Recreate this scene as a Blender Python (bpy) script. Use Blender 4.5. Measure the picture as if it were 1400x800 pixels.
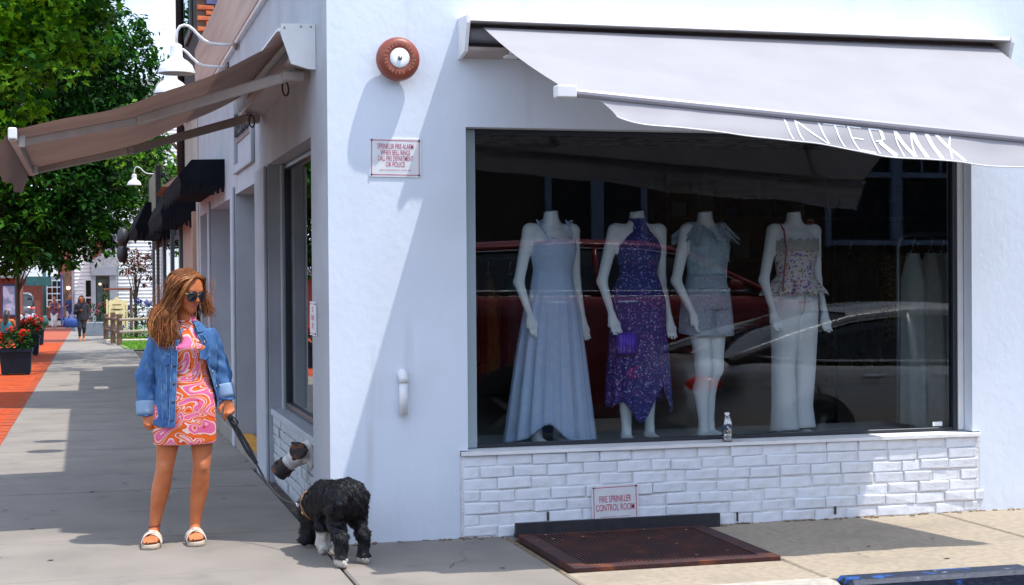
import bpy, bmesh, math, random
import numpy as np
from mathutils import Vector, Matrix

for _o in list(bpy.data.objects):
    bpy.data.objects.remove(_o)
SC = bpy.context.scene
COL = SC.collection
R = math.radians

# ------------------------------------------------------------------ camera
cam_d = bpy.data.cameras.new("camera")
cam_d.sensor_width = 36.0
cam_d.lens = 36.0 * 2118.7 / 1400.0
cam_d.clip_start = 0.1
cam_d.clip_end = 1500.0
cam = bpy.data.objects.new("camera", cam_d)
COL.objects.link(cam)
yaw, pitch, roll = 0.266344, -0.010193, -0.007414
fw = Vector((math.sin(yaw) * math.cos(pitch), math.cos(yaw) * math.cos(pitch), math.sin(pitch)))
rt = Vector((math.cos(yaw), -math.sin(yaw), 0))
up = rt.cross(fw)
r2 = rt * math.cos(roll) + up * math.sin(roll)
u2 = -rt * math.sin(roll) + up * math.cos(roll)
cm = Matrix((r2, u2, -fw)).transposed().to_4x4()
cm.translation = Vector((-1.33886, -8.9373, 1.55))
cam.matrix_world = cm
SC.camera = cam

# ------------------------------------------------------------------ sky, sun, exposure
SUN_TO = Vector((0.344, -0.215, 1.0)).normalized()          # direction towards the sun
elev = math.asin(SUN_TO.z)
world = bpy.data.worlds.new("World")
SC.world = world
world.use_nodes = True
wn = world.node_tree
wn.nodes.clear()
sky = wn.nodes.new("ShaderNodeTexSky")
sky.sky_type = 'NISHITA'
sky.sun_disc = False
sky.sun_elevation = elev
sky.sun_rotation = math.atan2(SUN_TO.x, SUN_TO.y)
sky.air_density = 1.0
sky.dust_density = 1.6
sky.ozone_density = 1.0
bgn = wn.nodes.new("ShaderNodeBackground")
bgn.inputs[1].default_value = 0.15
wo = wn.nodes.new("ShaderNodeOutputWorld")
# scattered bright summer cloud over the whole sky
wtc = wn.nodes.new("ShaderNodeTexCoord")
wnz = wn.nodes.new("ShaderNodeTexNoise")
wnz.inputs["Scale"].default_value = 2.6
wnz.inputs["Detail"].default_value = 7.0
wnz.inputs["Roughness"].default_value = 0.55
wmr = wn.nodes.new("ShaderNodeMapRange")
wmr.inputs[1].default_value, wmr.inputs[2].default_value = 0.40, 0.58
wmx = wn.nodes.new("ShaderNodeMix")
wmx.data_type = 'RGBA'
wmx.inputs[7].default_value = (8.2, 9.5, 12.0, 1)
wn.links.new(wtc.outputs["Generated"], wnz.inputs["Vector"])
wn.links.new(wnz.outputs[0], wmr.inputs[0])
wn.links.new(wmr.outputs[0], wmx.inputs[0])
wn.links.new(sky.outputs[0], wmx.inputs[6])
wn.links.new(wmx.outputs[2], bgn.inputs[0])
wn.links.new(bgn.outputs[0], wo.inputs[0])

sun_d = bpy.data.lights.new("sun", 'SUN')
sun_d.energy = 3.7
sun_d.angle = R(0.53)
sun_d.color = (1.0, 0.955, 0.88)
sun = bpy.data.objects.new("sun", sun_d)
COL.objects.link(sun)
sun.rotation_euler = (-SUN_TO).to_track_quat('-Z', 'Y').to_euler()
sun.location = (4, -6, 20)

SC.view_settings.view_transform = 'Standard'
SC.view_settings.look = 'None'
SC.view_settings.gamma = 1.0
SC.view_settings.exposure = 0.50
SC.view_settings.use_curve_mapping = False
SC.render.film_transparent = False
try:
    SC.cycles.use_denoising = True
    SC.cycles.max_bounces = 10
    SC.cycles.transparent_max_bounces = 16
    SC.cycles.sample_clamp_indirect = 6.0
    SC.cycles.caustics_reflective = False
    SC.cycles.caustics_refractive = False
except Exception:
    pass

# ------------------------------------------------------------------ helpers: materials
MATS = {}

def mat(name, col, rough=0.6, col2=None, nscale=6.0, ndet=4.0, ramp=(0.35, 0.65), bump=0.0, bscale=60.0, metal=0.0,
        spec=0.5, stretch=(1, 1, 1), col3=None, n3=1.2, r3=(0.55, 0.7), trans=0.0, sheen=0.0, bdist=0.01, emit=None, streak=None):
    m = bpy.data.materials.new(name)
    m.use_nodes = True
    nt = m.node_tree
    b = nt.nodes["Principled BSDF"]
    b.inputs["Base Color"].default_value = (*col, 1)
    b.inputs["Roughness"].default_value = rough
    b.inputs["Metallic"].default_value = metal
    b.inputs["Specular IOR Level"].default_value = spec
    if sheen:
        b.inputs["Sheen Weight"].default_value = sheen
    tc = nt.nodes.new("ShaderNodeTexCoord")
    mp = nt.nodes.new("ShaderNodeMapping")
    mp.inputs["Scale"].default_value = stretch
    nt.links.new(tc.outputs["Object"], mp.inputs["Vector"])
    last = None

    def layer(prev, prevcol, c, scale, rr, det):
        n = nt.nodes.new("ShaderNodeTexNoise")
        n.inputs["Scale"].default_value = scale
        n.inputs["Detail"].default_value = det
        nt.links.new(mp.outputs[0], n.inputs["Vector"])
        mr = nt.nodes.new("ShaderNodeMapRange")
        mr.inputs[1].default_value, mr.inputs[2].default_value = rr
        nt.links.new(n.outputs[0], mr.inputs[0])
        mx = nt.nodes.new("ShaderNodeMix")
        mx.data_type = 'RGBA'
        nt.links.new(mr.outputs[0], mx.inputs[0])
        if prev is None:
            mx.inputs[6].default_value = (*prevcol, 1)
        else:
            nt.links.new(prev, mx.inputs[6])
        mx.inputs[7].default_value = (*c, 1)
        return mx.outputs[2]
    if col2 is not None:
        last = layer(None, col, col2, nscale, ramp, ndet)
    if col3 is not None:
        last = layer(last, col, col3, n3, r3, 6.0)
    if streak is not None:
        n = nt.nodes.new("ShaderNodeTexNoise"); n.inputs["Scale"].default_value = 1.0; n.inputs["Detail"].default_value = 6.0
        m2 = nt.nodes.new("ShaderNodeMapping"); m2.inputs["Scale"].default_value = streak[1]
        nt.links.new(tc.outputs["Object"], m2.inputs["Vector"]); nt.links.new(m2.outputs[0], n.inputs["Vector"])
        mr = nt.nodes.new("ShaderNodeMapRange"); mr.inputs[1].default_value, mr.inputs[2].default_value = streak[2]
        nt.links.new(n.outputs[0], mr.inputs[0])
        mx = nt.nodes.new("ShaderNodeMix"); mx.data_type = 'RGBA'
        nt.links.new(mr.outputs[0], mx.inputs[0])
        if last is not None: nt.links.new(last, mx.inputs[6])
        else: mx.inputs[6].default_value = (*col, 1)
        mx.inputs[7].default_value = (*streak[0], 1)
        last = mx.outputs[2]
    if last is not None:
        nt.links.new(last, b.inputs["Base Color"])
    if bump:
        n = nt.nodes.new("ShaderNodeTexNoise")
        n.inputs["Scale"].default_value = bscale
        n.inputs["Detail"].default_value = 5.0
        nt.links.new(mp.outputs[0], n.inputs["Vector"])
        bp = nt.nodes.new("ShaderNodeBump")
        bp.inputs["Strength"].default_value = bump
        bp.inputs["Distance"].default_value = bdist
        nt.links.new(n.outputs[0], bp.inputs["Height"])
        nt.links.new(bp.outputs[0], b.inputs["Normal"])
    if trans:
        tr = nt.nodes.new("ShaderNodeBsdfTranslucent")
        tr.inputs[0].default_value = (*col, 1)
        if last is not None:
            nt.links.new(last, tr.inputs[0])
        ms = nt.nodes.new("ShaderNodeMixShader")
        ms.inputs[0].default_value = trans
        out = nt.nodes["Material Output"]
        nt.links.new(b.outputs[0], ms.inputs[1])
        nt.links.new(tr.outputs[0], ms.inputs[2])
        nt.links.new(ms.outputs[0], out.inputs[0])
    if emit:
        b.inputs["Emission Color"].default_value = (*emit[0], 1)
        b.inputs["Emission Strength"].default_value = emit[1]
    MATS[name] = m
    return m

def glass_mat(name, tint, refl, rough=0.0, ior=1.5):
    m = bpy.data.materials.new(name)
    m.use_nodes = True
    nt = m.node_tree
    nt.nodes.clear()
    tr = nt.nodes.new("ShaderNodeBsdfTransparent")
    tr.inputs[0].default_value = (*tint, 1)
    gl = nt.nodes.new("ShaderNodeBsdfGlossy")
    gl.inputs["Roughness"].default_value = rough
    gl.inputs[0].default_value = (1, 1, 1, 1)
    fr = nt.nodes.new("ShaderNodeFresnel")
    fr.inputs[0].default_value = ior
    mm = nt.nodes.new("ShaderNodeMath")
    mm.operation = 'MULTIPLY_ADD'
    mm.use_clamp = True
    mm.inputs[1].default_value = 1.0
    mm.inputs[2].default_value = refl
    nt.links.new(fr.outputs[0], mm.inputs[0])
    mx = nt.nodes.new("ShaderNodeMixShader")
    nt.links.new(mm.outputs[0], mx.inputs[0])
    nt.links.new(tr.outputs[0], mx.inputs[1])
    nt.links.new(gl.outputs[0], mx.inputs[2])
    out = nt.nodes.new("ShaderNodeOutputMaterial")
    nt.links.new(mx.outputs[0], out.inputs[0])
    MATS[name] = m
    return m

# ------------------------------------------------------------------ helpers: geometry
class MB:
    """collects shapes into one mesh"""
    def __init__(s):
        s.v, s.f, s.m, s.sm = [], [], [], []
        s.cm, s.smooth = 0, False

    def add(s, vs, fs):
        o = len(s.v)
        s.v.extend([tuple(v) for v in vs])
        for f in fs:
            s.f.append(tuple(i + o for i in f))
            s.m.append(s.cm)
            s.sm.append(s.smooth)
        return s

    def box(s, x0, x1, y0, y1, z0, z1):
        vs = [(x0, y0, z0), (x1, y0, z0), (x1, y1, z0), (x0, y1, z0), (x0, y0, z1), (x1, y0, z1), (x1, y1, z1), (x0, y1, z1)]
        return s.add(vs, [(0, 3, 2, 1), (4, 5, 6, 7), (0, 1, 5, 4), (1, 2, 6, 5), (2, 3, 7, 6), (3, 0, 4, 7)])

    def bbox(s, x0, x1, y0, y1, z0, z1, b=0.01):
        """box with chamfered edges"""
        bm = bmesh.new()
        bmesh.ops.create_cube(bm, size=1.0)
        for v in bm.verts:
            v.co = Vector(((x0 + x1) / 2 + v.co.x * (x1 - x0), (y0 + y1) / 2 + v.co.y * (y1 - y0), (z0 + z1) / 2 + v.co.z * (z1 - z0)))
        bmesh.ops.bevel(bm, geom=list(bm.edges), offset=b, segments=1, profile=0.5, affect='EDGES')
        bm.verts.index_update()
        s.add([v.co[:] for v in bm.verts], [tuple(v.index for v in f.verts) for f in bm.faces])
        bm.free()
        return s

    def quad(s, a, b, c, d):
        return s.add([a, b, c, d], [(0, 1, 2, 3)])

    def prism(s, pts, axis, a, b):
        """pts: 2-D outline; axis: which axis is extruded from a to b"""
        def P(p, t):
            if axis == 'x': return (t, p[0], p[1])
            if axis == 'y': return (p[0], t, p[1])
            return (p[0], p[1], t)
        n = len(pts)
        vs = [P(p, a) for p in pts] + [P(p, b) for p in pts]
        fs = [tuple(range(n))[::-1], tuple(range(n, 2 * n))] + [(i, (i + 1) % n, n + (i + 1) % n, n + i) for i in range(n)]
        return s.add(vs, fs)

    def loft(s, rings, caps=True, closed=True):
        n = len(rings[0])
        vs = [p for r in rings for p in r]
        fs = []
        for i in range(len(rings) - 1):
            for j in range(n if closed else n - 1):
                k = (j + 1) % n
                fs.append((i * n + j, i * n + k, (i + 1) * n + k, (i + 1) * n + j))
        if caps and closed:
            fs.append(tuple(range(n))[::-1])
            fs.append(tuple(range((len(rings) - 1) * n, len(rings) * n)))
        return s.add(vs, fs)

    def tube(s, pts, rad, n=8, caps=True, flat=None):
        """tube along pts; rad number or list; flat=(axis vector, factor) squeezes the section"""
        pts = [Vector(p) for p in pts]
        if not isinstance(rad, (list, tuple)):
            rad = [rad] * len(pts)
        rings = []
        prev = None
        for i, p in enumerate(pts):
            t = (pts[min(i + 1, len(pts) - 1)] - pts[max(i - 1, 0)])
            if t.length < 1e-9: t = Vector((0, 0, 1))
            t.normalize()
            if prev is None:
                h = Vector((0, 0, 1)) if abs(t.z) < 0.9 else Vector((1, 0, 0))
                if flat is not None: h = Vector(flat[0])
                a = (h - t * h.dot(t)).normalized()
            else:
                a = (prev - t * prev.dot(t))
                a = a.normalized() if a.length > 1e-6 else t.orthogonal().normalized()
            prev = a
            b = t.cross(a)
            fa = flat[1] if flat is not None else 1.0
            rings.append([p + (a * math.cos(q) * fa + b * math.sin(q)) * rad[i] for q in [2 * math.pi * k / n for k in range(n)]])
        return s.loft(rings, caps)

    def lathe(s, prof, c, axis='z', n=20, caps=True):
        rings = []
        for r, h in prof:
            ring = []
            for k in range(n):
                q = 2 * math.pi * k / n
                u, v = r * math.cos(q), r * math.sin(q)
                if axis == 'z': ring.append((c[0] + u, c[1] + v, c[2] + h))
                elif axis == 'y': ring.append((c[0] + u, c[1] + h, c[2] + v))
                else: ring.append((c[0] + h, c[1] + u, c[2] + v))
            rings.append(ring)
        return s.loft(rings, caps)

    def grid(s, fn, nu, nv):
        vs = [fn(i / nu, j / nv) for j in range(nv + 1) for i in range(nu + 1)]
        fs = [(j * (nu + 1) + i, j * (nu + 1) + i + 1, (j + 1) * (nu + 1) + i + 1, (j + 1) * (nu + 1) + i) for j in range(nv) for i in range(nu)]
        return s.add(vs, fs)

    def ball(s, c, r, n=10, sq=(1, 1, 1)):
        rings = []
        for i in range(1, n):
            t = math.pi * i / n
            rings.append([(c[0] + r * sq[0] * math.sin(t) * math.cos(2 * math.pi * k / (2 * n)), c[1] + r * sq[1] * math.sin(t) * math.sin(2 * math.pi * k / (2 * n)),
                           c[2] - r * sq[2] * math.cos(t)) for k in range(2 * n)])
        return s.loft(rings, True)

    def mesh(s, name, mats):
        me = bpy.data.meshes.new(name)
        me.from_pydata(s.v, [], s.f)
        if not isinstance(mats, (list, tuple)): mats = [mats]
        for m in mats: me.materials.append(m)
        me.polygons.foreach_set("material_index", s.m)
        me.polygons.foreach_set("use_smooth", s.sm)
        me.update()
        return me

    def build(s, name, mats, parent=None, kind=None, normals=True):
        me = s.mesh(name, mats)
        if normals:
            bm = bmesh.new(); bm.from_mesh(me)
            bmesh.ops.recalc_face_normals(bm, faces=bm.faces)
            bm.to_mesh(me); bm.free()
        return link(name, me, parent, kind)

def link(name, me, parent=None, kind=None):
    o = bpy.data.objects.new(name, me)
    COL.objects.link(o)
    if parent is not None:
        o.parent = parent
        o.matrix_parent_inverse = wmat(parent).inverted()
    if kind: o["kind"] = kind
    return o

def wmat(o):
    """world matrix without waiting for the dependency graph"""
    m = Matrix.LocRotScale(o.location, o.rotation_euler, o.scale)
    if o.parent is not None:
        return wmat(o.parent) @ o.matrix_parent_inverse @ m
    return m

def tag(o, label=None, cat=None, group=None, kind=None):
    if label: o["label"] = label
    if cat: o["category"] = cat
    if group: o["group"] = group
    if kind: o["kind"] = kind
    return o

def thing(name, label, cat, loc=(0, 0, 0), group=None):
    o = bpy.data.objects.new(name, None)
    o.empty_display_size = 0.1
    COL.objects.link(o)
    o.location = loc
    return tag(o, label, cat, group)

def struct(name, mb, m):
    return tag(mb.build(name, m), kind="structure")

def kids(o):
    return [c for c in bpy.data.objects if c.parent == o]

def copy_tree(o, parent=None):
    c = o.copy()
    COL.objects.link(c)
    if parent is not None: c.parent = parent
    for ch in kids(o):
        if ch is not c: copy_tree(ch, c)
    return c

def text_mesh(txt, size=0.1, sx=1.0, bold=0.0, depth=0.0, align='CENTER', space=1.0):
    """flat lettering in the x-z plane facing -y, centred at the origin: (verts, faces)"""
    cu = bpy.data.curves.new("lettering", 'FONT')
    cu.body = txt
    cu.size = size
    cu.align_x = align
    cu.align_y = 'CENTER'
    cu.offset = bold
    cu.extrude = depth
    cu.space_character = space
    cu.resolution_u = 3
    ob = bpy.data.objects.new("lettering", cu)
    COL.objects.link(ob)
    dg = bpy.context.evaluated_depsgraph_get()
    me = bpy.data.meshes.new_from_object(ob.evaluated_get(dg))
    vs = [(v.co.x * sx, -v.co.z, v.co.y) for v in me.vertices]
    fs = [tuple(p.vertices) for p in me.polygons]
    bpy.data.objects.remove(ob)
    bpy.data.curves.remove(cu)
    bpy.data.meshes.remove(me)
    return vs, fs

# ------------------------------------------------------------------ helpers: signed distance bodies -> one continuous mesh
def P_(a, b, ra, rb=None, k=0.03, sc=None, sub=False):
    """tapered capsule from a to b; sc = per-axis stretch of its section (sx, sy, sz)"""
    return (np.array(a, float), np.array(b, float), ra, ra if rb is None else rb, k, sc, sub)

def sdf_eval(prims, res, pad=0.03, disp=None, cuts=()):
    lo = np.array([1e9] * 3); hi = -lo
    for a, b, ra, rb, k, sc, sub in prims:
        if sub: continue
        s = np.array(sc if sc is not None else (1, 1, 1), float)
        r = max(ra, rb) * np.maximum(s, 1e-6)
        lo = np.minimum(lo, np.minimum(a, b) - r); hi = np.maximum(hi, np.maximum(a, b) + r)
    lo -= pad; hi += pad
    n = np.ceil((hi - lo) / res).astype(int) + 1
    ax = [lo[i] + res * np.arange(n[i]) for i in range(3)]
    F = np.full(n, 1.0, dtype=np.float32)
    for a, b, ra, rb, k, sc, sub in prims:
        s = np.array(sc if sc is not None else (1, 1, 1), float)
        r = max(ra, rb) * s + k + 2 * res
        l = np.minimum(a, b) - r; h = np.maximum(a, b) + r
        i0 = np.clip(((l - lo) / res).astype(int), 0, n - 1); i1 = np.clip(((h - lo) / res).astype(int) + 2, 1, n)
        if np.any(i1 <= i0): continue
        X, Y, Z = np.meshgrid(ax[0][i0[0]:i1[0]], ax[1][i0[1]:i1[1]], ax[2][i0[2]:i1[2]], indexing='ij')
        p = np.stack([X, Y, Z], -1)
        pa = (p - a) / s; ba = (b - a) / s
        L2 = ba @ ba
        t = np.clip((pa @ ba) / L2, 0, 1) if L2 > 1e-12 else np.zeros(X.shape)
        d = np.sqrt(((pa - t[..., None] * ba) ** 2).sum(-1)) - (ra + (rb - ra) * t)
        d = d * s.min() if sc is not None else d
        V = F[i0[0]:i1[0], i0[1]:i1[1], i0[2]:i1[2]]
        if sub:
            hh = np.clip(0.5 - 0.5 * (V + d) / k, 0, 1)
            V[...] = V * (1 - hh) + (-d) * hh + k * hh * (1 - hh)
        else:
            hh = np.clip(0.5 + 0.5 * (V - d) / k, 0, 1)
            V[...] = V * (1 - hh) + d * hh - k * hh * (1 - hh)
    X, Y, Z = np.meshgrid(*ax, indexing='ij')
    if disp is not None:
        F = F + disp(X, Y, Z).astype(np.float32)
    for c in cuts:
        F = np.maximum(F, c(X, Y, Z).astype(np.float32))
    return F, lo, (X, Y, Z)

def surface_nets(F, lo, res):
    inside = F < 0
    n = np.array(F.shape)
    c = n - 1
    corner = [(i, j, k) for i in (0, 1) for j in (0, 1) for k in (0, 1)]
    cnt = np.zeros(c, np.int8)
    for i, j, k in corner:
        cnt += inside[i:i + c[0], j:j + c[1], k:k + c[2]]
    act = (cnt > 0) & (cnt < 8)
    idx = -np.ones(c, np.int64)
    cells = np.argwhere(act)
    idx[act] = np.arange(len(cells))
    acc = np.zeros((len(cells), 3)); num = np.zeros(len(cells))
    ed = []
    for a in corner:
        for d in range(3):
            if a[d] == 0:
                b = list(a); b[d] = 1; ed.append((a, tuple(b)))
    for a, b in ed:
        fa = F[cells[:, 0] + a[0], cells[:, 1] + a[1], cells[:, 2] + a[2]].astype(float)
        fb = F[cells[:, 0] + b[0], cells[:, 1] + b[1], cells[:, 2] + b[2]].astype(float)
        m = (fa < 0) != (fb < 0)
        t = np.where(m, fa / np.where(m, fa - fb, 1), 0)
        pa = np.array(a, float); pb = np.array(b, float)
        acc += np.where(m[:, None], pa + t[:, None] * (pb - pa), 0); num += m
    V = lo + res * (cells + acc / num[:, None])
    faces = []
    for d in range(3):
        e, g = [(1, 2), (2, 0), (0, 1)][d]
        s0 = [slice(1, -1)] * 3; s0[d] = slice(0, -1)
        s1 = [slice(1, -1)] * 3; s1[d] = slice(1, None)
        A = inside[tuple(s0)]; B = inside[tuple(s1)]
        for flip, M in ((False, A & ~B), (True, ~A & B)):
            p = np.argwhere(M)
            if not len(p): continue
            off = np.ones(3, int); off[d] = 0
            p = p + off
            def ci(de, dg):
                q = p.copy(); q[:, e] += de; q[:, g] += dg
                return idx[q[:, 0], q[:, 1], q[:, 2]]
            q = np.stack([ci(-1, -1), ci(0, -1), ci(0, 0), ci(-1, 0)], 1)
            faces.append(q[:, ::-1] if flip else q)
    return V, np.concatenate(faces)

def sdf_mesh(name, prims, res, mats, disp=None, cuts=(), smooth_it=1, post=None, mat_fn=None):
    F, lo, _ = sdf_eval(prims, res, disp=disp, cuts=cuts)
    V, Q = surface_nets(F, lo, res)
    for _ in range(smooth_it):
        S = np.zeros_like(V); C = np.zeros(len(V))
        for i in range(4):
            a, b = Q[:, i], Q[:, (i + 1) % 4]
            np.add.at(S, a, V[b]); np.add.at(C, a, 1); np.add.at(S, b, V[a]); np.add.at(C, b, 1)
        V = V * 0.5 + 0.5 * S / np.maximum(C, 1)[:, None]
    if post is not None: V = post(V)
    me = bpy.data.meshes.new(name)
    me.vertices.add(len(V)); me.vertices.foreach_set("co", V.astype(np.float32).ravel())
    me.loops.add(Q.size); me.loops.foreach_set("vertex_index", Q.astype(np.int32).ravel())
    me.polygons.add(len(Q))
    me.polygons.foreach_set("loop_start", np.arange(0, Q.size, 4, dtype=np.int32))
    me.polygons.foreach_set("loop_total", np.full(len(Q), 4, dtype=np.int32))
    for m in (mats if isinstance(mats, (list, tuple)) else [mats]): me.materials.append(m)
    me.update(calc_edges=True)
    me.polygons.foreach_set("use_smooth", np.ones(len(Q), dtype=bool))
    if mat_fn is not None:
        cen = V[Q].mean(1)
        me.polygons.foreach_set("material_index", mat_fn(cen).astype(np.int32))
    me.validate()
    return me

def gz(y):
    """height of the sloping pavement along the side street"""
    return 0.0 if y < 3 else -(min(y, 75) - 3) * 0.0132

RND = random.Random(7)
# ------------------------------------------------------------------ materials
WHITE = mat("white_stucco", (0.68, 0.745, 0.85), 0.75, col2=(0.63, 0.695, 0.80), nscale=2.2, ndet=6, ramp=(0.42, 0.7), bump=0.3, bscale=20, bdist=0.008,
            col3=(0.64, 0.695, 0.78), n3=0.9, r3=(0.52, 0.60), streak=((0.56, 0.60, 0.66), (7, 7, 0.55), (0.60, 0.78)), stretch=(1, 1, 0.75))
WHITE2 = mat("white_paint", (0.80, 0.81, 0.83), 0.55, col2=(0.72, 0.73, 0.75), nscale=7, bump=0.25, bscale=40)
BRICKW = mat("painted_brick", (0.76, 0.80, 0.88), 0.62, col2=(0.66, 0.68, 0.71), nscale=14, ndet=6, ramp=(0.5, 0.75), bump=0.5, bscale=45, bdist=0.005,
             col3=(0.45, 0.40, 0.38), n3=11, r3=(0.72, 0.78))
BRICKS = mat("shade_toned_brick", (0.40, 0.425, 0.46), 0.65, col2=(0.33, 0.355, 0.39), nscale=14, ndet=6, ramp=(0.5, 0.75), bump=0.5, bscale=45, bdist=0.005)  # white bricks of the side wall, their shade put into a greyer tone
MORTW = mat("painted_mortar", (0.70, 0.715, 0.74), 0.75, col2=(0.58, 0.59, 0.60), nscale=16, bump=0.6, bscale=60, col3=(0.30, 0.27, 0.25), n3=5, r3=(0.70, 0.80))
SIDEW = mat("shade_toned_wall", (0.40, 0.425, 0.47), 0.7, col2=(0.34, 0.365, 0.41), nscale=2.5, bump=0.3, bscale=30)  # same white building, side street shade put into the wall colour
TANB = mat("tan_sign_band", (0.50, 0.36, 0.30), 0.65, col2=(0.40, 0.29, 0.25), nscale=3, stretch=(1, 0.15, 3), ramp=(0.4, 0.6))
ALU = mat("window_aluminium", (0.35, 0.45, 0.50), 0.4, metal=0.3)
DKFRAME = mat("dark_window_frame", (0.02, 0.025, 0.035), 0.35)
INTW = mat("interior_wall", (0.22, 0.21, 0.20), 0.8, col2=(0.17, 0.16, 0.15), nscale=2)
INTTAN = mat("interior_wood_shelf", (0.42, 0.22, 0.08), 0.6, col2=(0.28, 0.14, 0.05), nscale=3, stretch=(0.4, 1, 5))
INTFLOOR = mat("interior_floor", (0.52, 0.50, 0.47), 0.5, col2=(0.46, 0.44, 0.41), nscale=4)
INTCEIL = mat("interior_ceiling", (0.78, 0.78, 0.79), 0.8, col2=(0.13, 0.13, 0.14))
GLASS = glass_mat("shop_glass", (0.96, 0.985, 0.995), 0.0, 0.0, 1.39)
SGLASS = glass_mat("side_glass", (0.35, 0.50, 0.53), 0.13, 0.0)
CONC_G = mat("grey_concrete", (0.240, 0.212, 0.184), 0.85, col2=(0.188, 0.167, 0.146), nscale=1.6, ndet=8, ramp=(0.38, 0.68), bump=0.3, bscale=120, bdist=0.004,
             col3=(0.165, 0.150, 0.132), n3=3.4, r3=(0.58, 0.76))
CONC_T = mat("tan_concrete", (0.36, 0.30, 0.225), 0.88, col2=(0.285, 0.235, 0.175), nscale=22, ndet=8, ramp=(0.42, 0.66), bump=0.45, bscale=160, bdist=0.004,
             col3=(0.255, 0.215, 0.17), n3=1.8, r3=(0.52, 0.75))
CONC_D = mat("dark_joint", (0.05, 0.045, 0.04), 0.95, col2=(0.09, 0.075, 0.06), nscale=20)  # dark tone for slab joints, mortar gaps and cracks
ASPH = mat("asphalt", (0.115, 0.113, 0.110), 0.9, col2=(0.14, 0.137, 0.132), nscale=40, bump=0.3, bscale=200, col3=(0.04, 0.04, 0.042), n3=0.8)
PAVER = mat("red_paver", (0.46, 0.080, 0.026), 0.95, spec=0.1, col2=(0.42, 0.06, 0.016), nscale=9, ndet=5, ramp=(0.35, 0.7), bump=0.4, bscale=80, col3=(0.30, 0.09, 0.05), n3=0.9)
PAVJ = mat("paver_joint", (0.32, 0.06, 0.02), 0.95)
KERBW = mat("pale_kerb", (0.46, 0.43, 0.37), 0.85, col2=(0.36, 0.33, 0.28), nscale=15, bump=0.4, bscale=90)
KERBB = mat("chipped_blue_kerb_paint", (0.010, 0.018, 0.045), 0.6, col2=(0.012, 0.085, 0.32), nscale=9, ndet=10, ramp=(0.575, 0.61), bump=0.8, bscale=40,
            col3=(0.30, 0.34, 0.40), n3=13, r3=(0.66, 0.72), stretch=(0.6, 1, 1))
SOIL = mat("soil_edge", (0.16, 0.11, 0.07), 0.95, col2=(0.26, 0.19, 0.12), nscale=30, bump=0.8, bscale=60)
LAWN = mat("lawn_soil", (0.09, 0.16, 0.03), 0.95, col2=(0.13, 0.24, 0.04), nscale=3, col3=(0.20, 0.26, 0.06), n3=8)
BLACKM = mat("black_metal", (0.018, 0.02, 0.028), 0.5, col2=(0.03, 0.03, 0.035), nscale=20)
RUST = mat("rusty_steel", (0.048, 0.019, 0.020), 0.75, col2=(0.095, 0.028, 0.018), nscale=6, ndet=7, ramp=(0.46, 0.66), bump=0.4, bscale=60, metal=0.25,
           col3=(0.24, 0.07, 0.025), n3=3.0, r3=(0.62, 0.75))

# ------------------------------------------------------------------ ground, road, pavements
g = MB()
g.add([(-400, -300, -0.16), (400, -300, -0.16), (400, -1.88, -0.16), (-400, -1.88, -0.16)], [(0, 1, 2, 3)])
struct("street", g, ASPH)
ys = [-1.88, 3, 75, 600]
g = MB()
for a, b in zip(ys[:-1], ys[1:]):
    g.quad((-400, a, gz(a) - 0.13), (400, a, gz(a) - 0.13), (400, b, gz(b) - 0.13), (-400, b, gz(b) - 0.13))
struct("ground", g, mat("distant_ground", (0.12, 0.115, 0.10), 0.95, col2=(0.09, 0.09, 0.08), nscale=0.5))

walk = thing("sidewalk", None, None)
tag(walk, "grey concrete sidewalk slabs round the white corner shop", None, kind="structure")
def slab(x0, x1, y0, y1, m, dz=0.0):
    b = MB()
    ch, gap = 0.010, 0.0065
    x0 += gap; x1 -= gap; y0 += gap; y1 -= gap
    za, zb = gz(y0) + dz, gz(y1) + dz
    lo = -0.10
    b.add([(x0, y0, za + lo), (x1, y0, za + lo), (x1, y1, zb + lo), (x0, y1, zb + lo),
           (x0, y0, za - ch), (x1, y0, za - ch), (x1, y1, zb - ch), (x0, y1, zb - ch),
           (x0 + ch, y0 + ch, za), (x1 - ch, y0 + ch, za), (x1 - ch, y1 - ch, zb), (x0 + ch, y1 - ch, zb)],
          [(0, 1, 5, 4), (1, 2, 6, 5), (2, 3, 7, 6), (3, 0, 4, 7), (4, 5, 9, 8), (5, 6, 10, 9), (6, 7, 11, 10), (7, 4, 8, 11), (8, 9, 10, 11)])
    return b.build("slab", m, walk)
bed = MB()
for a, b in ((-1.72, 3), (3, 75)):
    bed.quad((-14, a, gz(a) - 0.03), (14, a, gz(a) - 0.03), (14, b, gz(b) - 0.03), (-14, b, gz(b) - 0.03))
bed.build("joint_bed", CONC_D, walk)
# side street slabs
yj = [-1.72, -0.62, 0.62, 1.72, 2.78, 3.9, 5.0, 6.1, 7.25, 8.4, 9.6, 10.8, 12, 13.2, 14.4, 15.6, 16.8, 18, 19.2, 20.4, 21.6, 22.8, 24, 26, 28, 30, 32, 34, 36, 38, 40, 43, 46, 50, 55, 60, 66, 75]
for a, b in zip(yj[:-1], yj[1:]):
    x0 = -2.2 if a > 5.5 else -2.75
    x1 = -0.05 if b < 4 else 0.5
    if a < -0.5 and a < 0 and b <= 0.62 and a >= -0.7:
        pass
    xr = {True: -0.05}.get(a < 3.9, 0.6)
    if a > 24: xr = -0.15
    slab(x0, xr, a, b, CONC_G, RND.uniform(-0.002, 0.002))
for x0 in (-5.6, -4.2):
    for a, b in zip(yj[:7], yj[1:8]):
        slab(x0, x0 + (1.4 if x0 < -5 else 1.45), a, b, CONC_G, RND.uniform(-0.002, 0.002))
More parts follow.
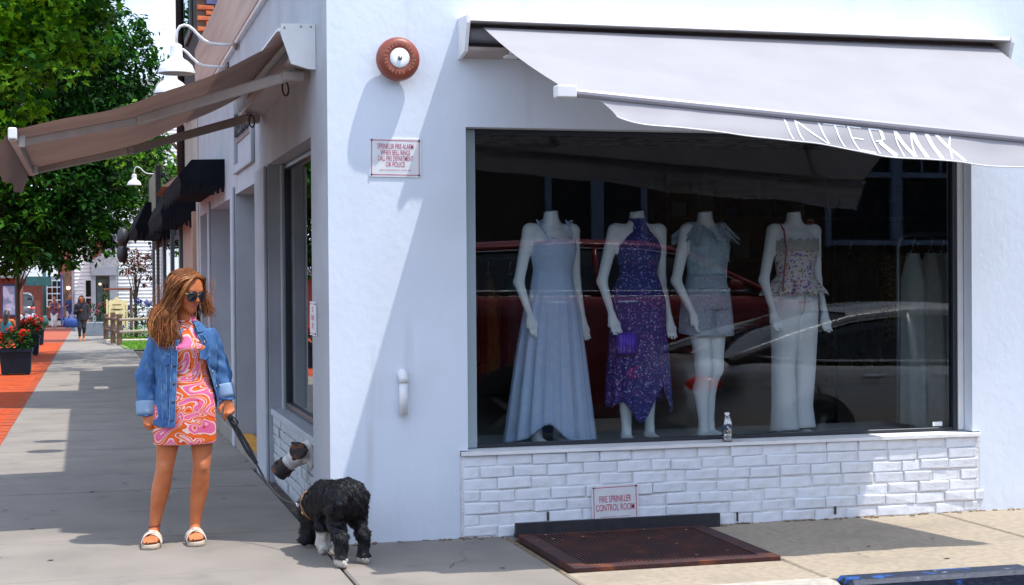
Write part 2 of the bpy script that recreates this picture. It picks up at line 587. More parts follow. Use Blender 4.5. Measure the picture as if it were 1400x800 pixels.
# front slabs: grey up to the grate, then tan
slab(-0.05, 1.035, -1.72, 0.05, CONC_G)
slab(1.035, 1.09, -1.22, 0.05, SOIL, -0.012)
slab(1.035, 2.285, -1.72, -1.215, CONC_T)
slab(2.285, 3.94, -1.72, 0.05, CONC_T)
slab(3.94, 5.6, -1.72, 0.05, CONC_T, 0.002)
slab(5.6, 7.2, -1.72, 0.05, CONC_T)
slab(7.2, 8.8, -1.72, 0.05, CONC_T)

kerb = thing("kerb", None, None)
tag(kerb, "kerbstones along the street edge", None, kind="structure")
xk = [-14, -9, -6.5, -4.2, -2.1, 0.2, 2.30]
for a, b in zip(xk[:-1], xk[1:]):
    MB().bbox(a + 0.004, b - 0.004, -1.875, -1.722, -0.25, 0.004, 0.018).build("kerbstone", KERBW, kerb)
xk = [2.32, 3.42, 5.5, 7.6, 10, 14]
for a, b in zip(xk[:-1], xk[1:]):
    q = MB().bbox(a + 0.012, b - 0.012, -1.90, -1.722, -0.25, 0.010, 0.022).build("kerbstone", KERBB, kerb)
    q["label"] = "kerbstone with chipped blue paint"
# the far pavement across the street
g = MB().box(-60, 60, -30, -11.0, -0.4, -0.02)
struct("far_pavement", g, CONC_T)

# red brick paving on the street side of the walk: single pavers near, material beyond
pave = thing("brick_paving", None, None)
tag(pave, "red brick paving strip beside the sidewalk", None, kind="structure")
g = MB()
g.quad((-9, 5.6, gz(5.6) - 0.005), (-2.19, 5.6, gz(5.6) - 0.005), (-2.19, 75, gz(75) - 0.005), (-9, 75, gz(75) - 0.005))
g.build("paving_bed", PAVJ, pave)
g = MB()
rr = random.Random(3)
y = 5.7
while y < 45:
    L = 0.22 if y < 22 else 0.44
    x = -2.2 - (0.11 if int(y / L) % 2 else 0)
    while x > -4.6:
        z = gz(y) + rr.uniform(-0.002, 0.002) - 0.002
        h2 = 0.003
        w = 0.215
        z2 = z - (L - 0.008) * (0.0132 if y > 3 else 0)
        g.add([(x - w, y, z), (x, y, z), (x, y + L - 0.008, z2), (x - w, y + L - 0.008, z2)], [(0, 1, 2, 3)])
        x -= 0.222
    y += L
tag(g.build("paver", PAVER, pave), kind="stuff")

# ------------------------------------------------------------------ the white corner shop
shop = thing("shop_building", "white stucco corner shop with a wide display window and a painted brick base", "shop", (4, 4, 0))
H = 4.45
WX0, WX1, WZ0, WZ1 = 0.822, 4.20, 0.52, 2.44
XR = 9.6
g = MB()
# front face with opening and its returns
yB = -0.004   # mortar face behind the painted bricks
def fq(x0, x1, z0, z1, y=0.0): g.quad((x0, y, z0), (x1, y, z0), (x1, y, z1), (x0, y, z1))
fq(0, WX0 - 0.05, -0.05, WZ0)
fq(0, WX0, WZ0, WZ1); fq(0, WX0, WZ1, H)
fq(WX0, WX1, WZ1, H)
fq(WX1, 4.62, WZ0, WZ1); fq(WX1, 4.62, WZ1, H); fq(4.25, 4.62, -0.05, WZ0)
g.quad((WX0 - 0.05, 0, -0.05), (WX0 - 0.05, yB, -0.05), (WX0 - 0.05, yB, WZ0), (WX0 - 0.05, 0, WZ0))
g.quad((4.25, 0, -0.05), (4.25, 0, WZ0), (4.25, yB, WZ0), (4.25, yB, -0.05))
# setback to the right
g.quad((4.62, 0, -0.05), (4.62, 0.07, -0.05), (4.62, 0.07, H), (4.62, 0, H))
fq(4.62, XR, -0.05, H, 0.07)
# jambs and head
D = 0.30
g.quad((WX0, 0, WZ0), (WX0, D, WZ0), (WX0, D, WZ1), (WX0, 0, WZ1))
g.quad((WX1, 0, WZ0), (WX1, 0, WZ1), (WX1, D, WZ1), (WX1, D, WZ0))
g.quad((WX0, 0, WZ1), (WX0, D, WZ1), (WX1, D, WZ1), (WX1, 0, WZ1))
g.build("front_wall", WHITE, shop, normals=False)
g = MB().box(WX0 - 0.049, 4.249, yB, 0.2, -0.05, 0.49)
g.build("mortar_panel", MORTW, shop)

# side wall: y runs away from the corner; openings A (window), B, C, E
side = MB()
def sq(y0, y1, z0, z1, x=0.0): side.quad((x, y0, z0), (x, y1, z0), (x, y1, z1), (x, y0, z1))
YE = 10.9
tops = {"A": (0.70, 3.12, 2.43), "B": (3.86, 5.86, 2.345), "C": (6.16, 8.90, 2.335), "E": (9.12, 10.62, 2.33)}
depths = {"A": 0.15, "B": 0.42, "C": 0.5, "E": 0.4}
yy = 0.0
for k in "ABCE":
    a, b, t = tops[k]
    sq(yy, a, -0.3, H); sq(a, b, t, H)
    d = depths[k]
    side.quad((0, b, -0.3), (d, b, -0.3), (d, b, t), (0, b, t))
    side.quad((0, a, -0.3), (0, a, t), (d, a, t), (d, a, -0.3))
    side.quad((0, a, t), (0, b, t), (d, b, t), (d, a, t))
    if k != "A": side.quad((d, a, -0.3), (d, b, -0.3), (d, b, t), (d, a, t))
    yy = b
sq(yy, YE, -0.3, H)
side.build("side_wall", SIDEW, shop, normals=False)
# raised plaster panels round the upper sign and pilaster trims
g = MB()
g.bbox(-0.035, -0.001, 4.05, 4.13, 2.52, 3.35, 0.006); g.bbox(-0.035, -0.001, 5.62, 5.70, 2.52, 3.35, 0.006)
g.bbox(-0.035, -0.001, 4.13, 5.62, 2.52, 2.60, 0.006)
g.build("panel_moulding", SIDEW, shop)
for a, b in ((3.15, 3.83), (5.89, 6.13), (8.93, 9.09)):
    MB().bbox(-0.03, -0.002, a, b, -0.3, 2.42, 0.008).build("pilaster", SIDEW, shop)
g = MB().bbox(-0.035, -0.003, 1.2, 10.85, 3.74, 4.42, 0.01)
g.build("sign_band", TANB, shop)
g = MB().tube([(-0.03, 0.9, 3.70), (-0.03, 13.2, 3.70)], 0.014, 6)
g.build("conduit", WHITE2, shop)
# steps in the side openings with yellow painted nosing
for a, b in ((3.87, 5.85), (6.17, 8.89)):
    MB().bbox(-0.02, 0.40, a + 0.002, b - 0.002, -0.3, 0.085, 0.01).build("step", CONC_G, shop)
g = MB().box(0.0, 0.13, 3.9, 5.83, 0.0855, 0.0885)
g.build("step_edge_paint", mat("yellow_edge_paint", (0.72, 0.33, 0.02), 0.6, col2=(0.5, 0.22, 0.02), nscale=14), shop)
MB().box(0.395, 0.415, 4.0, 5.7, 0.09, 2.3).build("side_door", mat("grey_door", (0.20, 0.215, 0.225), 0.6, col2=(0.18, 0.19, 0.2)), shop)
# roof, hidden walls, interior
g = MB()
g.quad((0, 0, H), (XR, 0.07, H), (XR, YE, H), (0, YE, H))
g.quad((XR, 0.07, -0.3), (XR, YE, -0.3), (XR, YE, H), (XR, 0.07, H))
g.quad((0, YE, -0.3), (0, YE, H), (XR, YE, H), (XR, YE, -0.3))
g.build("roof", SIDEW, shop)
MB().box(0.31, 8.5, 0.28, 7.0, 0.25, 0.30).build("interior_floor", INTFLOOR, shop)
MB().box(0.85, 5.6, 0.33, 1.35, 0.30, 0.465).build("display_platform", mat("platform_white", (0.72, 0.72, 0.73), 0.6, col2=(0.66, 0.66, 0.67)), shop)
MB().box(0.31, 8.5, 0.28, 7.0, 2.95, 3.0).build("interior_ceiling", INTCEIL, shop)
g = MB()
g.box(0.31, 8.5, 6.95, 7.0, 0.3, 2.95); g.box(8.45, 8.5, 0.28, 6.95, 0.3, 2.95); g.box(4.55, 8.45, 0.28, 0.32, 0.3, 2.95)
g.box(0.30, 0.33, 3.13, 6.95, 0.3, 2.95); g.box(0.30, 0.80, 0.28, 0.31, 0.3, 2.95); g.box(0.28, 0.30, 0.28, 0.69, 0.3, 2.95)
g.box(0.79, 4.56, 0.31, 0.33, 2.45, 2.95)
g.build("interior_wall", INTW, shop)
# wood shelving on the back wall
g = MB()
for i in range(6):
    xx = 4.6 + i * 0.62
    g.box(xx, xx + 0.03, 6.55, 6.94, 0.3, 2.6)
for z in (0.8, 1.25, 1.7, 2.15, 2.6):
    g.box(4.6, 7.73, 6.55, 6.94, z, z + 0.03)
g.box(4.6, 7.73, 6.90, 6.945, 0.3, 2.6)
g.build("wall_shelving", INTTAN, shop)
g = MB()
cc = random.Random(5)
for z in (0.83, 1.28, 1.73, 2.18):
    x = 4.68
    while x < 7.6:
        w = cc.uniform(0.06, 0.2)
        g.cm = cc.randrange(4)
        g.box(x, x + w, 6.6, 6.85, z, z + cc.uniform(0.08, 0.3))
        x += w + cc.uniform(0.02, 0.15)
o = g.build("shelf_goods", [mat("goods_ochre", (0.45, 0.25, 0.05)), mat("goods_blue", (0.05, 0.09, 0.25)), mat("goods_brown", (0.15, 0.07, 0.03)), mat("goods_cream", (0.5, 0.45, 0.35))], shop); o["kind"] = "stuff"

# front window frame, sill, pane
fr = thing("window_frame", None, None, (2.5, 0.12, 1.5)); fr.parent = shop; fr.matrix_parent_inverse = Matrix.Translation((-4, -4, 0))
g = MB()
g.bbox(WX0 + 0.004, 0.905, 0.105, 0.165, WZ0 + 0.002, WZ1 - 0.004, 0.004)
g.build("left_stile", ALU, fr)
g = MB(); g.bbox(4.125, 4.155, 0.10, 0.165, WZ0 + 0.002, WZ1 - 0.03, 0.004)
g.bbox(0.906, 4.124, 0.11, 0.16, WZ1 - 0.034, WZ1 - 0.004, 0.004); g.bbox(0.906, 4.124, 0.11, 0.16, WZ0 + 0.002, WZ0 + 0.022, 0.003)
g.build("dark_bead", DKFRAME, fr)
MB().bbox(4.156, WX1 - 0.003, 0.09, 0.17, WZ0 + 0.003, WZ1 - 0.004, 0.006).build("right_stile", WHITE2, fr)
MB().box(0.9, 4.13, 0.130, 0.136, WZ0 + 0.015, WZ1 - 0.02).build("pane", GLASS, fr)
MB().box(3.985, 4.055, 0.1265, 0.1285, WZ0 + 0.03, WZ0 + 0.058).build("sticker", WHITE2, fr)
g = MB()
g.add([(WX0 - 0.045, -0.035, 0.492), (4.245, -0.035, 0.492), (4.245, 0.18, 0.492), (WX0 - 0.045, 0.18, 0.492),
       (WX0 - 0.045, -0.035, 0.512), (4.245, -0.035, 0.512), (4.245, 0.18, 0.5195), (WX0 - 0.045, 0.18, 0.5195)],
      [(0, 3, 2, 1), (4, 5, 6, 7), (0, 1, 5, 4), (1, 2, 6, 5), (2, 3, 7, 6), (3, 0, 4, 7)])
g.build("window_sill", WHITE2, shop)

# side window
sw = thing("side_window", None, None, (0.15, 1.9, 1.5)); sw.parent = shop; sw.matrix_parent_inverse = Matrix.Translation((-4, -4, 0))
g = MB()
g.bbox(0.11, 0.17, 0.705, 0.745, 0.56, 2.425, 0.004); g.bbox(0.11, 0.17, 2.98, 3.015, 0.56, 2.425, 0.004)
g.bbox(0.112, 0.168, 0.746, 2.979, 2.385, 2.422, 0.004); g.bbox(0.112, 0.168, 0.746, 2.979, 0.562, 0.60, 0.004)
g.build("sash", DKFRAME, sw)
MB().box(0.138, 0.144, 0.74, 2.985, 0.59, 2.39).build("pane", SGLASS, sw)
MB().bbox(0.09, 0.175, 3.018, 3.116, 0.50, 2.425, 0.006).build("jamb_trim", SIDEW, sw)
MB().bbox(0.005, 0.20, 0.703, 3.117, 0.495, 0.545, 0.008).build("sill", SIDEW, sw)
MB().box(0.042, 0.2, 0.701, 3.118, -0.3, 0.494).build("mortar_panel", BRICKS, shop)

# painted bricks: one object each, five shapes of brick shared
def brick_meshes(name, L, Hh, dep, m, n, seed):
    out = []
    q = random.Random(seed)
    for i in range(n):
        bm = bmesh.new()
        bmesh.ops.create_cube(bm, size=1.0)
        for v in bm.verts:
            v.co = Vector((v.co.x * L + q.uniform(-.005, .005), v.co.y * dep + q.uniform(-.004, .004), v.co.z * Hh + q.uniform(-.004, .004)))
        front = [e for e in bm.edges if all(v.co.y < 0 for v in e.verts)]
        bmesh.ops.bevel(bm, geom=front, offset=0.007, segments=2, profile=0.6, affect='EDGES')
        me = bpy.data.meshes.new(name)
        bm.to_mesh(me); bm.free()
        me.materials.append(m)
        for p in me.polygons: p.use_smooth = False
        out.append(me)
    return out
BC, BL = 0.0705, 0.213
bms = brick_meshes("brick", BL - 0.009, BC - 0.007, 0.05, BRICKW, 6, 1)
def lay(me, loc, rot, sx=1.0):
    o = bpy.data.objects.new("brick", me)
    COL.objects.link(o)
    o.parent = shop; o.matrix_parent_inverse = Matrix.Translation((-4, -4, 0))
    o.location = loc; o.rotation_euler = rot; o.scale = (sx, 1, 1)
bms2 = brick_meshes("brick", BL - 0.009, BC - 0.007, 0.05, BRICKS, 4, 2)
q = random.Random(11)
for c in range(7):
    z = 0.0 + BC * (c + 0.5)
    x = WX0 - 0.035 + (0 if c % 2 else -0.0)
    first = True
    xe = 4.235 + (0.045 if c in (1, 2, 4) else 0.0)
    while x < xe - 0.04:
        L = BL * (0.5 if (first and c % 2) else 1.0) * q.uniform(0.95, 1.05)
        if q.random() < 0.05: L *= 0.6
        L = min(L, xe - x)
        if L < 0.05: break
        s = (L - 0.009) / (BL - 0.009)
        if not (1.57 < x + L / 2 < 1.90 and False):
            lay(q.choice(bms), (x + L / 2, 0.014 + q.uniform(-.007, .004), z + q.uniform(-.004, .004)), (0, q.uniform(-.012, .012), q.uniform(-.02, .02)), s)
        x += L; first = False
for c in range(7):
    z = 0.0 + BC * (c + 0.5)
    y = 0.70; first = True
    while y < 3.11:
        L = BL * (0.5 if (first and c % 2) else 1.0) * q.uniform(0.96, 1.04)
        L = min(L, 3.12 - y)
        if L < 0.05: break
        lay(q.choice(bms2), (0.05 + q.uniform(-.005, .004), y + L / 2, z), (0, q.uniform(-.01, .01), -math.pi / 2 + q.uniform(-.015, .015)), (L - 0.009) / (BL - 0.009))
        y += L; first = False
for x, z, h in ((1.31, .107, .05), (1.99, .108, .05), (2.54, .045, .055), (3.21, .055, .05)):
    MB().bbox(x - .006, x + .006, -0.0150, 0.0, z - h / 2, z + h / 2, .001).build("mortar_gap", CONC_D, shop)
# dirt line where walls meet the pavement
g = MB()
qq = random.Random(9)
for i in range(300):
    x = qq.uniform(0.02, 9.0); r = qq.uniform(0.004, 0.014)
    if 1.05 < x < 2.35: continue
    g.ball((x, -0.012 - qq.random() ** 2 * 0.05, 0.004), r, 4, (1.5, 1, 0.5))
for i in range(70):
    y = qq.uniform(0.05, 9.0); r = qq.uniform(0.003, 0.010)
    g.ball((-0.02 - qq.random() ** 2 * 0.05, y, gz(y) + 0.003), r, 4, (1, 1.5, 0.4))
o = g.build("dirt", SOIL); tag(o, kind="stuff")
# gum spots, hairline cracks and stains on the slabs
g = MB()
for i in range(90):
    x, y = qq.uniform(-3.2, 3.8), -1.6 + qq.random() ** 1.6 * 16
    if x > -0.05 and y > -0.1: x = qq.uniform(-2.1, -0.1)
    if 1.0 < x < 2.4: continue
    if y > 5: x = qq.uniform(-2.1, -0.1)
    r = qq.uniform(0.006, 0.017); z = gz(y) + 0.0042; n = 9; ph = qq.uniform(0, 6)
    g.add([(x + r * (1 + .25 * math.sin(3 * t + ph)) * math.cos(t) * 1.2, y + r * (1 + .25 * math.sin(2 * t + ph)) * math.sin(t), z - .0132 * (r * math.sin(t) if y > 3 else 0)) for t in [2 * math.pi * k / n for k in range(n)]], [tuple(range(n))])
tag(g.build("gum_spot", mat("old_gum", (0.075, 0.07, 0.068), 0.9, col2=(0.12, 0.115, 0.11), nscale=30), normals=False), kind="stuff")
g = MB()
for (x, y, a, L) in ((-1.9, -1.2, .3, 1.1), (-.9, 2.1, 1.2, .8), (-1.6, 3.2, .2, 1.0), (.5, -.9, 1.1, .7), (3.1, -.5, .15, .7), (2.75, -1.3, 1.3, .5), (-1.2, 4.6, .5, .9), (-2.3, .9, 1.5, .8), (4.3, -.9, .9, .6)):
    px_, py_ = x, y
    for k in range(14):
        a2 = a + qq.uniform(-.7, .7); nx_, ny_ = px_ + math.cos(a2) * L / 14, py_ + math.sin(a2) * L / 14
        w = .0016 * (1 - k / 16)
        g.quad((px_ + w, py_ - w, gz(py_) + .0045), (nx_ + w, ny_ - w, gz(ny_) + .0045), (nx_ - w, ny_ + w, gz(ny_) + .0045), (px_ - w, py_ + w, gz(py_) + .0045))
        px_, py_ = nx_, ny_
tag(g.build("crack", CONC_D, normals=False), kind="stuff")
# ------------------------------------------------------------------ fire alarm bell
BELLR = mat("bell_red", (0.27, 0.060, 0.028), 0.45, col2=(0.20, 0.04, 0.025), nscale=9, bump=0.15, bscale=60, col3=(0.36, 0.12, 0.05), n3=5)
STEEL = mat("weathered_steel", (0.22, 0.20, 0.20), 0.4, metal=0.8)
SIGNW = mat("sign_enamel", (0.72, 0.75, 0.78), 0.35, col2=(0.66, 0.69, 0.73), nscale=12)
SIGNR = mat("sign_red_print", (0.50, 0.05, 0.12), 0.45)
def put_text(name, txt, size, loc, m, parent, sx=1.0, bold=0.0, depth=0.0, rz=0.0, ry=0.0, space=1.0, rot=None, label=None):
    vs, fs = text_mesh(txt, size, sx, bold, depth, space=space)
    Mx = Matrix.Translation(loc) @ Matrix.Rotation(rz, 4, 'Z') @ Matrix.Rotation(ry, 4, 'Y')
    b = MB(); b.add([(Mx @ Vector(v))[:] for v in vs], fs)
    o = b.build(name, m, parent, normals=False)
    if label: o["label"] = label
    return o
bx, bz = 0.405, 2.819
bell = thing("fire_alarm_bell", "round red-brown fire alarm bell with a white centre disc on the white wall", "alarm bell", (bx, 0, bz))
g = MB(); g.smooth = True
g.lathe([(0.05, 0.0), (0.062, -0.004), (0.062, -0.05), (0.04, -0.055)], (bx, 0, bz), 'y', 24)
g.build("back_box", WHITE2, bell)
g = MB(); g.smooth = True
g.lathe([(0.110, -0.050), (0.126, -0.046), (0.1275, -0.060), (0.125, -0.085), (0.118, -0.104), (0.105, -0.116), (0.088, -0.121), (0.062, -0.122), (0.058, -0.119)], (bx, 0, bz), 'y', 48)
g.build("gong", BELLR, bell)
g = MB(); g.smooth = True
g.lathe([(0.0575, -0.117), (0.0575, -0.1225), (0.054, -0.1245), (0.0, -0.1248)], (bx, 0, bz), 'y', 40)
g.build("centre_disc", SIGNW, bell)
g = MB(); g.smooth = True
g.lathe([(0.013, -0.124), (0.013, -0.132), (0.008, -0.137), (0.0, -0.139)], (bx, 0, bz), 'y', 14)
g.build("bolt", STEEL, bell)
g = MB()
def arc_text(txt, r, a0, a1, flip):
    n = len(txt)
    for i, ch in enumerate(txt):
        if ch == ' ': continue
        a = a0 + (a1 - a0) * i / (n - 1)
        vs, fs = text_mesh(ch, 0.026, 0.8, 0.0006, 0.0018)
        ang = (math.pi / 2 - a) if not flip else (-math.pi / 2 - a)
        ca, sa = math.cos(ang), math.sin(ang)
        px, pz = bx + r * math.cos(a), bz + r * math.sin(a)
        g.add([(px + v[0] * ca + v[2] * sa, v[1] - 0.1222, pz - v[0] * sa + v[2] * ca) for v in vs], fs)
arc_text("BELL FIRE", 0.080, R(152), R(28), False)
arc_text("SPRINKLER ALARM", 0.086, R(172), R(368), True)
g.build("raised_lettering", mat("bell_letter_worn", (0.42, 0.17, 0.10), 0.5), bell, normals=False)

# ------------------------------------------------------------------ enamel signs
def sign(label, x0, x1, z0, z1, y, lines, tilt=0.0):
    cx, cz = (x0 + x1) / 2, (z0 + z1) / 2
    t = thing("wall_sign", label, "sign", (cx, y, cz))
    w, h = (x1 - x0) / 2, (z1 - z0) / 2
    g = MB().bbox(cx - w, cx + w, y - 0.004, y + 0.001, cz - h, cz + h, 0.0012)
    g.build("plate", SIGNW, t)
    g = MB(); e, k = 0.016, 0.0042
    yy = y - 0.0052
    for a, b, c, d in ((-w + e, w - e, h - e, h - e + k), (-w + e, w - e, -h + e - k, -h + e), (-w + e - k, -w + e, -h + e - k, h - e + k), (w - e, w - e + k, -h + e - k, h - e + k)):
        g.quad((cx + a, yy, cz + c), (cx + b, yy, cz + c), (cx + b, yy, cz + d), (cx + a, yy, cz + d))
    g.build("red_border", SIGNR, t, normals=False)
    for txt, size, dz, sx in lines:
        put_text("lettering", txt, size, (cx, y - 0.0054, cz + dz), SIGNR, t, sx, 0.0002 if size > 0.02 else 0)
    for sx_ in (-1, 1):
        for sz in (-1, 1):
            b = MB(); b.smooth = True
            b.lathe([(0.0062, -0.003), (0.006, -0.007), (0.003, -0.0095), (0, -0.010)], (cx + sx_ * (w - 0.014), y, cz + sz * (h - 0.014)), 'y', 8)
            b.build("screw", BLACKM, t)
    t.rotation_euler = (0, tilt, 0)
    return t
sign("white enamel sign reading SPRINKLER FIRE ALARM below the red bell", 0.242, 0.552, 2.137, 2.366, -0.002,
     [("SPRINKLER FIRE ALARM", 0.044, 0.064, 0.47), ("WHEN BELL RINGS", 0.042, 0.028, 0.50), ("CALL FIRE DEPARTMENT", 0.042, -0.006, 0.455), ("OR POLICE", 0.042, -0.041, 0.55),
      ("APPROVED FIRE PROTECTION  CENTRAL PARK", 0.0105, -0.074, 0.86)], R(0.6))
sign("white enamel sign reading FIRE SPRINKLER CONTROL ROOM on the painted bricks", 1.582, 1.882, 0.052, 0.282, -0.024,
     [("FIRE SPRINKLER", 0.058, 0.028, 0.51), ("CONTROL ROOM", 0.058, -0.024, 0.53), ("APPROVED FIRE PROTECTION  CENTRAL PARK", 0.0105, -0.079, 0.86)], R(-1.2))
# the narrow one round the corner, on the shaded pilaster
t = sign("small red and white enamel sign seen edge-on beside the side street window", -0.14, 0.14, -0.105, 0.105, 0.0,
         [("NO", 0.05, 0.055, 0.8), ("PARKING", 0.05, 0.005, 0.7), ("FIRE", 0.05, -0.045, 0.8)])
t.location = (-0.004, 0.62, 1.30); t.rotation_euler = (0, 0, -math.pi / 2)

# ------------------------------------------------------------------ pipe stub on the front wall
PVC = mat("white_pipe_paint", (0.74, 0.75, 0.78), 0.45, col2=(0.68, 0.69, 0.72), nscale=18)
pp = thing("drain_pipe", "short white painted pipe elbow on the wall beside the display window", "pipe", (0.428, 0, 0.88))
g = MB(); g.smooth = True
g.tube([(0.428, 0.0, 0.985), (0.428, -0.018, 0.985), (0.428, -0.030, 0.980), (0.428, -0.036, 0.965), (0.428, -0.036, 0.935)], [0.028, 0.029, 0.0295, 0.0295, 0.0295], 14)
g.build("elbow", PVC, pp)
g = MB(); g.smooth = True
g.tube([(0.428, -0.036, 0.95), (0.428, -0.036, 0.75)], 0.0255, 14)
g.build("downpipe", PVC, pp)
g = MB(); g.smooth = True
g.lathe([(0.032, 0.0), (0.032, -0.005), (0.028, -0.007)], (0.428, 0, 0.985), 'y', 18)
g.build("wall_flange", PVC, pp)

# ------------------------------------------------------------------ fire department connection low on the side wall
sm = thing("fire_hose_connection", "white twin fire hose connection with rusty black caps low on the side wall", "hose connection", (-0.1, 1.05, 0.42))
WOLD = mat("weathered_white_paint", (0.66, 0.66, 0.66), 0.55, col2=(0.5, 0.47, 0.43), nscale=14, bump=0.3, bscale=40, col3=(0.22, 0.09, 0.03), n3=16, r3=(0.68, 0.74))
RCAP = mat("rusty_cap", (0.022, 0.018, 0.018), 0.7, col2=(0.20, 0.06, 0.02), nscale=22, ramp=(0.55, 0.66), bump=0.4, bscale=50)
def hose(p0, p1, p2, r):
    g = MB(); g.smooth = True
    g.tube([p0, Vector(p0).lerp(Vector(p1), .5), p1], [r * 1.05, r, r], 18)
    b = g.build("outlet", WOLD, sm)
    d = (Vector(p2) - Vector(p1)).normalized()
    g = MB(); g.smooth = False
    g.tube([Vector(p1) - d * 0.012, Vector(p1) + d * 0.02, Vector(p2), Vector(p2) + d * 0.006], [r * 1.16, r * 1.2, r * 1.2, r * 1.05], 18)
    c = g.build("cap", RCAP, sm)
    a = d.orthogonal().normalized(); w = d.cross(a)
    for i in range(3):
        q = a * math.cos(i * 2.1 + .4) + w * math.sin(i * 2.1 + .4)
        k = MB(); cpt = Vector(p1) + d * 0.022 + q * r * 1.25
        k.tube([cpt - d * 0.012, cpt + d * 0.012], 0.011, 6)
        k.build("lug", RCAP, c)
g = MB(); g.smooth = True
g.lathe([(0.115, 0.0), (0.115, -0.012), (0.085, -0.02), (0.078, -0.03)], (0.03, 1.02, 0.43), 'x', 24)
g.build("wall_plate", WOLD, sm)
g = MB(); g.smooth = True
g.tube([(0.06, 1.03, 0.43), (-0.02, 1.03, 0.43)], [0.075, 0.070], 20)
g.tube([(0.02, 1.05, 0.42), (-0.04, 1.12, 0.39), (-0.075, 1.15, 0.37)], [0.058, 0.058, 0.055], 16)
g.build("body", WOLD, sm)
hose((0.0, 1.01, 0.435), (-0.060, 0.925, 0.452), (-0.075, 0.90, 0.457), 0.046)
hose((-0.065, 1.14, 0.375), (-0.115, 1.165, 0.335), (-0.165, 1.19, 0.285), 0.052)

# ------------------------------------------------------------------ steel grate
gr_ = thing("steel_grate", "rusty ribbed steel access grate set in the pavement below the window", "grate", (1.7, -0.6, 0.01))
g = MB()
gx0, gx1, gy0, gy1 = 1.095, 2.275, -1.205, -0.10
g.bbox(gx0, gx1, gy0, gy0 + 0.075, -0.02, 0.022, 0.003); g.bbox(gx0, gx1, gy1 - 0.06, gy1, -0.02, 0.022, 0.003)
g.bbox(gx0, gx0 + 0.09, gy0 + 0.0755, gy1 - 0.0605, -0.02, 0.022, 0.003); g.bbox(gx1 - 0.10, gx1, gy0 + 0.0755, gy1 - 0.0605, -0.02, 0.022, 0.003)
g.build("frame", RUST, gr_)
MB().box(gx0 + 0.09, gx1 - 0.10, gy0 + 0.0755, gy1 - 0.0605, -0.02, 0.006).build("plate", RUST, gr_)
n = 40
span = gx1 - 0.105 - gx0 - 0.095
for i in range(n):
    x = gx0 + 0.097 + span * i / n
    MB().bbox(x, x + span / n * 0.5, gy0 + 0.082, gy1 - 0.066, 0.0055, 0.0185, 0.003).build("rib", RUST, gr_)
g = MB().bbox(1.09, 2.40, -0.075, -0.052, 0.0, 0.085, 0.004)
g.box(1.09, 2.40, -0.0515, -0.03, 0.0, 0.02)
g.build("upstand", BLACKM, gr_)
g = MB()
for i in range(11):
    x, y = RND.uniform(1.12, 2.25), gy1 - 0.05 - RND.random() ** 2 * 0.9
    g.ball((x, y, 0.022), RND.uniform(0.004, 0.008), 4, (1.6, 1, 0.4))
tag(g.build("litter", mat("dry_leaf_litter", (0.22, 0.10, 0.04), 0.9, col2=(0.34, 0.25, 0.17), nscale=40)), kind="stuff")

# ------------------------------------------------------------------ water bottle on the sill
PET = glass_mat("clear_plastic", (0.90, 0.93, 0.96), 0.22, 0.10)
bt = thing("water_bottle", "small clear plastic water bottle standing on the window sill", "bottle", (2.48, -0.002, 0.513))
g = MB(); g.smooth = True
bc = (2.48, 0.002, 0.514)
g.lathe([(0.0, 0.0), (0.027, 0.0), (0.031, 0.004), (0.031, 0.022), (0.0285, 0.027), (0.031, 0.032), (0.031, 0.046), (0.0285, 0.051), (0.031, 0.056), (0.0315, 0.070),
         (0.0325, 0.074), (0.0325, 0.112), (0.0315, 0.116), (0.030, 0.126), (0.024, 0.145), (0.0145, 0.160), (0.0125, 0.164), (0.0125, 0.172)], bc, 'z', 24)
g.build("bottle_body", PET, bt)
g = MB(); g.smooth = True
g.lathe([(0.0327, 0.076), (0.0330, 0.077), (0.0330, 0.108), (0.0327, 0.109)], bc, 'z', 24, caps=False)
lb = g.build("label_band", mat("bottle_label", (0.02, 0.035, 0.09), 0.4, col2=(0.55, 0.60, 0.66), nscale=45, ramp=(0.56, 0.62)), bt)
g = MB(); g.smooth = True
g.lathe([(0.0145, 0.166), (0.0150, 0.168), (0.0150, 0.180), (0.0135, 0.182), (0, 0.182)], bc, 'z', 18)
g.build("cap", WHITE2, bt)
g = MB(); g.smooth = True
g.lathe([(0.0, 0.003), (0.029, 0.004), (0.029, 0.066), (0.0, 0.067)], bc, 'z', 18)
g.build("water", glass_mat("bottle_water", (0.82, 0.86, 0.90), 0.04, 0.05), bt)

# ------------------------------------------------------------------ retractable awnings
CLOTH = mat("pale_awning_cloth", (0.355, 0.345, 0.37), 0.85, col2=(0.33, 0.322, 0.345), nscale=3, ndet=5, bump=0.12, bscale=300, bdist=0.003, trans=0.15)
CLOTHB = mat("bounce_tinted_cloth", (0.29, 0.18, 0.145), 0.85, col2=(0.235, 0.145, 0.12), nscale=2.2, ndet=5, bump=0.12, bscale=300, bdist=0.003, trans=0.14)  # warm bounce from the brick paving put into the cloth colour
AWM = mat("awning_white_metal", (0.78, 0.78, 0.79), 0.35, col2=(0.72, 0.72, 0.73), nscale=8)
AWG = mat("awning_arm_metal", (0.42, 0.355, 0.33), 0.45, col2=(0.36, 0.30, 0.28), nscale=8)
BAR = mat("awning_bar_grey", (0.30, 0.29, 0.32), 0.4)

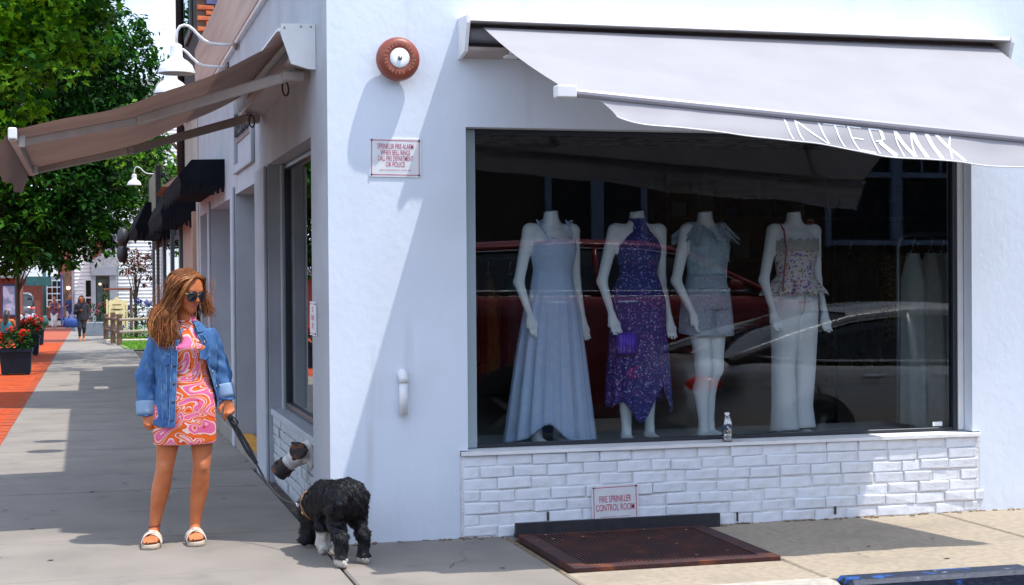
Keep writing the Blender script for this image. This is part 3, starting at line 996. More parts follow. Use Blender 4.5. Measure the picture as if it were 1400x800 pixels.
aw = thing("window_awning", "pale grey retractable awning over the display window with white shop lettering on its valance", "awning", (2.5, 0, 2.95))
x0, x1 = 0.80, 4.35
g = MB()
g.prism([(-0.002, 3.07), (-0.215, 3.055), (-0.222, 3.035), (-0.205, 3.033), (-0.002, 3.046)], 'x', x0, x1)
g.build("cassette_lid", AWM, aw)
g = MB()
g.prism([(-0.002, 2.845), (-0.15, 2.872), (-0.155, 2.892), (-0.002, 2.872)], 'x', x0 + 0.002, x1 - 0.002)
g.build("cassette_tray", AWG, aw)
MB().box(x0 + 0.001, x1 - 0.001, -0.012, -0.002, 2.8725, 3.0455).build("cassette_back", BAR, aw)
g = MB(); g.smooth = True
g.tube([(x0 + 0.03, -0.075, 2.97), (x1 - 0.03, -0.075, 2.97)], 0.045, 14)
g.build("roller", BAR, aw)
for xe in (x0, x1):
    g = MB().prism([(-0.001, 3.078), (-0.232, 3.062), (-0.232, 3.02), (-0.165, 2.862), (-0.001, 2.835)], 'x', xe - 0.022, xe - 0.001) if xe == x0 else \
        MB().prism([(-0.001, 3.078), (-0.232, 3.062), (-0.232, 3.02), (-0.165, 2.862), (-0.001, 2.835)], 'x', xe + 0.001, xe + 0.022)
    g.build("end_plate", AWM, aw)
g = MB(); g.bbox(1.02, 1.10, -0.20, -0.13, 2.83, 2.845, 0.003); g.bbox(1.05, 1.07, -0.17, -0.155, 2.845, 2.90, 0.002); g.bbox(1.025, 1.095, -0.19, -0.14, 2.90, 2.915, 0.003)
g.build("arm_bracket", AWM, aw)
# front bar falls a little towards the right
BA, BB = Vector((0.965, -1.455, 2.483)), Vector((4.345, -1.455, 2.232))
def bar(u): return BA.lerp(BB, u)
TA, TB = Vector((0.893, -0.16, 3.005)), Vector((4.30, -0.16, 2.985))
g = MB(); g.smooth = True
def fab(u, v):
    a = TA.lerp(TB, u); b = bar(0.004 + 0.992 * u) + Vector((0, 0, 0.022))
    p = a.lerp(b, v)
    p.z -= 0.035 * math.sin(math.pi * v) * (0.7 + 0.3 * math.sin(math.pi * u))
    p.z += 0.004 * math.sin(u * 37 + v * 2) * math.sin(math.pi * v)
    return p[:]
g.grid(fab, 48, 16)
g.build("canopy_cloth", CLOTH, aw, normals=False)
g = MB()
g.tube([bar(0), bar(1)], 0.022, 10)
g.build("front_bar", BAR, aw)
g = MB(); g.bbox(0.935, 1.04, -1.49, -1.42, 2.450, 2.512, 0.006)
g.build("bar_end_cap", AWM, aw)
for xs, k in ((1.25, 1), (4.0, -1)):
    e = Vector((xs + 0.45 * k, -0.80, 2.44)); b = bar((xs + 0.05 * k - 0.965) / 3.38) + Vector((0, 0.02, -0.035))
    g = MB(); g.tube([(xs, -0.13, 2.80), e], 0.024, 8); g.tube([e, b], 0.02, 8); g.ball(e[:], 0.03, 5)
    g.build("folding_arm", AWG, aw)
# valance with a wavy lower edge
def val(u, v, off=0.0):
    """u along the bar 0..1, v 0 at the bar .. 1 at the hem"""
    p = bar(0.062 + 0.938 * u)
    s = 3.17 * u
    h = 0.165 - 0.075 * math.exp(-u * 3.2) + 0.010 * math.sin(s * 4.1 + 0.6) + 0.006 * math.sin(s * 9.3)
    p = p + Vector((0, 0, -0.018 - h * v))
    wv = 0.016 * math.sin(s * 5.2 + 0.7) + 0.010 * math.sin(s * 11.7 + 1) + 0.005 * math.sin(s * 23 + v * 3)
    p.y += (wv - 0.095) * v + 0.012 * math.sin(v * 4 + s * 3) * v - off
    p.x += 0.012 * math.sin(v * 5 + s * 2) * v + (0.035 * (1 - math.cos(v * 3)) * math.exp(-u * 30))
    return p
g = MB(); g.smooth = True
g.grid(lambda u, v: val(u, v)[:], 140, 8)
g.build("valance", CLOTH, aw, normals=False)
g = MB(); g.smooth = True
g.tube([val(i / 140, 1.0, 0.001)[:] for i in range(141)], 0.0035, 6)
g.build("hem_piping", AWM, aw)
# shop lettering, thin strokes for INTE and heavier ones for RMIX
def uX(x): return (2.185 + (x - 2.225) * 0.9185 - 0.965 - 0.062 * 3.38) / (0.938 * 3.38)
LET = mat("white_valance_lettering", (0.92, 0.92, 0.94), 0.6, emit=None)
L = MB()
def stroke(a, b, w, up_=None):
    (xa, va), (xb, vb) = a, b
    n = 10
    dx, dv = xb - xa, (vb - va) * 0.15
    ln = math.hypot(dx, dv)
    nx, nv = -dv / ln * w / 2, dx / ln * w / 2 / 0.15
    pts = []
    for i in range(n + 1):
        t = i / n
        x, v = xa + dx * t, va + (vb - va) * t
        if abs(dv) > abs(dx):
            pts.append((val(uX(x - w / 2), v, 0.003)[:], val(uX(x + w / 2), v, 0.003)[:]))
        else:
            pts.append((val(uX(x + nx), v + nv, 0.003)[:], val(uX(x - nx), v - nv, 0.003)[:]))
    for p, q in zip(pts[:-1], pts[1:]):
        L.add([p[0], p[1], q[1], q[0]], [(0, 1, 2, 3)])
th, bd = 0.0095, 0.027
T, B = 0.06, 0.93
stroke((2.225, T), (2.245, B), th)
L.build("letter", LET, aw, normals=False); L = MB()
stroke((2.29, T), (2.31, B), th); stroke((2.29, T), (2.46, B), th * 1.2); stroke((2.44, T), (2.47, B), th)
L.build("letter", LET, aw, normals=False); L = MB()
stroke((2.54, T), (2.565, B), th); stroke((2.47, T + .03), (2.61, T + .03), th * .7)
L.build("letter", LET, aw, normals=False); L = MB()
stroke((2.625, T), (2.65, B), th); stroke((2.63, T + .03), (2.71, T + .03), th * .7); stroke((2.64, .5), (2.71, .5), th * .6); stroke((2.65, B), (2.755, B), th * .8)
L.build("letter", LET, aw, normals=False); L = MB()
stroke((2.76, T), (2.785, B), th); stroke((2.765, T + .03), (2.835, T + .03), th * .8); stroke((2.835, T + .04), (2.845, .42), bd * .8); stroke((2.84, .44), (2.79, .50), th * .8)
stroke((2.815, .5), (2.895, B), bd)
L.build("letter", LET, aw, normals=False); L = MB()
stroke((2.925, T), (2.94, B), th); stroke((2.93, T), (3.005, B), bd); stroke((3.035, T), (3.005, B), th); stroke((3.045, T), (3.075, B), bd)
L.build("letter", LET, aw, normals=False); L = MB()
stroke((3.135, T), (3.165, B), bd)
L.build("letter", LET, aw, normals=False); L = MB()
stroke((3.20, T), (3.305, B), bd); stroke((3.29, T), (3.225, B), th)
L.build("letter", LET, aw, normals=False)

# side street awning seen from its end
sa = thing("side_awning", "retractable awning with bounce tinted cloth and folding arms projecting over the side street walk", "awning", (0, 2, 2.9))
y0, y1 = 0.46, 3.72
g = MB()
g.prism([(-0.002, 3.075), (-0.225, 3.06), (-0.232, 3.04), (-0.002, 3.05)], 'y', y0, y1); g.build("cassette_lid", AWM, sa)
g = MB().prism([(-0.002, 2.84), (-0.15, 2.865), (-0.155, 2.885), (-0.002, 2.865)], 'y', y0, y1); g.build("cassette_tray", AWG, sa)
g = MB(); g.smooth = True
g.tube([(-0.075, y0 + 0.02, 2.97), (-0.075, y1 - 0.02, 2.97)], 0.045, 14); g.build("roller", BAR, sa)
for ye, s in ((y0, -1), (y1, 1)):
    g = MB().prism([(-0.002, 3.09), (-0.205, 3.085), (-0.212, 3.03), (-0.15, 2.845), (-0.04, 2.815), (-0.002, 2.815)], 'y', min(ye + s * 0.001, ye + s * 0.02), max(ye + s * 0.001, ye + s * 0.02))
    e = g.build("end_plate", AWM, sa)
    for (xx, zz) in ((-0.19, 3.06), (-0.09, 3.07), (-0.03, 3.07)):
        b = MB(); b.lathe([(0.006, 0), (0.006, s * 0.004), (0, s * 0.005)], (xx, ye + s * 0.02, zz), 'y', 8); b.build("screw", STEEL, e)
FA, FB = Vector((-1.75, 0.55, 2.405)), Vector((-1.75, 3.64, 2.375))
g = MB(); g.smooth = True
def fab2(u, v):
    a = Vector((-0.15, 0.53 + u * 3.13, 3.01)); b = FA.lerp(FB, u) + Vector((0, 0, 0.03))
    p = a.lerp(b, v)
    p.z -= 0.10 * math.sin(math.pi * v) * (0.8 + 0.2 * math.sin(math.pi * u))
    p.z += 0.006 * math.sin(v * 17 + u * 3)
    return p[:]
g.grid(fab2, 20, 30)
g.build("canopy_cloth", CLOTHB, sa, normals=False)
g = MB(); g.bbox(-1.785, -1.735, 0.53, 3.66, 2.36, 2.435, 0.008); g.build("front_bar", AWG, sa)
g = MB(); g.bbox(-1.785, -1.735, 0.508, 0.528, 2.372, 2.438, 0.006); g.build("bar_end_cap", AWM, sa)
for ya, el, ye in ((0.74, (-1.02, 0.98, 2.545), 0.80), (3.40, (-1.02, 3.02, 2.52), 3.30)):
    a, e, b = Vector((-0.10, ya, 2.82)), Vector(el), Vector((-1.73, ye, 2.375))
    def beam(p, q, w, h):
        g = MB(); d = (q - p).normalized(); s = d.cross(Vector((0, 0, 1))).normalized(); n = s.cross(d)
        g.loft([[p + s * i * w + n * j * h for i, j in ((-1, -.7), (-.7, -1), (.7, -1), (1, -.7), (1, .7), (.7, 1), (-.7, 1), (-1, .7))],
                [q + s * i * w * .9 + n * j * h * .9 for i, j in ((-1, -.7), (-.7, -1), (.7, -1), (1, -.7), (1, .7), (.7, 1), (-.7, 1), (-1, .7))]])
        return g
    beam(a, e, 0.022, 0.034).build("upper_arm", AWG, sa)
    beam(e + (e - a).normalized() * 0.03, b, 0.018, 0.026).build("forearm", AWG, sa)
    g = MB(); g.bbox(e.x - .028, e.x + .022, e.y - .022, e.y + .022, e.z - .030, e.z + .028, .006); g.build("elbow_joint", AWG, sa)
    g = MB(); g.bbox(-0.17, -0.03, ya - .05, ya + .05, 2.775, 2.835, .008); g.bbox(-0.14, -0.09, ya - .03, ya + .03, 2.835, 2.87, .004); g.build("arm_bracket", AWG, sa)
    g = MB(); g.bbox(-1.74, -1.70, ye - .035, ye + .035, 2.35, 2.42, .006); g.build("bar_joint", AWM, sa)
g = MB(); g.smooth = True
def val2(u, v):
    p = FA.lerp(FB, u) + Vector((-0.036, 0, -0.03 + 0.03))
    s = u * 3.1
    fl = 0.16 * math.exp(-u * 2.2) + 0.03
    return (p.x - fl * v * (0.7 + 0.3 * v) + 0.012 * math.sin(s * 7 + v) * v, p.y - 0.05 * v * math.exp(-u * 9) + 0.0, p.z - 0.175 * v - 0.012 * math.sin(s * 6) * v)
g.grid(val2, 60, 7)
g.build("valance", CLOTHB, sa, normals=False)
g = MB(); g.smooth = True
for yy in (0.9, 3.0):
    pts = [(-0.13 + 0.02 * math.sin(t * 6.28), yy + 0.03 * math.cos(t * 6.28), 2.80 - 0.05 * (1 - math.cos(t * 6.28))) for t in [i / 12 for i in range(13)]]
    g.tube(pts, 0.006, 6)
g.build("crank_loop", BLACKM, sa)

# ------------------------------------------------------------------ gooseneck lamps over the side wall
LAMPW = mat("lamp_white_enamel", (0.76, 0.77, 0.79), 0.35, col2=(0.70, 0.71, 0.73), nscale=10)
LAMPI = mat("lamp_inner", (0.55, 0.55, 0.53), 0.5)
def gooseneck():
    t = thing("wall_lamp", "x", "lamp", (0, 0, 0), "white gooseneck lamps along the side wall")
    g = MB(); g.smooth = True
    g.lathe([(0.05, 0.0), (0.05, -0.015), (0.03, -0.03), (0.012, -0.035)], (-0.035, 0, 0), 'x', 16)
    g.build("wall_rose", mat("lamp_bracket_brown", (0.16, 0.10, 0.07), 0.6) if "lamp_bracket_brown" not in MATS else MATS["lamp_bracket_brown"], t)
    g = MB(); g.smooth = True
    pts = [(-0.04, 0, 0), (-0.20, 0, 0.0), (-0.28, 0, 0.008), (-0.335, 0, 0.035), (-0.385, 0, 0.08), (-0.425, 0, 0.125), (-0.465, 0, 0.155), (-0.505, 0, 0.165), (-0.545, 0, 0.15), (-0.57, 0, 0.11), (-0.578, 0, 0.06), (-0.58, 0, -0.02)]
    g.tube(pts, 0.0135, 10)
    g.build("arm", LAMPW, t)
    g = MB(); g.smooth = True
    g.lathe([(0.016, 0.0), (0.024, -0.004), (0.05, -0.02), (0.054, -0.035), (0.058, -0.125), (0.066, -0.14), (0.105, -0.165), (0.142, -0.20), (0.162, -0.245), (0.167, -0.275)], (-0.58, 0, 0.0), 'z', 28, caps=False)
    g.build("shade", LAMPW, t)
    g = MB(); g.smooth = True
    g.lathe([(0.163, -0.273), (0.155, -0.24), (0.13, -0.195), (0.05, -0.14), (0.0, -0.13)], (-0.58, 0, 0.0), 'z', 28, caps=False)
    g.build("shade_lining", LAMPI, t)
    g = MB(); g.ball((-0.58, 0, -0.20), 0.035, 6, (1, 1, 1.3)); g.build("bulb", SIGNW, t)
    return t
l1 = gooseneck()
l1["label"] = "white gooseneck lamp on the side wall, the higher of the two above the side awning"
l1.location = (0.02, 5.36, 3.68)
l2 = copy_tree(l1); l2.location = (0.03, 6.42, 3.62); l2["label"] = "white gooseneck lamp half hidden behind the first above the side awning"
l3 = copy_tree(l1); l3.location = (-0.22, 17.0, 3.27); l3.scale = (0.68, 0.68, 0.68); l3["label"] = "small white lamp hanging below the side awning in front of the tree"
# ------------------------------------------------------------------ shops further along the side street
PALEY = mat("pale_plaster", (0.46, 0.46, 0.40), 0.75, col2=(0.38, 0.38, 0.35), nscale=2, bump=0.2, bscale=30)
GREYGREEN = mat("grey_green_paint", (0.10, 0.13, 0.135), 0.6, col2=(0.08, 0.105, 0.11), nscale=3)
DKWIN = glass_mat("dark_shop_glass", (0.10, 0.12, 0.14), 0.25)
BLKCLOTH = mat("black_awning_cloth", (0.006, 0.007, 0.011), 0.9, col2=(0.010, 0.011, 0.016), nscale=5, spec=0.08)
TANP = mat("tan_plaster", (0.40, 0.27, 0.21), 0.75, col2=(0.34, 0.23, 0.18), nscale=4)
DKBRK = mat("shade_toned_brick_side", (0.05, 0.045, 0.045), 0.8, col2=(0.03, 0.03, 0.035), nscale=6)  # side face of the brick building, shade put into its dark colour

tb = thing("brick_building", "tall orange and blue brick building rising behind the white shop", "building", (3, 12.5, 0))
g = MB()
TX0, TX1, TY0, TY1, TZ = 0.0, 8.0, 10.95, 13.9, 10.5
g.quad((TX0, TY0, H), (TX1, TY0, H), (TX1, TY0, TZ), (TX0, TY0, TZ))
g.quad((TX0, TY1, -0.4), (TX0, TY1, TZ), (TX1, TY1, TZ), (TX1, TY1, -0.4))
g.quad((TX1, TY0, -0.4), (TX1, TY1, -0.4), (TX1, TY1, TZ), (TX1, TY0, TZ))
g.quad((TX0, TY0, TZ), (TX1, TY0, TZ), (TX1, TY1, TZ), (TX0, TY1, TZ))
g.build("wall", mat("dark_mortar", (0.13, 0.08, 0.06), 0.9), tb)
g = MB(); g.quad((TX0, TY0, 3.7), (TX0, TY0, TZ), (TX0, TY1, TZ), (TX0, TY1, 3.7)); g.build("shaded_side_wall", DKBRK, tb)
g = MB(); g.quad((TX0 - 0.002, TY0, -0.4), (TX0 - 0.002, TY0, 3.74), (TX0 - 0.002, TY1, 3.74), (TX0 - 0.002, TY1, -0.4)); g.build("plaster_base", PALEY, tb)
for k, z in enumerate((4.75, 6.6)):
    w = MB(); w.bbox(-0.04, -0.003, 11.7, 12.9, z, z + 1.35, 0.01); w.build("window_frame", GREYGREEN, tb)
    w = MB(); w.box(-0.05, -0.041, 11.82, 12.78, z + 0.1, z + 1.25); w.build("pane", DKWIN, tb)
g = MB(); g.smooth = True; g.tube([(-0.05, 13.75, 2.9), (-0.05, 13.75, 10.4)], 0.06, 10); g.build("rain_pipe", BLACKM, tb)
bo = mat("orange_brick", (0.52, 0.13, 0.04), 0.8, col2=(0.42, 0.09, 0.03), nscale=12, bump=0.3)
bb = mat("blue_glazed_brick", (0.09, 0.10, 0.22), 0.4, col2=(0.06, 0.07, 0.15), nscale=12)
bmo = brick_meshes("brick", 0.205, 0.055, 0.06, bo, 3, 21)
bmb = brick_meshes("brick", 0.205, 0.055, 0.06, bb, 2, 22)
q = random.Random(4)
for c in range(22):
    z = H + 0.04 + c * 0.068
    for k in range(6):
        x = 0.11 + k * 0.217 + (0.0 if c % 2 else 0.108)
        blue = (c + k * 2) % 7 in (0, 1) and c % 4 in (0, 1)
        o = bpy.data.objects.new("brick", q.choice(bmb if blue else bmo)); COL.objects.link(o)
        o.parent = tb; o.matrix_parent_inverse = Matrix.Translation((-3, -12.5, 0))
        o.location = (x, TY0 - 0.012 + q.uniform(-.004, .004), z)

ss = thing("shop_row", "grey green storefronts under black awnings further along the side street", "shop", (2, 18, 0))
MB().box(0.02, 6, 13.92, 24.2, -0.7, 2.95).build("wall", GREYGREEN, ss)
MB().bbox(-0.06, 0.018, 11.35, 13.3, -0.5, 2.42, 0.01).build("tan_pilaster", TANP, tb)
for y in (14.3, 17.0, 19.7, 22.2):
    w = MB(); w.bbox(-0.03, 0.015, y, y + 1.9, 0.35, 2.25, 0.01); f = w.build("window_frame", BLACKM, ss)
    w = MB(); w.box(-0.04, -0.031, y + 0.1, y + 1.8, 0.45, 2.15); w.build("pane", DKWIN, f)
for y in (14.05, 16.5, 19.2, 21.9, 24.0):
    MB().bbox(-0.07, 0.018, y, y + 0.2, -0.6, 2.4, 0.01).build("pilaster", GREYGREEN, ss)

def black_awning(label, ya, yb, zt, zb, d, seed):
    t = thing("shop_awning", label, "awning", (0, (ya + yb) / 2, zb), "black awnings on the side street shops")
    g = MB()
    g.prism([(0.0, zb - 0.02), (0.0, zt), (-d * 0.72, zt - 0.01), (-d, zb + 0.08), (-d * 0.95, zb)], 'y', ya, yb)
    g.build("hood", BLKCLOTH, t)
    g = MB(); q = random.Random(seed)
    n = 26
    for i in range(n):
        y = ya + (yb - ya) * i / n
        dy = (yb - ya) / n * 0.9
        h = 0.10 + 0.06 * q.random()
        g.add([(-d * 0.95, y, zb), (-d * 0.95, y + dy, zb), (-d * 0.95 - 0.01, y + dy * 0.8, zb - h), (-d * 0.95 - 0.01, y + dy * 0.2, zb - h * 0.9)], [(0, 1, 2, 3)])
        x = -d * 0.95 * (i + 1) / n
    for i in range(9):
        x = -d * 0.95 * (i + 0.5) / 9
        h = 0.09 + 0.07 * q.random()
        g.add([(x - d * .05, ya + 0.005, zb), (x + d * .05, ya + 0.005, zb), (x + d * .03, ya - 0.005, zb - h), (x - d * .03, ya - 0.005, zb - h)], [(0, 1, 2, 3)])
    g.build("scalloped_valance", BLKCLOTH, t)
    return t
black_awning("black shop awning nearest the white shop, with a big flat end panel", 7.0, 10.6, 2.765, 2.52, 0.46, 1)
black_awning("long black shop awning beyond the nearest one, under the tan pilaster top", 11.4, 15.8, 2.74, 2.34, 0.45, 2)
black_awning("farthest black shop awning with ragged edge against the white house", 16.6, 22.5, 2.80, 2.32, 0.62, 3)
g = MB(); g.prism([(0.0, 2.74), (0.0, 3.05), (-0.42, 2.745)], 'y', 11.5, 13.8)
tag(g.build("tan_canopy_roof", TANP, None), "small tan sloping roof over the second black awning", "canopy")
bs = thing("hanging_board", "olive green wooden sign board hung above the black awnings", "sign", (-0.33, 16, 2.9))
g = MB(); g.bbox(-0.36, -0.31, 14.7, 17.6, 2.62, 3.20, 0.01); g.build("board", mat("olive_board", (0.16, 0.17, 0.09), 0.6, col2=(0.12, 0.12, 0.07), nscale=5), bs)
g = MB(); g.bbox(-0.375, -0.295, 14.64, 14.699, 2.58, 3.24, 0.006); g.bbox(-0.375, -0.295, 17.601, 17.66, 2.58, 3.24, 0.006); g.build("frame_end", BLACKM, bs)
g = MB(); g.tube([(-0.33, 15.2, 3.20), (0.03, 15.2, 2.9)], 0.015, 6); g.tube([(-0.33, 17.1, 3.20), (0.03, 17.1, 2.9)], 0.015, 6); g.build("bracket", BLACKM, bs)
for i, (x, y, z) in enumerate(((-0.72, 21.0, 2.30), (-0.70, 22.6, 2.02))):
    t = thing("hanging_lantern", ["dark lantern hanging from the farthest black awning", "dark small globe hanging lowest below the farthest black awning"][i], "lantern", (x, y, z))
    g = MB(); g.smooth = True
    g.lathe([(0.02, 0.22), (0.09, 0.18), (0.11, 0.0), (0.07, -0.12), (0.0, -0.13)], (x, y, z), 'z', 12); g.build("lantern_body", BLACKM, t)
    g = MB(); g.tube([(x, y, z + 0.2), (x + 0.05, y, 2.5)], 0.012, 6); g.build("hook", BLACKM, t)

# shop lettering plaque high on the side wall
pq = thing("shop_sign", "dark lettering high on the shaded side wall of the white shop", "sign", (-0.02, 4.85, 2.95))
g = MB(); g.box(-0.010, -0.004, 4.22, 5.60, 2.80, 3.07); g.build("sign_ground", mat("taupe_sign_ground", (0.22, 0.18, 0.18), 0.7), pq)
put_text("lettering", "INTERMIX", 0.29, (-0.030, 4.90, 2.935), mat("dark_sign_lettering", (0.03, 0.025, 0.035), 0.5), pq, 0.86, 0.004, 0.015, rz=-math.pi / 2)

# ------------------------------------------------------------------ building across the street (seen only in the window's reflection)
ab = thing("building", "brown brick building across the street with slate blue windows, mirrored in the shop window", "building", (6, -15.5, 0))
ACB = mat("brown_brick_far", (0.045, 0.028, 0.018), 0.85, col2=(0.03, 0.02, 0.014), nscale=8, stretch=(1, 1, 4))
MB().box(-14, 30, -22, -14, -0.3, 4.0).build("wall", ACB, ab)
SLATE = mat("slate_blue_frame", (0.16, 0.23, 0.36), 0.5, col2=(0.13, 0.19, 0.30))
APANE = mat("dark_pane_far", (0.006, 0.008, 0.012), 0.5, spec=0.2)
for xa, xb in ((-6.0, -3.5), (-1.0, 1.5), (5.62, 7.1), (10.4, 12.75), (15.5, 18), (20.5, 23)):
    w = thing("window", None, None, (xa, -13.9, 2.8)); w.parent = ab; w.matrix_parent_inverse = Matrix.Translation((-6, 15.5, 0))
    g = MB(); xm = (xa + xb) / 2 - .1
    g.bbox(xa - .1, xa, -13.999, -13.9, 2.0, 3.9, 0.01); g.bbox(xb, xb + .1, -13.999, -13.9, 2.0, 3.9, 0.01); g.bbox(xm, xm + .2, -13.999, -13.86, 2.0, 3.9, 0.01)
    for z in (2.02, 3.14, 3.8):
        for a, b in ((xa + .001, xm - .001), (xm + .201, xb - .001)):
            g.bbox(a, b, -13.999, -13.88, z, z + 0.09, 0.01)
    for a in (xa + .35, xa + .7, xb - .7, xb - .35):
        g.box(a, a + 0.035, -13.99, -13.92, 3.24, 3.79)
    g.build("frame", SLATE, w)
    MB().box(xa, xb, -13.985, -13.965, 2.1, 3.8).build("pane", APANE, w)

# ------------------------------------------------------------------ cars
TYRE = mat("tyre_rubber", (0.012, 0.012, 0.013), 0.85)
RIM = mat("alloy_rim", (0.35, 0.35, 0.37), 0.3, metal=0.9)
CARGL = mat("car_window_glass", (0.012, 0.016, 0.02), 0.06, spec=0.8)
CHROME = mat("chrome_trim", (0.75, 0.75, 0.77), 0.15, metal=1.0)
TAILR = mat("tail_lamp_red", (0.55, 0.01, 0.012), 0.2, emit=((0.9, 0.02, 0.02), 0.35))
HEADL = mat("head_lamp_clear", (0.6, 0.62, 0.65), 0.15)
BLKPL = mat("black_plastic", (0.015, 0.015, 0.017), 0.6)
def car(name, label, L, W, prof, belt, roofy, paint, wheels, wr, loc, rot, group=None, detail=True, zb=0.22):
    """prof: list of (x, z of bonnet/boot line); roofy: list of (x, z) of the roof outline from windscreen foot to rear window foot"""
    t = thing(name, label, "car", (0, 0, 0), group)
    hw = W / 2
    def top(x):
        for (xa, za), (xb, zb_) in zip(prof[:-1], prof[1:]):
            if xa <= x <= xb: return za + (zb_ - za) * (x - xa) / (xb - xa)
        return prof[-1][1]
    n = 40
    rings = []
    for i in range(n + 1):
        x = L * i / n
        zt = top(x)
        e = min(x, L - x) / L
        k = 1 - 0.16 * max(0, 1 - e / 0.10) ** 2
        w = hw * k
        b0 = zb + 0.10 * max(0, 1 - e / 0.06) ** 2
        r = [(0, zt + 0.012), (w * .6, zt + 0.008), (w * .84, zt - 0.01), (w * .94, zt - 0.05), (w * 0.985, zt - 0.16), (w, zt - 0.30), (w * 0.992, b0 + 0.22), (w * .97, b0 + 0.06), (w * .92, b0), (0, b0)]
        full = r + [(-a, z) for a, z in r[-2:0:-1]]
        rings.append([(x - L / 2, a, z) for a, z in full])
    g = MB(); g.smooth = True; g.loft(rings); body = g.build("body", paint, t)
    # greenhouse
    rings = []
    xs0, xs1 = roofy[0][0], roofy[-1][0]
    def rz(x):
        for (xa, za), (xb, zb_) in zip(roofy[:-1], roofy[1:]):
            if xa <= x <= xb: return za + (zb_ - za) * (x - xa) / (xb - xa)
        return roofy[-1][1]
    m = 30
    zmax = max(z for _, z in roofy)
    for i in range(m + 1):
        x = xs0 + (xs1 - xs0) * i / m
        z = rz(x); tb_ = top(x) - 0.02
        h = max(z - tb_, 0.005)
        f = min(1, h / (zmax - belt))
        yt = hw * (0.90 - 0.20 * f); yb = hw * 0.90
        rings.append([(x - L / 2, y, zz) for y, zz in ((yb, tb_), (yb - (yb - yt) * .5, tb_ + h * .5), (yt + 0.015, tb_ + h * .88), (yt - 0.05, tb_ + h * 0.97), (0, tb_ + h), (-yt + 0.05, tb_ + h * .97), (-yt - 0.015, tb_ + h * .88), (-yb + (yb - yt) * .5, tb_ + h * .5), (-yb, tb_))])
    g = MB(); g.smooth = True; g.loft(rings, caps=False, closed=False); g.build("glasshouse", CARGL, t)
    # roof skin over the flat part
    g = MB(); g.smooth = True
    idx = [i for i in range(m + 1) if rz(xs0 + (xs1 - xs0) * i / m) > belt + (zmax - belt) * 0.80]
    g.loft([[(p[0], p[1] * 1.01, p[2] + 0.012) for p in rings[i][2:7]] for i in idx], caps=False, closed=False)
    g.build("roof", paint, t)
    # pillars: along the roof outline and between the side windows
    for s in (1, -1):
        g = MB(); g.smooth = True
        g.tube([(r[2 if s > 0 else 6][0], r[2 if s > 0 else 6][1] * 1.005, r[2 if s > 0 else 6][2]) for r in rings], 0.032, 6)
        xm = xs0 + (xs1 - xs0) * 0.52
        r = rings[int(m * 0.52)]
        g.tube([(r[0][0], s * r[0][1] * 1.0, r[0][2]), (r[2][0], s * r[2][1], r[2][2])], 0.035, 6)
        g.build("pillar", paint, t)
        if detail:
            g = MB(); g.smooth = True
            g.tube([(r_[0][0], s * (r_[0][1] + 0.012), r_[0][2] + 0.03) for r_ in rings[2:-2]], 0.011, 6)
            g.tube([(r_[2][0], s * (r_[2][1] + 0.028), r_[2][2] - 0.03) for r_ in rings[4:-3]], 0.009, 6)
            g.build("chrome_strip", CHROME, t)
    for wx in wheels:
        for s in (1, -1):
            yo = s * (hw + 0.004)
            g = MB(); g.smooth = True
            g.lathe([(0.0, -s * 0.05), (wr * 1.14, -s * 0.05), (wr * 1.14, 0.002 * s)], (wx - L / 2, yo - s * 0.002, wr), 'y', 28); g.build("wheel_arch", BLKPL, t)
            wh = thing("wheel", None, None, (wx - L / 2, yo, wr)); wh.parent = t
            g = MB(); g.smooth = True
            g.lathe([(wr * .64, s * 0.012), (wr * .70, s * 0.022), (wr * .93, s * 0.02), (wr, -s * 0.01), (wr, -s * 0.17), (0, -s * 0.17)], (wx - L / 2, yo, wr), 'y', 28); g.build("tyre", TYRE, wh)
            g = MB()
            g.lathe([(wr * .64, s * 0.012), (wr * .6, -s * 0.005), (wr * .6, -s * .05), (0.0, -s * 0.05)], (wx - L / 2, yo, wr), 'y', 24)
            for k in range(5):
                a = k * 2 * math.pi / 5
                c, d = math.cos(a), math.sin(a)
                g.tube([(wx - L / 2 + c * .03, yo + s * .004, wr + d * .03), (wx - L / 2 + c * wr * .62, yo, wr + d * wr * .62)], [wr * .13, wr * .09], 6)
            g.ball((wx - L / 2, yo + s * .008, wr), wr * .14, 4); g.build("rim", RIM, wh)
    for s in (1, -1):
        zt = top(0.12); zh = top(L - 0.25)
        g = MB(); g.smooth = True; g.ball((-L / 2 + 0.14, s * hw * 0.80, zt - 0.15), 0.12, 8, (1.55, 1.55 * hw / .9 * .75, 0.62)); g.build("tail_light", TAILR, t)
        g = MB(); g.smooth = True; g.ball((L / 2 - 0.16, s * hw * 0.76, zh - 0.10), 0.11, 8, (1.5, 1.5, 0.6)); g.build("headlight", HEADL, t)
        if detail:
            for hx in (0.40, 0.60):
                g = MB(); x = xs0 + (xs1 - xs0) * hx - L / 2 - 0.1
                g.bbox(x - .11, x + .11, s * (hw + 0.002) - .014, s * (hw + 0.002) + .014, belt - 0.115, belt - 0.085, .008); g.build("door_handle", CHROME, t)
            g = MB(); g.smooth = True; x = xs1 - L / 2 - 0.45
            g.ball((x, s * (hw + 0.07), belt + 0.06), 0.09, 6, (0.8, 1, 0.7)); g.build("wing_mirror", paint, t)
            for hx in (0.22, 0.515, 0.80):
                x = xs0 + (xs1 - xs0) * hx - L / 2
                g = MB(); g.box(x - .003, x + .003, s * (hw + 0.001) - .004, s * (hw + 0.001) + .004, zb + 0.3, belt - 0.16); g.build("door_seam", BLKPL, t)
    g = MB(); g.bbox(-L / 2 - 0.03, -L / 2 + 0.05, -hw * .72, hw * .72, zb + 0.05, zb + 0.22, .02); g.bbox(L / 2 - 0.05, L / 2 + 0.03, -hw * .72, hw * .72, zb + 0.03, zb + 0.22, .02); g.build("bumper", BLKPL, t)
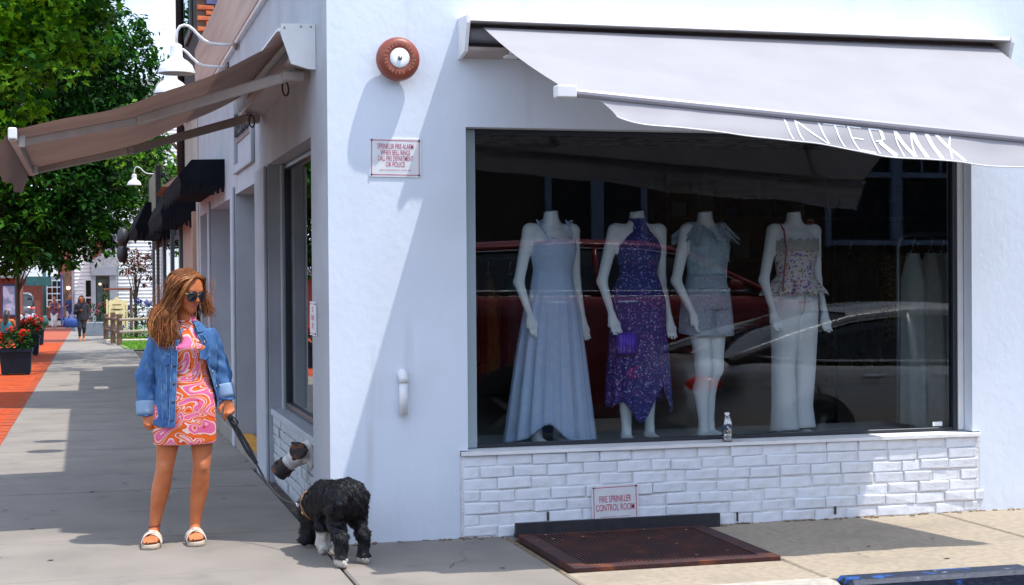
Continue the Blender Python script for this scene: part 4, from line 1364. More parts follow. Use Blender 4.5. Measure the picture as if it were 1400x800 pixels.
    t.location = loc; t.rotation_euler = (0, 0, rot)
    return t
GREYP = mat("grey_car_paint", (0.60, 0.58, 0.56), 0.22, metal=0.75, spec=0.8)
REDP = mat("red_car_paint", (0.28, 0.006, 0.012), 0.18, spec=0.8)
car("parked_sedan", "grey sedan with chrome window strips parked at the kerb, seen reflected in the shop window", 4.75, 1.84,
    [(0, 0.86), (0.15, 0.98), (0.55, 1.02), (1.2, 0.97), (3.2, 0.93), (3.5, 0.92), (4.5, 0.74), (4.75, 0.60)], 0.95,
    [(0.32, 1.02), (0.9, 1.22), (1.5, 1.39), (2.1, 1.45), (2.6, 1.44), (3.0, 1.34), (3.75, 0.93)], GREYP, (1.05, 3.85), 0.335, (5.85, -3.55, -0.16), 0)
car("red_suv", "tall red car standing in the street, seen reflected in the shop window", 4.9, 1.9,
    [(0, 1.30), (0.1, 1.50), (0.5, 1.56), (3.5, 1.54), (3.8, 1.50), (4.7, 1.32), (4.9, 1.05)], 1.55,
    [(0.05, 1.55), (0.25, 1.92), (0.6, 2.04), (1.6, 2.09), (2.4, 2.07), (2.8, 2.0), (3.7, 1.52)], REDP, (0.95, 3.9), 0.40, (4.1, -6.2, -0.16), 0, zb=0.3)
GREY2 = mat("pale_grey_car_paint", (0.14, 0.15, 0.17), 0.3, metal=0.4)
WHT2 = mat("white_car_paint", (0.72, 0.72, 0.74), 0.3)
car("grey_jeep", "boxy grey off-road car parked beyond the planters by the red brick building", 4.2, 1.85,
    [(0, 1.05), (0.1, 1.12), (2.9, 1.10), (3.1, 1.08), (4.1, 1.02), (4.2, 0.9)], 1.12,
    [(0.02, 1.12), (0.12, 1.75), (0.3, 1.82), (2.3, 1.82), (2.5, 1.78), (2.9, 1.10)], GREY2, (0.75, 3.3), 0.40, (-6.35, 80, gz(80)), math.pi, zb=0.4, detail=False)
car("white_car", "white car half hidden behind the brown timber post at the far crossing", 4.4, 1.8,
    [(0, 0.86), (0.2, 0.98), (0.9, 1.0), (3.2, 0.96), (4.3, 0.78), (4.4, 0.65)], 1.0,
    [(0.5, 1.0), (1.0, 1.36), (1.8, 1.46), (2.5, 1.42), (3.4, 0.95)], WHT2, (0.9, 3.5), 0.34, (-0.55, 84, gz(84)), math.pi, detail=False)
# ------------------------------------------------------------------ planting materials
def leaf_mat(name, a, b, tr=0.35, sc=0.9):
    return mat(name, a, 0.65, col2=b, nscale=sc, ndet=3, ramp=(0.3, 0.7), trans=tr, spec=0.12)
LEAF_BRIGHT = leaf_mat("maple_leaf_bright", (0.085, 0.35, 0.010), (0.24, 0.44, 0.014), 0.45)
LEAF_MID = leaf_mat("leaf_mid_green", (0.009, 0.060, 0.007), (0.024, 0.105, 0.009), 0.2)
LEAF_DARK = leaf_mat("leaf_dark_green", (0.005, 0.028, 0.005), (0.010, 0.045, 0.006), 0.1)
LEAF_SUN = leaf_mat("leaf_sunny_green", (0.022, 0.115, 0.008), (0.055, 0.17, 0.010), 0.3)  # brighter tone put in for sunlit leaf clusters
LEAF_RUST = leaf_mat("leaf_rust", (0.20, 0.035, 0.02), (0.12, 0.05, 0.02), 0.3)
LEAF_YEL = leaf_mat("leaf_yellow_green", (0.16, 0.33, 0.02), (0.09, 0.27, 0.02), 0.4)
BARK = mat("bark", (0.12, 0.085, 0.06), 0.9, col2=(0.07, 0.05, 0.035), nscale=8, stretch=(1, 1, 0.2), bump=0.8, bscale=30)
MOSSW = mat("mossy_timber", (0.28, 0.24, 0.07), 0.85, col2=(0.17, 0.13, 0.06), nscale=8, stretch=(1, 1, .3))
TIMB = mat("brown_timber", (0.17, 0.10, 0.065), 0.85, col2=(0.10, 0.06, 0.04), nscale=6, stretch=(1, 1, .3), bump=0.5, bscale=30)
TIMBP = mat("sun_bleached_rail", (0.50, 0.42, 0.34), 0.85, col2=(0.36, 0.28, 0.2), nscale=5, stretch=(.3, 1, 1))
PAL = [(0.0, 0.0), (0.16, 0.10), (0.42, 0.34), (0.28, 0.42), (0.30, 0.12), (0.60, 0.18), (1.0, 0.0)]
def leaves(mb, pts, size, rng, shape='oval', droop=0.4):
    for p in pts:
        L = size * rng.uniform(0.65, 1.25)
        az = rng.uniform(0, 2 * math.pi); el = rng.uniform(-1.1, 0.35) - droop * 0.3
        d = Vector((math.cos(az) * math.cos(el), math.sin(az) * math.cos(el), math.sin(el)))
        s = d.cross(Vector((rng.uniform(-1, 1), rng.uniform(-1, 1), 1.4))).normalized()
        if s.length < .5: s = d.orthogonal()
        n = d.cross(s)
        p = Vector(p)
        if shape == 'palm':
            o = [(0, 0), (.05, .22), (-.05, .50), (.25, .30), (.38, .62), (.52, .26), (1.0, 0), (.52, -.26), (.38, -.62), (.25, -.30), (-.05, -.50), (.05, -.22)]
            vs = [(p + d * (a * L) + s * (b * L) - n * (abs(b) * L * .25))[:] for a, b in o]
            mb.add(vs, [(0, 1, 2, 3), (0, 3, 4, 5), (0, 5, 6, 7), (0, 7, 8, 9), (0, 9, 10, 11)])
        else:
            w = L * .26
            vs = [p[:], (p + d * L * .45 + s * w - n * w * .3)[:], (p + d * L)[:], (p + d * L * .45 - s * w - n * w * .3)[:]]
            mb.add(vs, [(0, 1, 2), (0, 2, 3)])

def tree(name, label, base, trunk_h, rad, lobes, nclump, per, lsize, mats, seed, shape='oval', spread=0.45, limbs=True, group=None, lean=(0, 0)):
    rng = random.Random(seed)
    t = thing(name, label, "tree", base, group)
    b = Vector(base)
    g = MB(); g.smooth = True
    topv = b + Vector((lean[0], lean[1], trunk_h))
    pts = [b + (topv - b) * i / 6 + Vector((rng.uniform(-.04, .04), rng.uniform(-.04, .04), 0)) * rad * 5 * (i > 0) for i in range(7)]
    g.tube(pts, [rad * (1.25 - .6 * i / 6) for i in range(7)], 10)
    if limbs:
        for c, r in lobes:
            for k in range(3):
                e = Vector(c) + Vector((rng.uniform(-1, 1) * r[0], rng.uniform(-1, 1) * r[1], rng.uniform(-.6, .6) * r[2])) * .7
                s = pts[3 + k]
                m = s.lerp(e, .5) + Vector((0, 0, .12 * (e - s).length))
                g.tube([s, s.lerp(m, .5) + Vector((0, 0, .03)), m, e], [rad * .5, rad * .38, rad * .24, rad * .06], 6)
    g.build("trunk", BARK, t)
    g = MB()
    vol = [r[0] * r[1] * r[2] for c, r in lobes]
    tot = sum(vol)
    for (c, r), v in zip(lobes, vol):
        for _ in range(max(2, int(nclump * v / tot))):
            while True:
                u = Vector((rng.uniform(-1, 1), rng.uniform(-1, 1), rng.uniform(-1, 1)))
                if 0.12 < u.length < 1: break
            u = u * (u.length ** -0.45)
            cc = Vector(c) + Vector((u.x * r[0], u.y * r[1], u.z * r[2]))
            g.cm = rng.choices(range(len(mats)), weights=[3, 2, 2][:len(mats)])[0]
            sp = spread * rng.uniform(.5, 1.3)
            dr = Vector((rng.uniform(-1, 1), rng.uniform(-1, 1), -0.45)).normalized()
            ps = []
            for _k in range(per):
                a = rng.random()
                ps.append(cc + dr * (a - .4) * sp * 1.6 + Vector((rng.gauss(0, .35), rng.gauss(0, .35), rng.gauss(0, .22))) * sp * .7)
            leaves(g, ps, lsize, rng, shape)
    cr = g.build("crown", mats, t, normals=False)
    cr["kind"] = "stuff"
    return t

tree("maple_tree", "bright sunlit maple overhanging the walk in the upper left corner", (-5.2, 12.5, gz(12.5)), 4.2, 0.16,
     [((-2.35, 12.6, 5.7), (1.30, 1.6, 1.25)), ((-1.62, 13.0, 4.95), (0.62, 0.9, 0.62)), ((-3.4, 13.0, 4.7), (1.3, 1.4, .9)), ((-2.1, 12.2, 4.25), (0.55, 0.8, 0.40)), ((-2.5, 12.4, 3.75), (.6, .8, .38)), ((-1.55, 12.8, 5.7), (.7, .9, .6))],
     480, 30, 0.115, [LEAF_BRIGHT, LEAF_YEL, LEAF_MID], 2, 'palm', 0.40, limbs=False)
tree("shade_tree", "big dark green tree filling the left side behind the maple", (-5.9, 29, gz(29)), 6.0, 0.28,
     [((-2.6, 30, 6.6), (2.3, 2.6, 2.2)), ((-0.75, 31, 7.0), (1.1, 1.6, 1.35)), ((-2.5, 29, 3.9), (1.5, 2.0, 1.5)), ((-1.4, 30, 3.1), (1.0, 1.6, .9)), ((-3.6, 29, 3.0), (1.6, 2.0, 1.25)), ((-1.2, 30.5, 5.0), (1.0, 1.6, 1.0)), ((-2.3, 28.5, 2.35), (.9, 1.3, .5)), ((-0.45, 31, 3.65), (.7, 1.2, .35)), ((-2.2, 29, 2.9), (1.2, 1.6, .8)), ((-1.1, 30, 3.9), (1.0, 1.4, .8)), ((-2.9, 33, 5.0), (2.2, 2, 2.2))],
     2300, 24, 0.19, [LEAF_DARK, LEAF_MID, LEAF_SUN], 5, 'oval', 0.42)
tree("ash_tree", "looser mid green tree seen between the lamps and the dark tree", (3.4, 50, gz(50)), 6.5, 0.16,
     [((-0.4, 47, 7.3), (1.4, 1.6, 1.4)), ((0.6, 47.5, 6.0), (1.1, 1.4, .9)), ((-1.2, 47, 5.2), (1.4, 1.5, 1.0)), ((0.25, 47, 4.6), (1.0, 1.3, .7)), ((.9, 47, 4.9), (.6, .8, .5)), ((0.0, 46.5, 3.55), (1.3, 1.2, .3))],
     330, 20, 0.17, [LEAF_MID, LEAF_YEL, LEAF_DARK], 8, 'oval', 0.45)
tree("street_tree", "green tree standing behind the end of the black awnings", (1.6, 30, gz(30)), 2.8, 0.10,  # overhanging foliage, with unseen lobes added behind the shops to shade the walk
     [((-.42, 23.5, 4.45), (.62, 2.4, .65)), ((-.45, 28, 4.7), (.75, 2.4, .8)), ((-.5, 33, 4.7), (.9, 2.5, .8)), ((0.75, 27.5, 3.5), (1.0, 2.4, .8)), ((0.65, 31.5, 3.6), (1.0, 2.4, .85)), ((1.2, 34.5, 3.8), (1.0, 2.0, .9))], 480, 22, 0.15, [LEAF_DARK, LEAF_MID, LEAF_YEL], 17, 'oval', 0.40)
tree("red_leaf_tree", "small tree with rust red leaves in front of the white house", (0.32, 50, gz(50)), 2.4, 0.06,
     [((0.45, 50, 2.35), (.75, .7, .42)), ((.15, 50, 2.05), (.45, .6, .3)), ((.75, 50, 1.7), (.4, .6, .35))], 60, 16, 0.13, [LEAF_RUST, LEAF_RUST, LEAF_DARK], 12, 'oval', 0.26)
tree("thin_tree", "thin young tree with mossy trunk by the red kiosk", (-3.12, 33, gz(33)), 3.2, 0.055,
     [((-3.0, 33, 2.6), (.7, .9, .5)), ((-2.5, 33, 2.3), (.5, .7, .3))], 40, 18, 0.13, [LEAF_MID, LEAF_YEL], 14, 'oval', 0.3)

# ------------------------------------------------------------------ white clapboard house
SIDING = mat("white_siding", (0.80, 0.80, 0.79), 0.6, col2=(0.73, 0.73, 0.73), nscale=1.5)
GREYT = mat("grey_trim", (0.27, 0.28, 0.31), 0.6, col2=(0.23, 0.24, 0.27), nscale=2)
SLATER = mat("slate_roof", (0.17, 0.165, 0.17), 0.8, col2=(0.12, 0.12, 0.13), nscale=4)
BRKR = mat("red_brick_far", (0.26, 0.06, 0.035), 0.85, col2=(0.18, 0.04, 0.03), nscale=5, stretch=(1, 1, 3))
hs = thing("white_house", "white clapboard house with a grey portico at the far end of the walk", "house", (0, 68, gz(66)))
zg = gz(66)
MB().box(-2.0, 8, 66.1, 74, zg, 9.0).build("wall", SIDING, hs)
g = MB()
z = zg + 0.35
while z < 8.9:
    for a, b in ((-2.05, -1.27), (-0.02, 7.9)):
        g.prism([(66.10, z), (66.045, z), (66.09, z + .17), (66.10, z + .17)], 'x', a, b)
    z += 0.172
tag(g.build("clapboard", SIDING, hs), kind="stuff")
MB().box(-2.12, -2.0, 66.02, 66.2, zg, 9.0).build("corner_board", GREYT, hs)
w = MB().box(-1.55, -1.2, 66.0, 66.044, -0.15, 1.62); f = w.build("window_frame", SIDING, hs)
for a, b in ((-0.08, 0.68), (0.76, 1.52)): MB().box(-1.49, -1.26, 65.985, 65.999, a, b).build("pane", DKWIN, f)
g = MB(); g.box(-1.2, -1.05, 65.2, 66.0, zg, 1.75); g.box(-0.42, -0.12, 65.2, 66.0, zg, 1.75); g.box(-1.25, -.06, 65.15, 66.05, 1.75, 2.15)
g.build("portico_frame", GREYT, hs)
g = MB().prism([(-1.3, 2.15), (0.02, 2.15), (0.02, 2.30), (-.35, 2.95), (-.55, 3.0), (-1.3, 2.30)], 'y', 65.2, 66.06); g.build("portico_gable", mat("grey_gable", (0.36, 0.36, .37), .7, col2=(.22, .22, .23), nscale=9), hs)
MB().box(-1.0, -.45, 65.9, 66.0, zg + .1, 1.6).build("door", mat("teal_grey_door", (0.12, 0.17, 0.18), .5, col2=(.2, .25, .25), nscale=3), hs)
MB().box(-.72, -.50, 65.88, 65.899, -.1, 1.35).build("door_pane", DKWIN, hs)
g = MB(); g.smooth = True; g.ball((-.85, 65.6, 1.35), .06, 5); g.build("porch_lantern", mat("warm_lantern_glow", (.8, .6, .3), .4, emit=((1, .75, .4), 2.0)), hs)
MB().box(-.9, -.05, 65.3, 66.03, 3.6, 3.95).build("dormer_cornice", GREYT, hs)
g = MB().prism([(-1.0, 3.95), (0.05, 3.95), (-.3, 4.5), (-.75, 4.5)], 'y', 65.3, 66.03); g.build("dormer_roof", SLATER, hs)
MB().box(-.85, -.02, 65.5, 66.03, 3.0, 3.6).build("dormer_wall", GREYT, hs)
MB().box(-1.15, -.68, 65.3, 65.9, 2.5, 3.35).build("chimney", BRKR, hs)
g = MB().prism([(66, 9.0), (74, 9.0), (70, 11.5)], 'x', -2.3, 8.3); g.build("roof", SLATER, hs)

# red brick buildings across the far crossing
fb = thing("brick_shop", "low red brick building with white upper wall beyond the far crossing", "building", (-5, 98, gz(95)))
MB().box(-9, -1.2, 96, 104, gz(95), 1.75).build("wall", BRKR, fb)
MB().box(-9, -3.3, 95.9, 104, 1.76, 5.5).build("upper_wall", SIDING, fb)
MB().box(-3.3, -1.0, 95.95, 104, 1.76, 3.6).build("brick_upper_wall", BRKR, fb)
w = MB().box(-4.0, -3.0, 95.75, 95.99, -0.2, 1.6); f = w.build("window_frame", SIDING, fb)
for i in range(3):
    for j in range(4): MB().box(-3.94 + i * .31, -3.68 + i * .31, 95.72, 95.749, -.12 + j * .42, .22 + j * .42).build("pane", DKWIN, f)
MB().box(-9.2, -3.2, 95.7, 96, 1.62, 1.80).build("cornice", GREYT, fb)
ki = thing("brick_kiosk", "red brick kiosk with a grey flat roof at the left edge", "kiosk", (-5, 46, gz(45)))
MB().box(-7, -3.55, 45, 47.5, gz(45), 1.62).build("wall", BRKR, ki)
MB().bbox(-7.2, -3.45, 44.7, 47.8, 1.62, 1.86, .02).build("roof", GREYT, ki)
w = MB().bbox(-4.15, -3.66, 44.93, 44.998, .35, 1.42, .01); f = w.build("window_frame", mat("navy_frame", (.03, .05, .16), .5), ki)
MB().box(-4.09, -3.72, 44.92, 44.929, .42, 1.36).build("pane", mat("pale_window_glass", (.25, .30, .42), .2, col2=(.55, .55, .7), nscale=4, ramp=(.5, .6)), f)

# posts and lamps at the far crossing
def post(label, name, cat, x, y, w, z1, m, rnd=False):
    g = MB()
    if rnd: g.smooth = True; g.tube([(x, y, gz(y)), (x, y, z1)], w, 10)
    else: g.bbox(x - w, x + w, y - w, y + w, gz(y), z1, .015)
    t = thing(name, label, cat, (x, y, gz(y)))
    g.build("shaft", m, t); return t
TEAL = mat("teal_lamp_metal", (.03, .13, .13), .5, col2=(.02, .09, .09), nscale=6)
lp = post("dark teal street lamp post beyond the couple", "street_lamp", "street lamp", -3.66, 78, .10, 3.6, TEAL, True)
g = MB(); g.smooth = True; g.lathe([(.20, 0), (.20, .35), (.12, .5), (.10, .6)], (-3.66, 78, gz(78)), 'z', 12); g.build("base", TEAL, lp)
g = MB(); g.smooth = True; g.tube([(-3.66, 78, 3.4), (-3.4, 78, 3.7), (-3.1, 78, 3.6)], .03, 6); g.ball((-3.1, 78, 3.5), .12, 5); g.build("lamp_head", TEAL, lp)
gb = MB(); gb.bbox(-4.6, -3.3, 77.9, 77.99, 1.25, 1.75, .01); gb.build("hanging_banner", TEAL, lp)
post("blue painted post beside the brown timber post", "painted_post", "post", -2.80, 79, .055, 1.9, mat("blue_post_paint", (.04, .08, .30), .5))
bp = post("thick brown timber post with a small lit lamp", "timber_post", "post", -2.5, 78, .17, 1.95, TIMB)
g = MB(); g.smooth = True; g.ball((-2.42, 77.75, 1.12), .10, 6); g.build("lamp_globe", mat("lit_globe", (.9, .75, .6), .4, emit=((1, .78, .6), 3.0)), bp)
g = MB(); g.tube([(-2.45, 77.85, 1.3), (-2.42, 77.75, 1.16)], .02, 6); g.build("lamp_arm", BLACKM, bp)
post("slim dark post at the corner of the white house", "slim_post", "post", -1.98, 74, .05, 3.0, BLACKM)
g = MB(); g.box(-3.6, 3, 76, 76.3, gz(76), gz(76) + .12); struct("far_kerb", g, mat("red_kerb", (.30, .05, .04), .8, col2=(.22, .06, .05)))

# ------------------------------------------------------------------ lawn, split rail fence, hanging sign
lw = MB()
lw.quad((-0.35, 37.0, gz(37) + 0.015), (6, 37.0, gz(37) + 0.015), (6, 52, gz(52) + 0.03), (-0.75, 52, gz(52) + 0.03))
lw.quad((-0.149, 36.2, gz(36.2) - .0), (6, 36.2, gz(36.2)), (6, 37.0, gz(37) + .015), (-0.35, 37.0, gz(37) + .015))
struct("lawn", lw, LAWN)
rng = random.Random(31)
g = MB()
for i in range(9000):
    y = rng.uniform(36.3, 51); x = rng.uniform(-0.2 - (y - 36) * .034, 2.4)
    h = rng.uniform(.04, .11); a = rng.uniform(0, 6.28); w = .012
    z = gz(y)
    lx, ly = rng.uniform(-.03, .03), rng.uniform(-.03, .03)
    g.cm = rng.randrange(2)
    g.add([(x - w * math.cos(a), y - w * math.sin(a), z), (x + w * math.cos(a), y + w * math.sin(a), z), (x + lx, y + ly, z + h)], [(0, 1, 2)])
o = g.build("grass", [leaf_mat("grass_blade", (.10, .30, .02), (.16, .36, .03), .3), leaf_mat("grass_blade_dry", (.20, .34, .05), (.13, .28, .03), .3)], normals=False); tag(o, kind="stuff")
g = MB(); g.bbox(-0.9, 6, 44.6, 44.9, gz(45) - .05, gz(45) + .10, .02); struct("garden_edging", g, mat("pale_stone_edging", (.55, .48, .40), .8, col2=(.42, .36, .3), nscale=6))
fe = thing("rail_fence", "weathered split rail fence beside the lawn", "fence", (0, 41, gz(41)))
for x, y, h in ((-0.44, 41.0, .98), (-0.60, 43.2, 1.02), (-0.80, 45.5, .95), (2.6, 41.0, .98)):
    g = MB(); z = gz(y); g.bbox(x - .085, x + .085, y - .08, y + .08, z - .05, z + h, .02); g.build("post", TIMB, fe)
for z in (.80, .42):
    g = MB(); g.smooth = True; g.tube([(-0.44, 40.93, gz(41) + z), (1.1, 40.95, gz(41) + z + .03), (2.6, 40.95, gz(41) + z)], [.05, .058, .05], 8, flat=((0, 0, 1), .85)); g.build("rail", TIMBP, fe)
    for (xa, ya), (xb, yb) in (((-0.44, 41), (-.60, 43.2)), ((-.60, 43.2), (-.80, 45.5))):
        g = MB(); g.smooth = True; g.tube([(xa, ya, gz(ya) + z), (xb, yb, gz(yb) + z)], .05, 8); g.build("rail", TIMB, fe)
sg = thing("hanging_sign", "cream shop sign with carved top hanging from a brown post beside the fence", "sign", (-0.35, 46.5, gz(46.5)))
CREAM = mat("cream_sign_paint", (.80, .66, .36), .6, col2=(.74, .6, .32), nscale=6)
g = MB(); g.prism([(-.70, -.02), (-.14, -.02), (-.14, .80), (-.20, .84), (-.30, .84), (-.36, .92), (-.42, .96), (-.48, .92), (-.54, .84), (-.64, .84), (-.70, .80)], 'y', 46.46, 46.50); g.build("sign_board", CREAM, sg)
g = MB(); g.bbox(-.78, -.72, 46.44, 46.52, gz(46.5), .86, .01); g.bbox(-.12, -.06, 46.44, 46.52, gz(46.5), .86, .01); g.build("sign_post", CREAM, sg)
g = MB()
for z, w in ((.66, .15), (.50, .20), (.48, .1), (.30, .21), (.28, .12)):
    g.quad((-.42 - w, 46.455, z), (-.42 + w, 46.455, z), (-.42 + w, 46.455, z + .045), (-.42 - w, 46.455, z + .045))
g.build("worn_lettering", mat("brown_sign_print", (.32, .22, .08), .7), sg, normals=False)
bm_ = post("brown gallows post with a reddish cross arm above the cream sign", "sign_gallows", "post", 0.10, 48, .05, 1.25, TIMB)
g = MB(); g.bbox(-.85, .13, 47.95, 48.05, 1.18, 1.25, .01); g.build("cross_arm", mat("red_brown_timber", (.32, .10, .05), .8), bm_)

# flowers: hydrangeas behind the fence, geranium planters along the walk
def bush(name, label, cat, c, r, n, mats, seed, lsize, flowers=None, group=None, fl_n=30, fl_r=.05, stem=True):
    rng = random.Random(seed)
    t = thing(name, label, cat, (c[0], c[1], c[2] - r[2]), group)
    g = MB()
    for i in range(n):
        while True:
            u = Vector((rng.uniform(-1, 1), rng.uniform(-1, 1), rng.uniform(-1, 1)))
            if .3 < u.length < 1: break
        u = u * (u.length ** -.6)
        g.cm = rng.randrange(len(mats))
        leaves(g, [Vector(c) + Vector((u.x * r[0], u.y * r[1], u.z * r[2]))], lsize, rng)
    o = g.build("foliage", mats, t, normals=False); o["kind"] = "stuff"
    if stem:
        g = MB()
        for i in range(6):
            g.tube([(c[0] + rng.uniform(-.2, .2) * r[0], c[1], c[2] - r[2]), (c[0] + rng.uniform(-.7, .7) * r[0], c[1] + rng.uniform(-.7, .7) * r[1], c[2] + .3 * r[2])], .01, 5)
        o = g.build("stem", LEAF_DARK, t); o["kind"] = "stuff"
    if flowers:
        for fm, k in flowers:
            g = MB()
            for i in range(k):
                a = rng.uniform(0, 6.28); e = rng.uniform(-.15, 1.3)
                u = Vector((math.cos(a) * math.cos(e), math.sin(a) * math.cos(e), math.sin(e))) * rng.uniform(.85, 1.12)
                p = Vector(c) + Vector((u.x * r[0], u.y * r[1], u.z * r[2]))
                for _ in range(9):
                    w = Vector((rng.gauss(0, 1), rng.gauss(0, 1), rng.gauss(0, 1))).normalized()
                    q = p + w * fl_r; s = w.orthogonal().normalized(); v = w.cross(s); z = fl_r * .62
                    g.add([(q + s * z)[:], (q + v * z)[:], (q - s * z)[:], (q - v * z)[:]], [(0, 1, 2, 3)])
            o = g.build("blossom", fm, t, normals=False); o["kind"] = "stuff"
    return t
FRED = leaf_mat("geranium_red", (.62, .03, .015), (.48, .012, .012), .25, 8)
FWHT = leaf_mat("white_petal", (.75, .72, .78), (.6, .55, .68), .25, 8)
FBLU = leaf_mat("hydrangea_blue", (.09, .10, .42), (.16, .12, .38), .25, 6)
FPNK = leaf_mat("dusky_pink_petal", (.40, .08, .12), (.25, .04, .08), .25, 6)
bush("hydrangea", "blue and white hydrangea bush behind the fence", "shrub", (.75, 49, .35), (.85, .6, .45), 420, [LEAF_MID, LEAF_DARK], 3, .13, [(FBLU, 22), (FWHT, 6)], fl_r=.085)
bush("lilac_hydrangea", "pale lilac hydrangea low between the fence posts", "shrub", (-.35, 49.5, -.05), (.42, .4, .35), 160, [LEAF_MID, LEAF_DARK], 4, .12, [(FWHT, 9), (FBLU, 4)], fl_r=.08)
bush("green_shrub", "fresh green low shrub on the lawn below the hydrangeas", "shrub", (.55, 46.2, -.28), (.8, .5, .25), 420, [LEAF_YEL, LEAF_MID], 6, .11)
bush("dark_shrub", "dark shrub with dusky red flowers at the grey planter", "shrub", (-1.05, 56, .05), (.62, .6, .6), 420, [LEAF_DARK, LEAF_MID], 7, .14, [(FPNK, 12)], fl_r=.08)
bush("conifer_shrub", "small upright evergreen beside the cream sign", "shrub", (-.72, 53, .45), (.22, .25, .75), 260, [LEAF_MID, LEAF_DARK], 9, .11)
gp = thing("grey_planter", "long blue grey planter box below the dark shrub", "planter", (-1.1, 56, gz(56)))
g = MB(); g.bbox(-1.55, -.45, 55.4, 56.4, gz(56), gz(56) + .55, .03); g.build("box", mat("blue_grey_paint", (.20, .24, .28), .6, col2=(.16, .19, .23)), gp)
PLBL = mat("dark_blue_planter", (.004, .014, .028), .6, col2=(.006, .018, .032), nscale=5, spec=.25)
def planter(label, x, y, w, h, seed, nf):
    t = thing("planter_box", label, "planter", (x, y, gz(y)), "dark planter boxes along the brick paving")
    z = gz(y)
    g = MB(); a = w / 2
    g.loft([[(x - a * k, y - a * k, z + zz), (x + a * k, y - a * k, z + zz), (x + a * k, y + a * k, z + zz), (x - a * k, y + a * k, z + zz)] for k, zz in ((.9, .03), (1, h - .06), (1.06, h - .06), (1.06, h), (.94, h), (.92, h - .05))])
    g.build("box", PLBL, t)
    for sx in (-1, 1):
        for sy in (-1, 1): MB().box(x + sx * a * .7 - .04, x + sx * a * .7 + .04, y + sy * a * .7 - .04, y + sy * a * .7 + .04, z, z + .029).build("foot", BLACKM, t)
    bush("geranium", label.replace("planter box", "geranium plant").replace("square ", "").replace("dark blue ", "red flowering "), "plant", (x, y, z + h + .14), (a * 1.15, a * 1.1, .24), 420, [LEAF_MID, LEAF_DARK], seed, .10, [(FRED, nf)], "red geraniums in the planter boxes", fl_r=.055, stem=False)
planter("square dark blue planter box nearest on the brick paving", -2.70, 22.2, .58, .50, 41, 11)
planter("square dark blue planter box second along the brick paving", -2.90, 33.2, .60, .52, 42, 14)
planter("square dark blue planter box third along, beside the mossy thin tree", -3.05, 43, .60, .52, 43, 15)
bush("white_flowers", "white flowering plant in front of the red kiosk", "plant", (-3.3, 43.8, .12), (.40, .3, .28), 120, [LEAF_MID], 44, .1, [(FWHT, 14)], fl_r=.08)
# ------------------------------------------------------------------ the woman with the dog
SKIN = mat("tanned_skin", (0.52, 0.170, 0.066), 0.48, col2=(0.43, 0.125, 0.046), nscale=14, spec=0.25, bump=.06, bscale=140, bdist=.002, col3=(0.58, 0.20, 0.09), n3=5, r3=(.45, .7))
LIPS = mat("lips", (0.42, 0.10, 0.07), 0.4)
SUNG = mat("dark_lens", (0.006, 0.006, 0.012), 0.08, spec=0.8)
GOLD = mat("gold_frame", (0.55, 0.38, 0.16), 0.3, metal=0.9)
def denim(name, a, b, c):
    return mat(name, a, 0.85, col2=b, nscale=7, ndet=7, ramp=(0.38, 0.68), col3=c, n3=26, r3=(0.55, 0.78), bump=0.35, bscale=170, bdist=0.003, stretch=(1, 1, 0.55))
DENIM = denim("blue_denim", (0.022, 0.085, 0.235), (0.070, 0.180, 0.38), (0.15, 0.285, 0.48))
DENIML = denim("light_denim_cuff", (0.17, 0.27, 0.43), (0.27, 0.38, 0.53), (0.12, 0.21, 0.38))
DENIMD = mat("denim_seam", (0.22, 0.34, 0.52), 0.85, col2=(0.06, 0.14, 0.32), nscale=60)
BUTT = mat("jacket_button", (0.06, 0.05, 0.05), 0.35, metal=0.7)
SANDW = mat("cream_sandal", (0.62, 0.53, 0.45), 0.75, col2=(0.55, 0.46, 0.38), nscale=20, bump=0.3, bscale=60)
SOLE = mat("sandal_sole", (0.42, 0.34, 0.27), 0.85, col2=(0.5, 0.42, 0.34), nscale=30)

def swirl_mat(name, stops, scale, dist, freq):
    m = bpy.data.materials.new(name); m.use_nodes = True
    nt = m.node_tree; b = nt.nodes["Principled BSDF"]; b.inputs["Roughness"].default_value = 0.75; b.inputs["Specular IOR Level"].default_value = 0.25
    tc = nt.nodes.new("ShaderNodeTexCoord"); mp = nt.nodes.new("ShaderNodeMapping"); mp.inputs["Scale"].default_value = (1, .5, 1.25); mp.inputs["Location"].default_value = (.31, .2, .77)
    n = nt.nodes.new("ShaderNodeTexNoise"); n.inputs["Scale"].default_value = scale; n.inputs["Detail"].default_value = 0.6; n.inputs["Distortion"].default_value = dist
    mu = nt.nodes.new("ShaderNodeMath"); mu.operation = 'MULTIPLY'; mu.inputs[1].default_value = freq
    fr = nt.nodes.new("ShaderNodeMath"); fr.operation = 'FRACT'
    cr = nt.nodes.new("ShaderNodeValToRGB"); cr.color_ramp.interpolation = 'CONSTANT'
    el = cr.color_ramp.elements
    while len(el) > 1: el.remove(el[-1])
    el[0].position = 0; el[0].color = (*stops[0][1], 1)
    for p, c in stops[1:]:
        e = el.new(p); e.color = (*c, 1)
    l = nt.links.new
    l(tc.outputs["Object"], mp.inputs[0]); l(mp.outputs[0], n.inputs["Vector"]); l(n.outputs[0], mu.inputs[0]); l(mu.outputs[0], fr.inputs[0]); l(fr.outputs[0], cr.inputs[0]); l(cr.outputs[0], b.inputs["Base Color"])
    return m
OR, PK, WP, RD, LP = (0.72, 0.125, 0.012), (0.70, 0.13, 0.30), (0.74, 0.52, 0.47), (0.58, 0.035, 0.02), (0.74, 0.30, 0.46)
SWIRL = swirl_mat("swirl_print", [(0, WP), (0.09, RD), (0.13, OR), (0.33, RD), (0.37, WP), (0.46, PK), (0.64, RD), (0.68, LP), (0.79, WP), (0.84, OR), (0.96, RD)], 4.6, 1.9, 4.2)

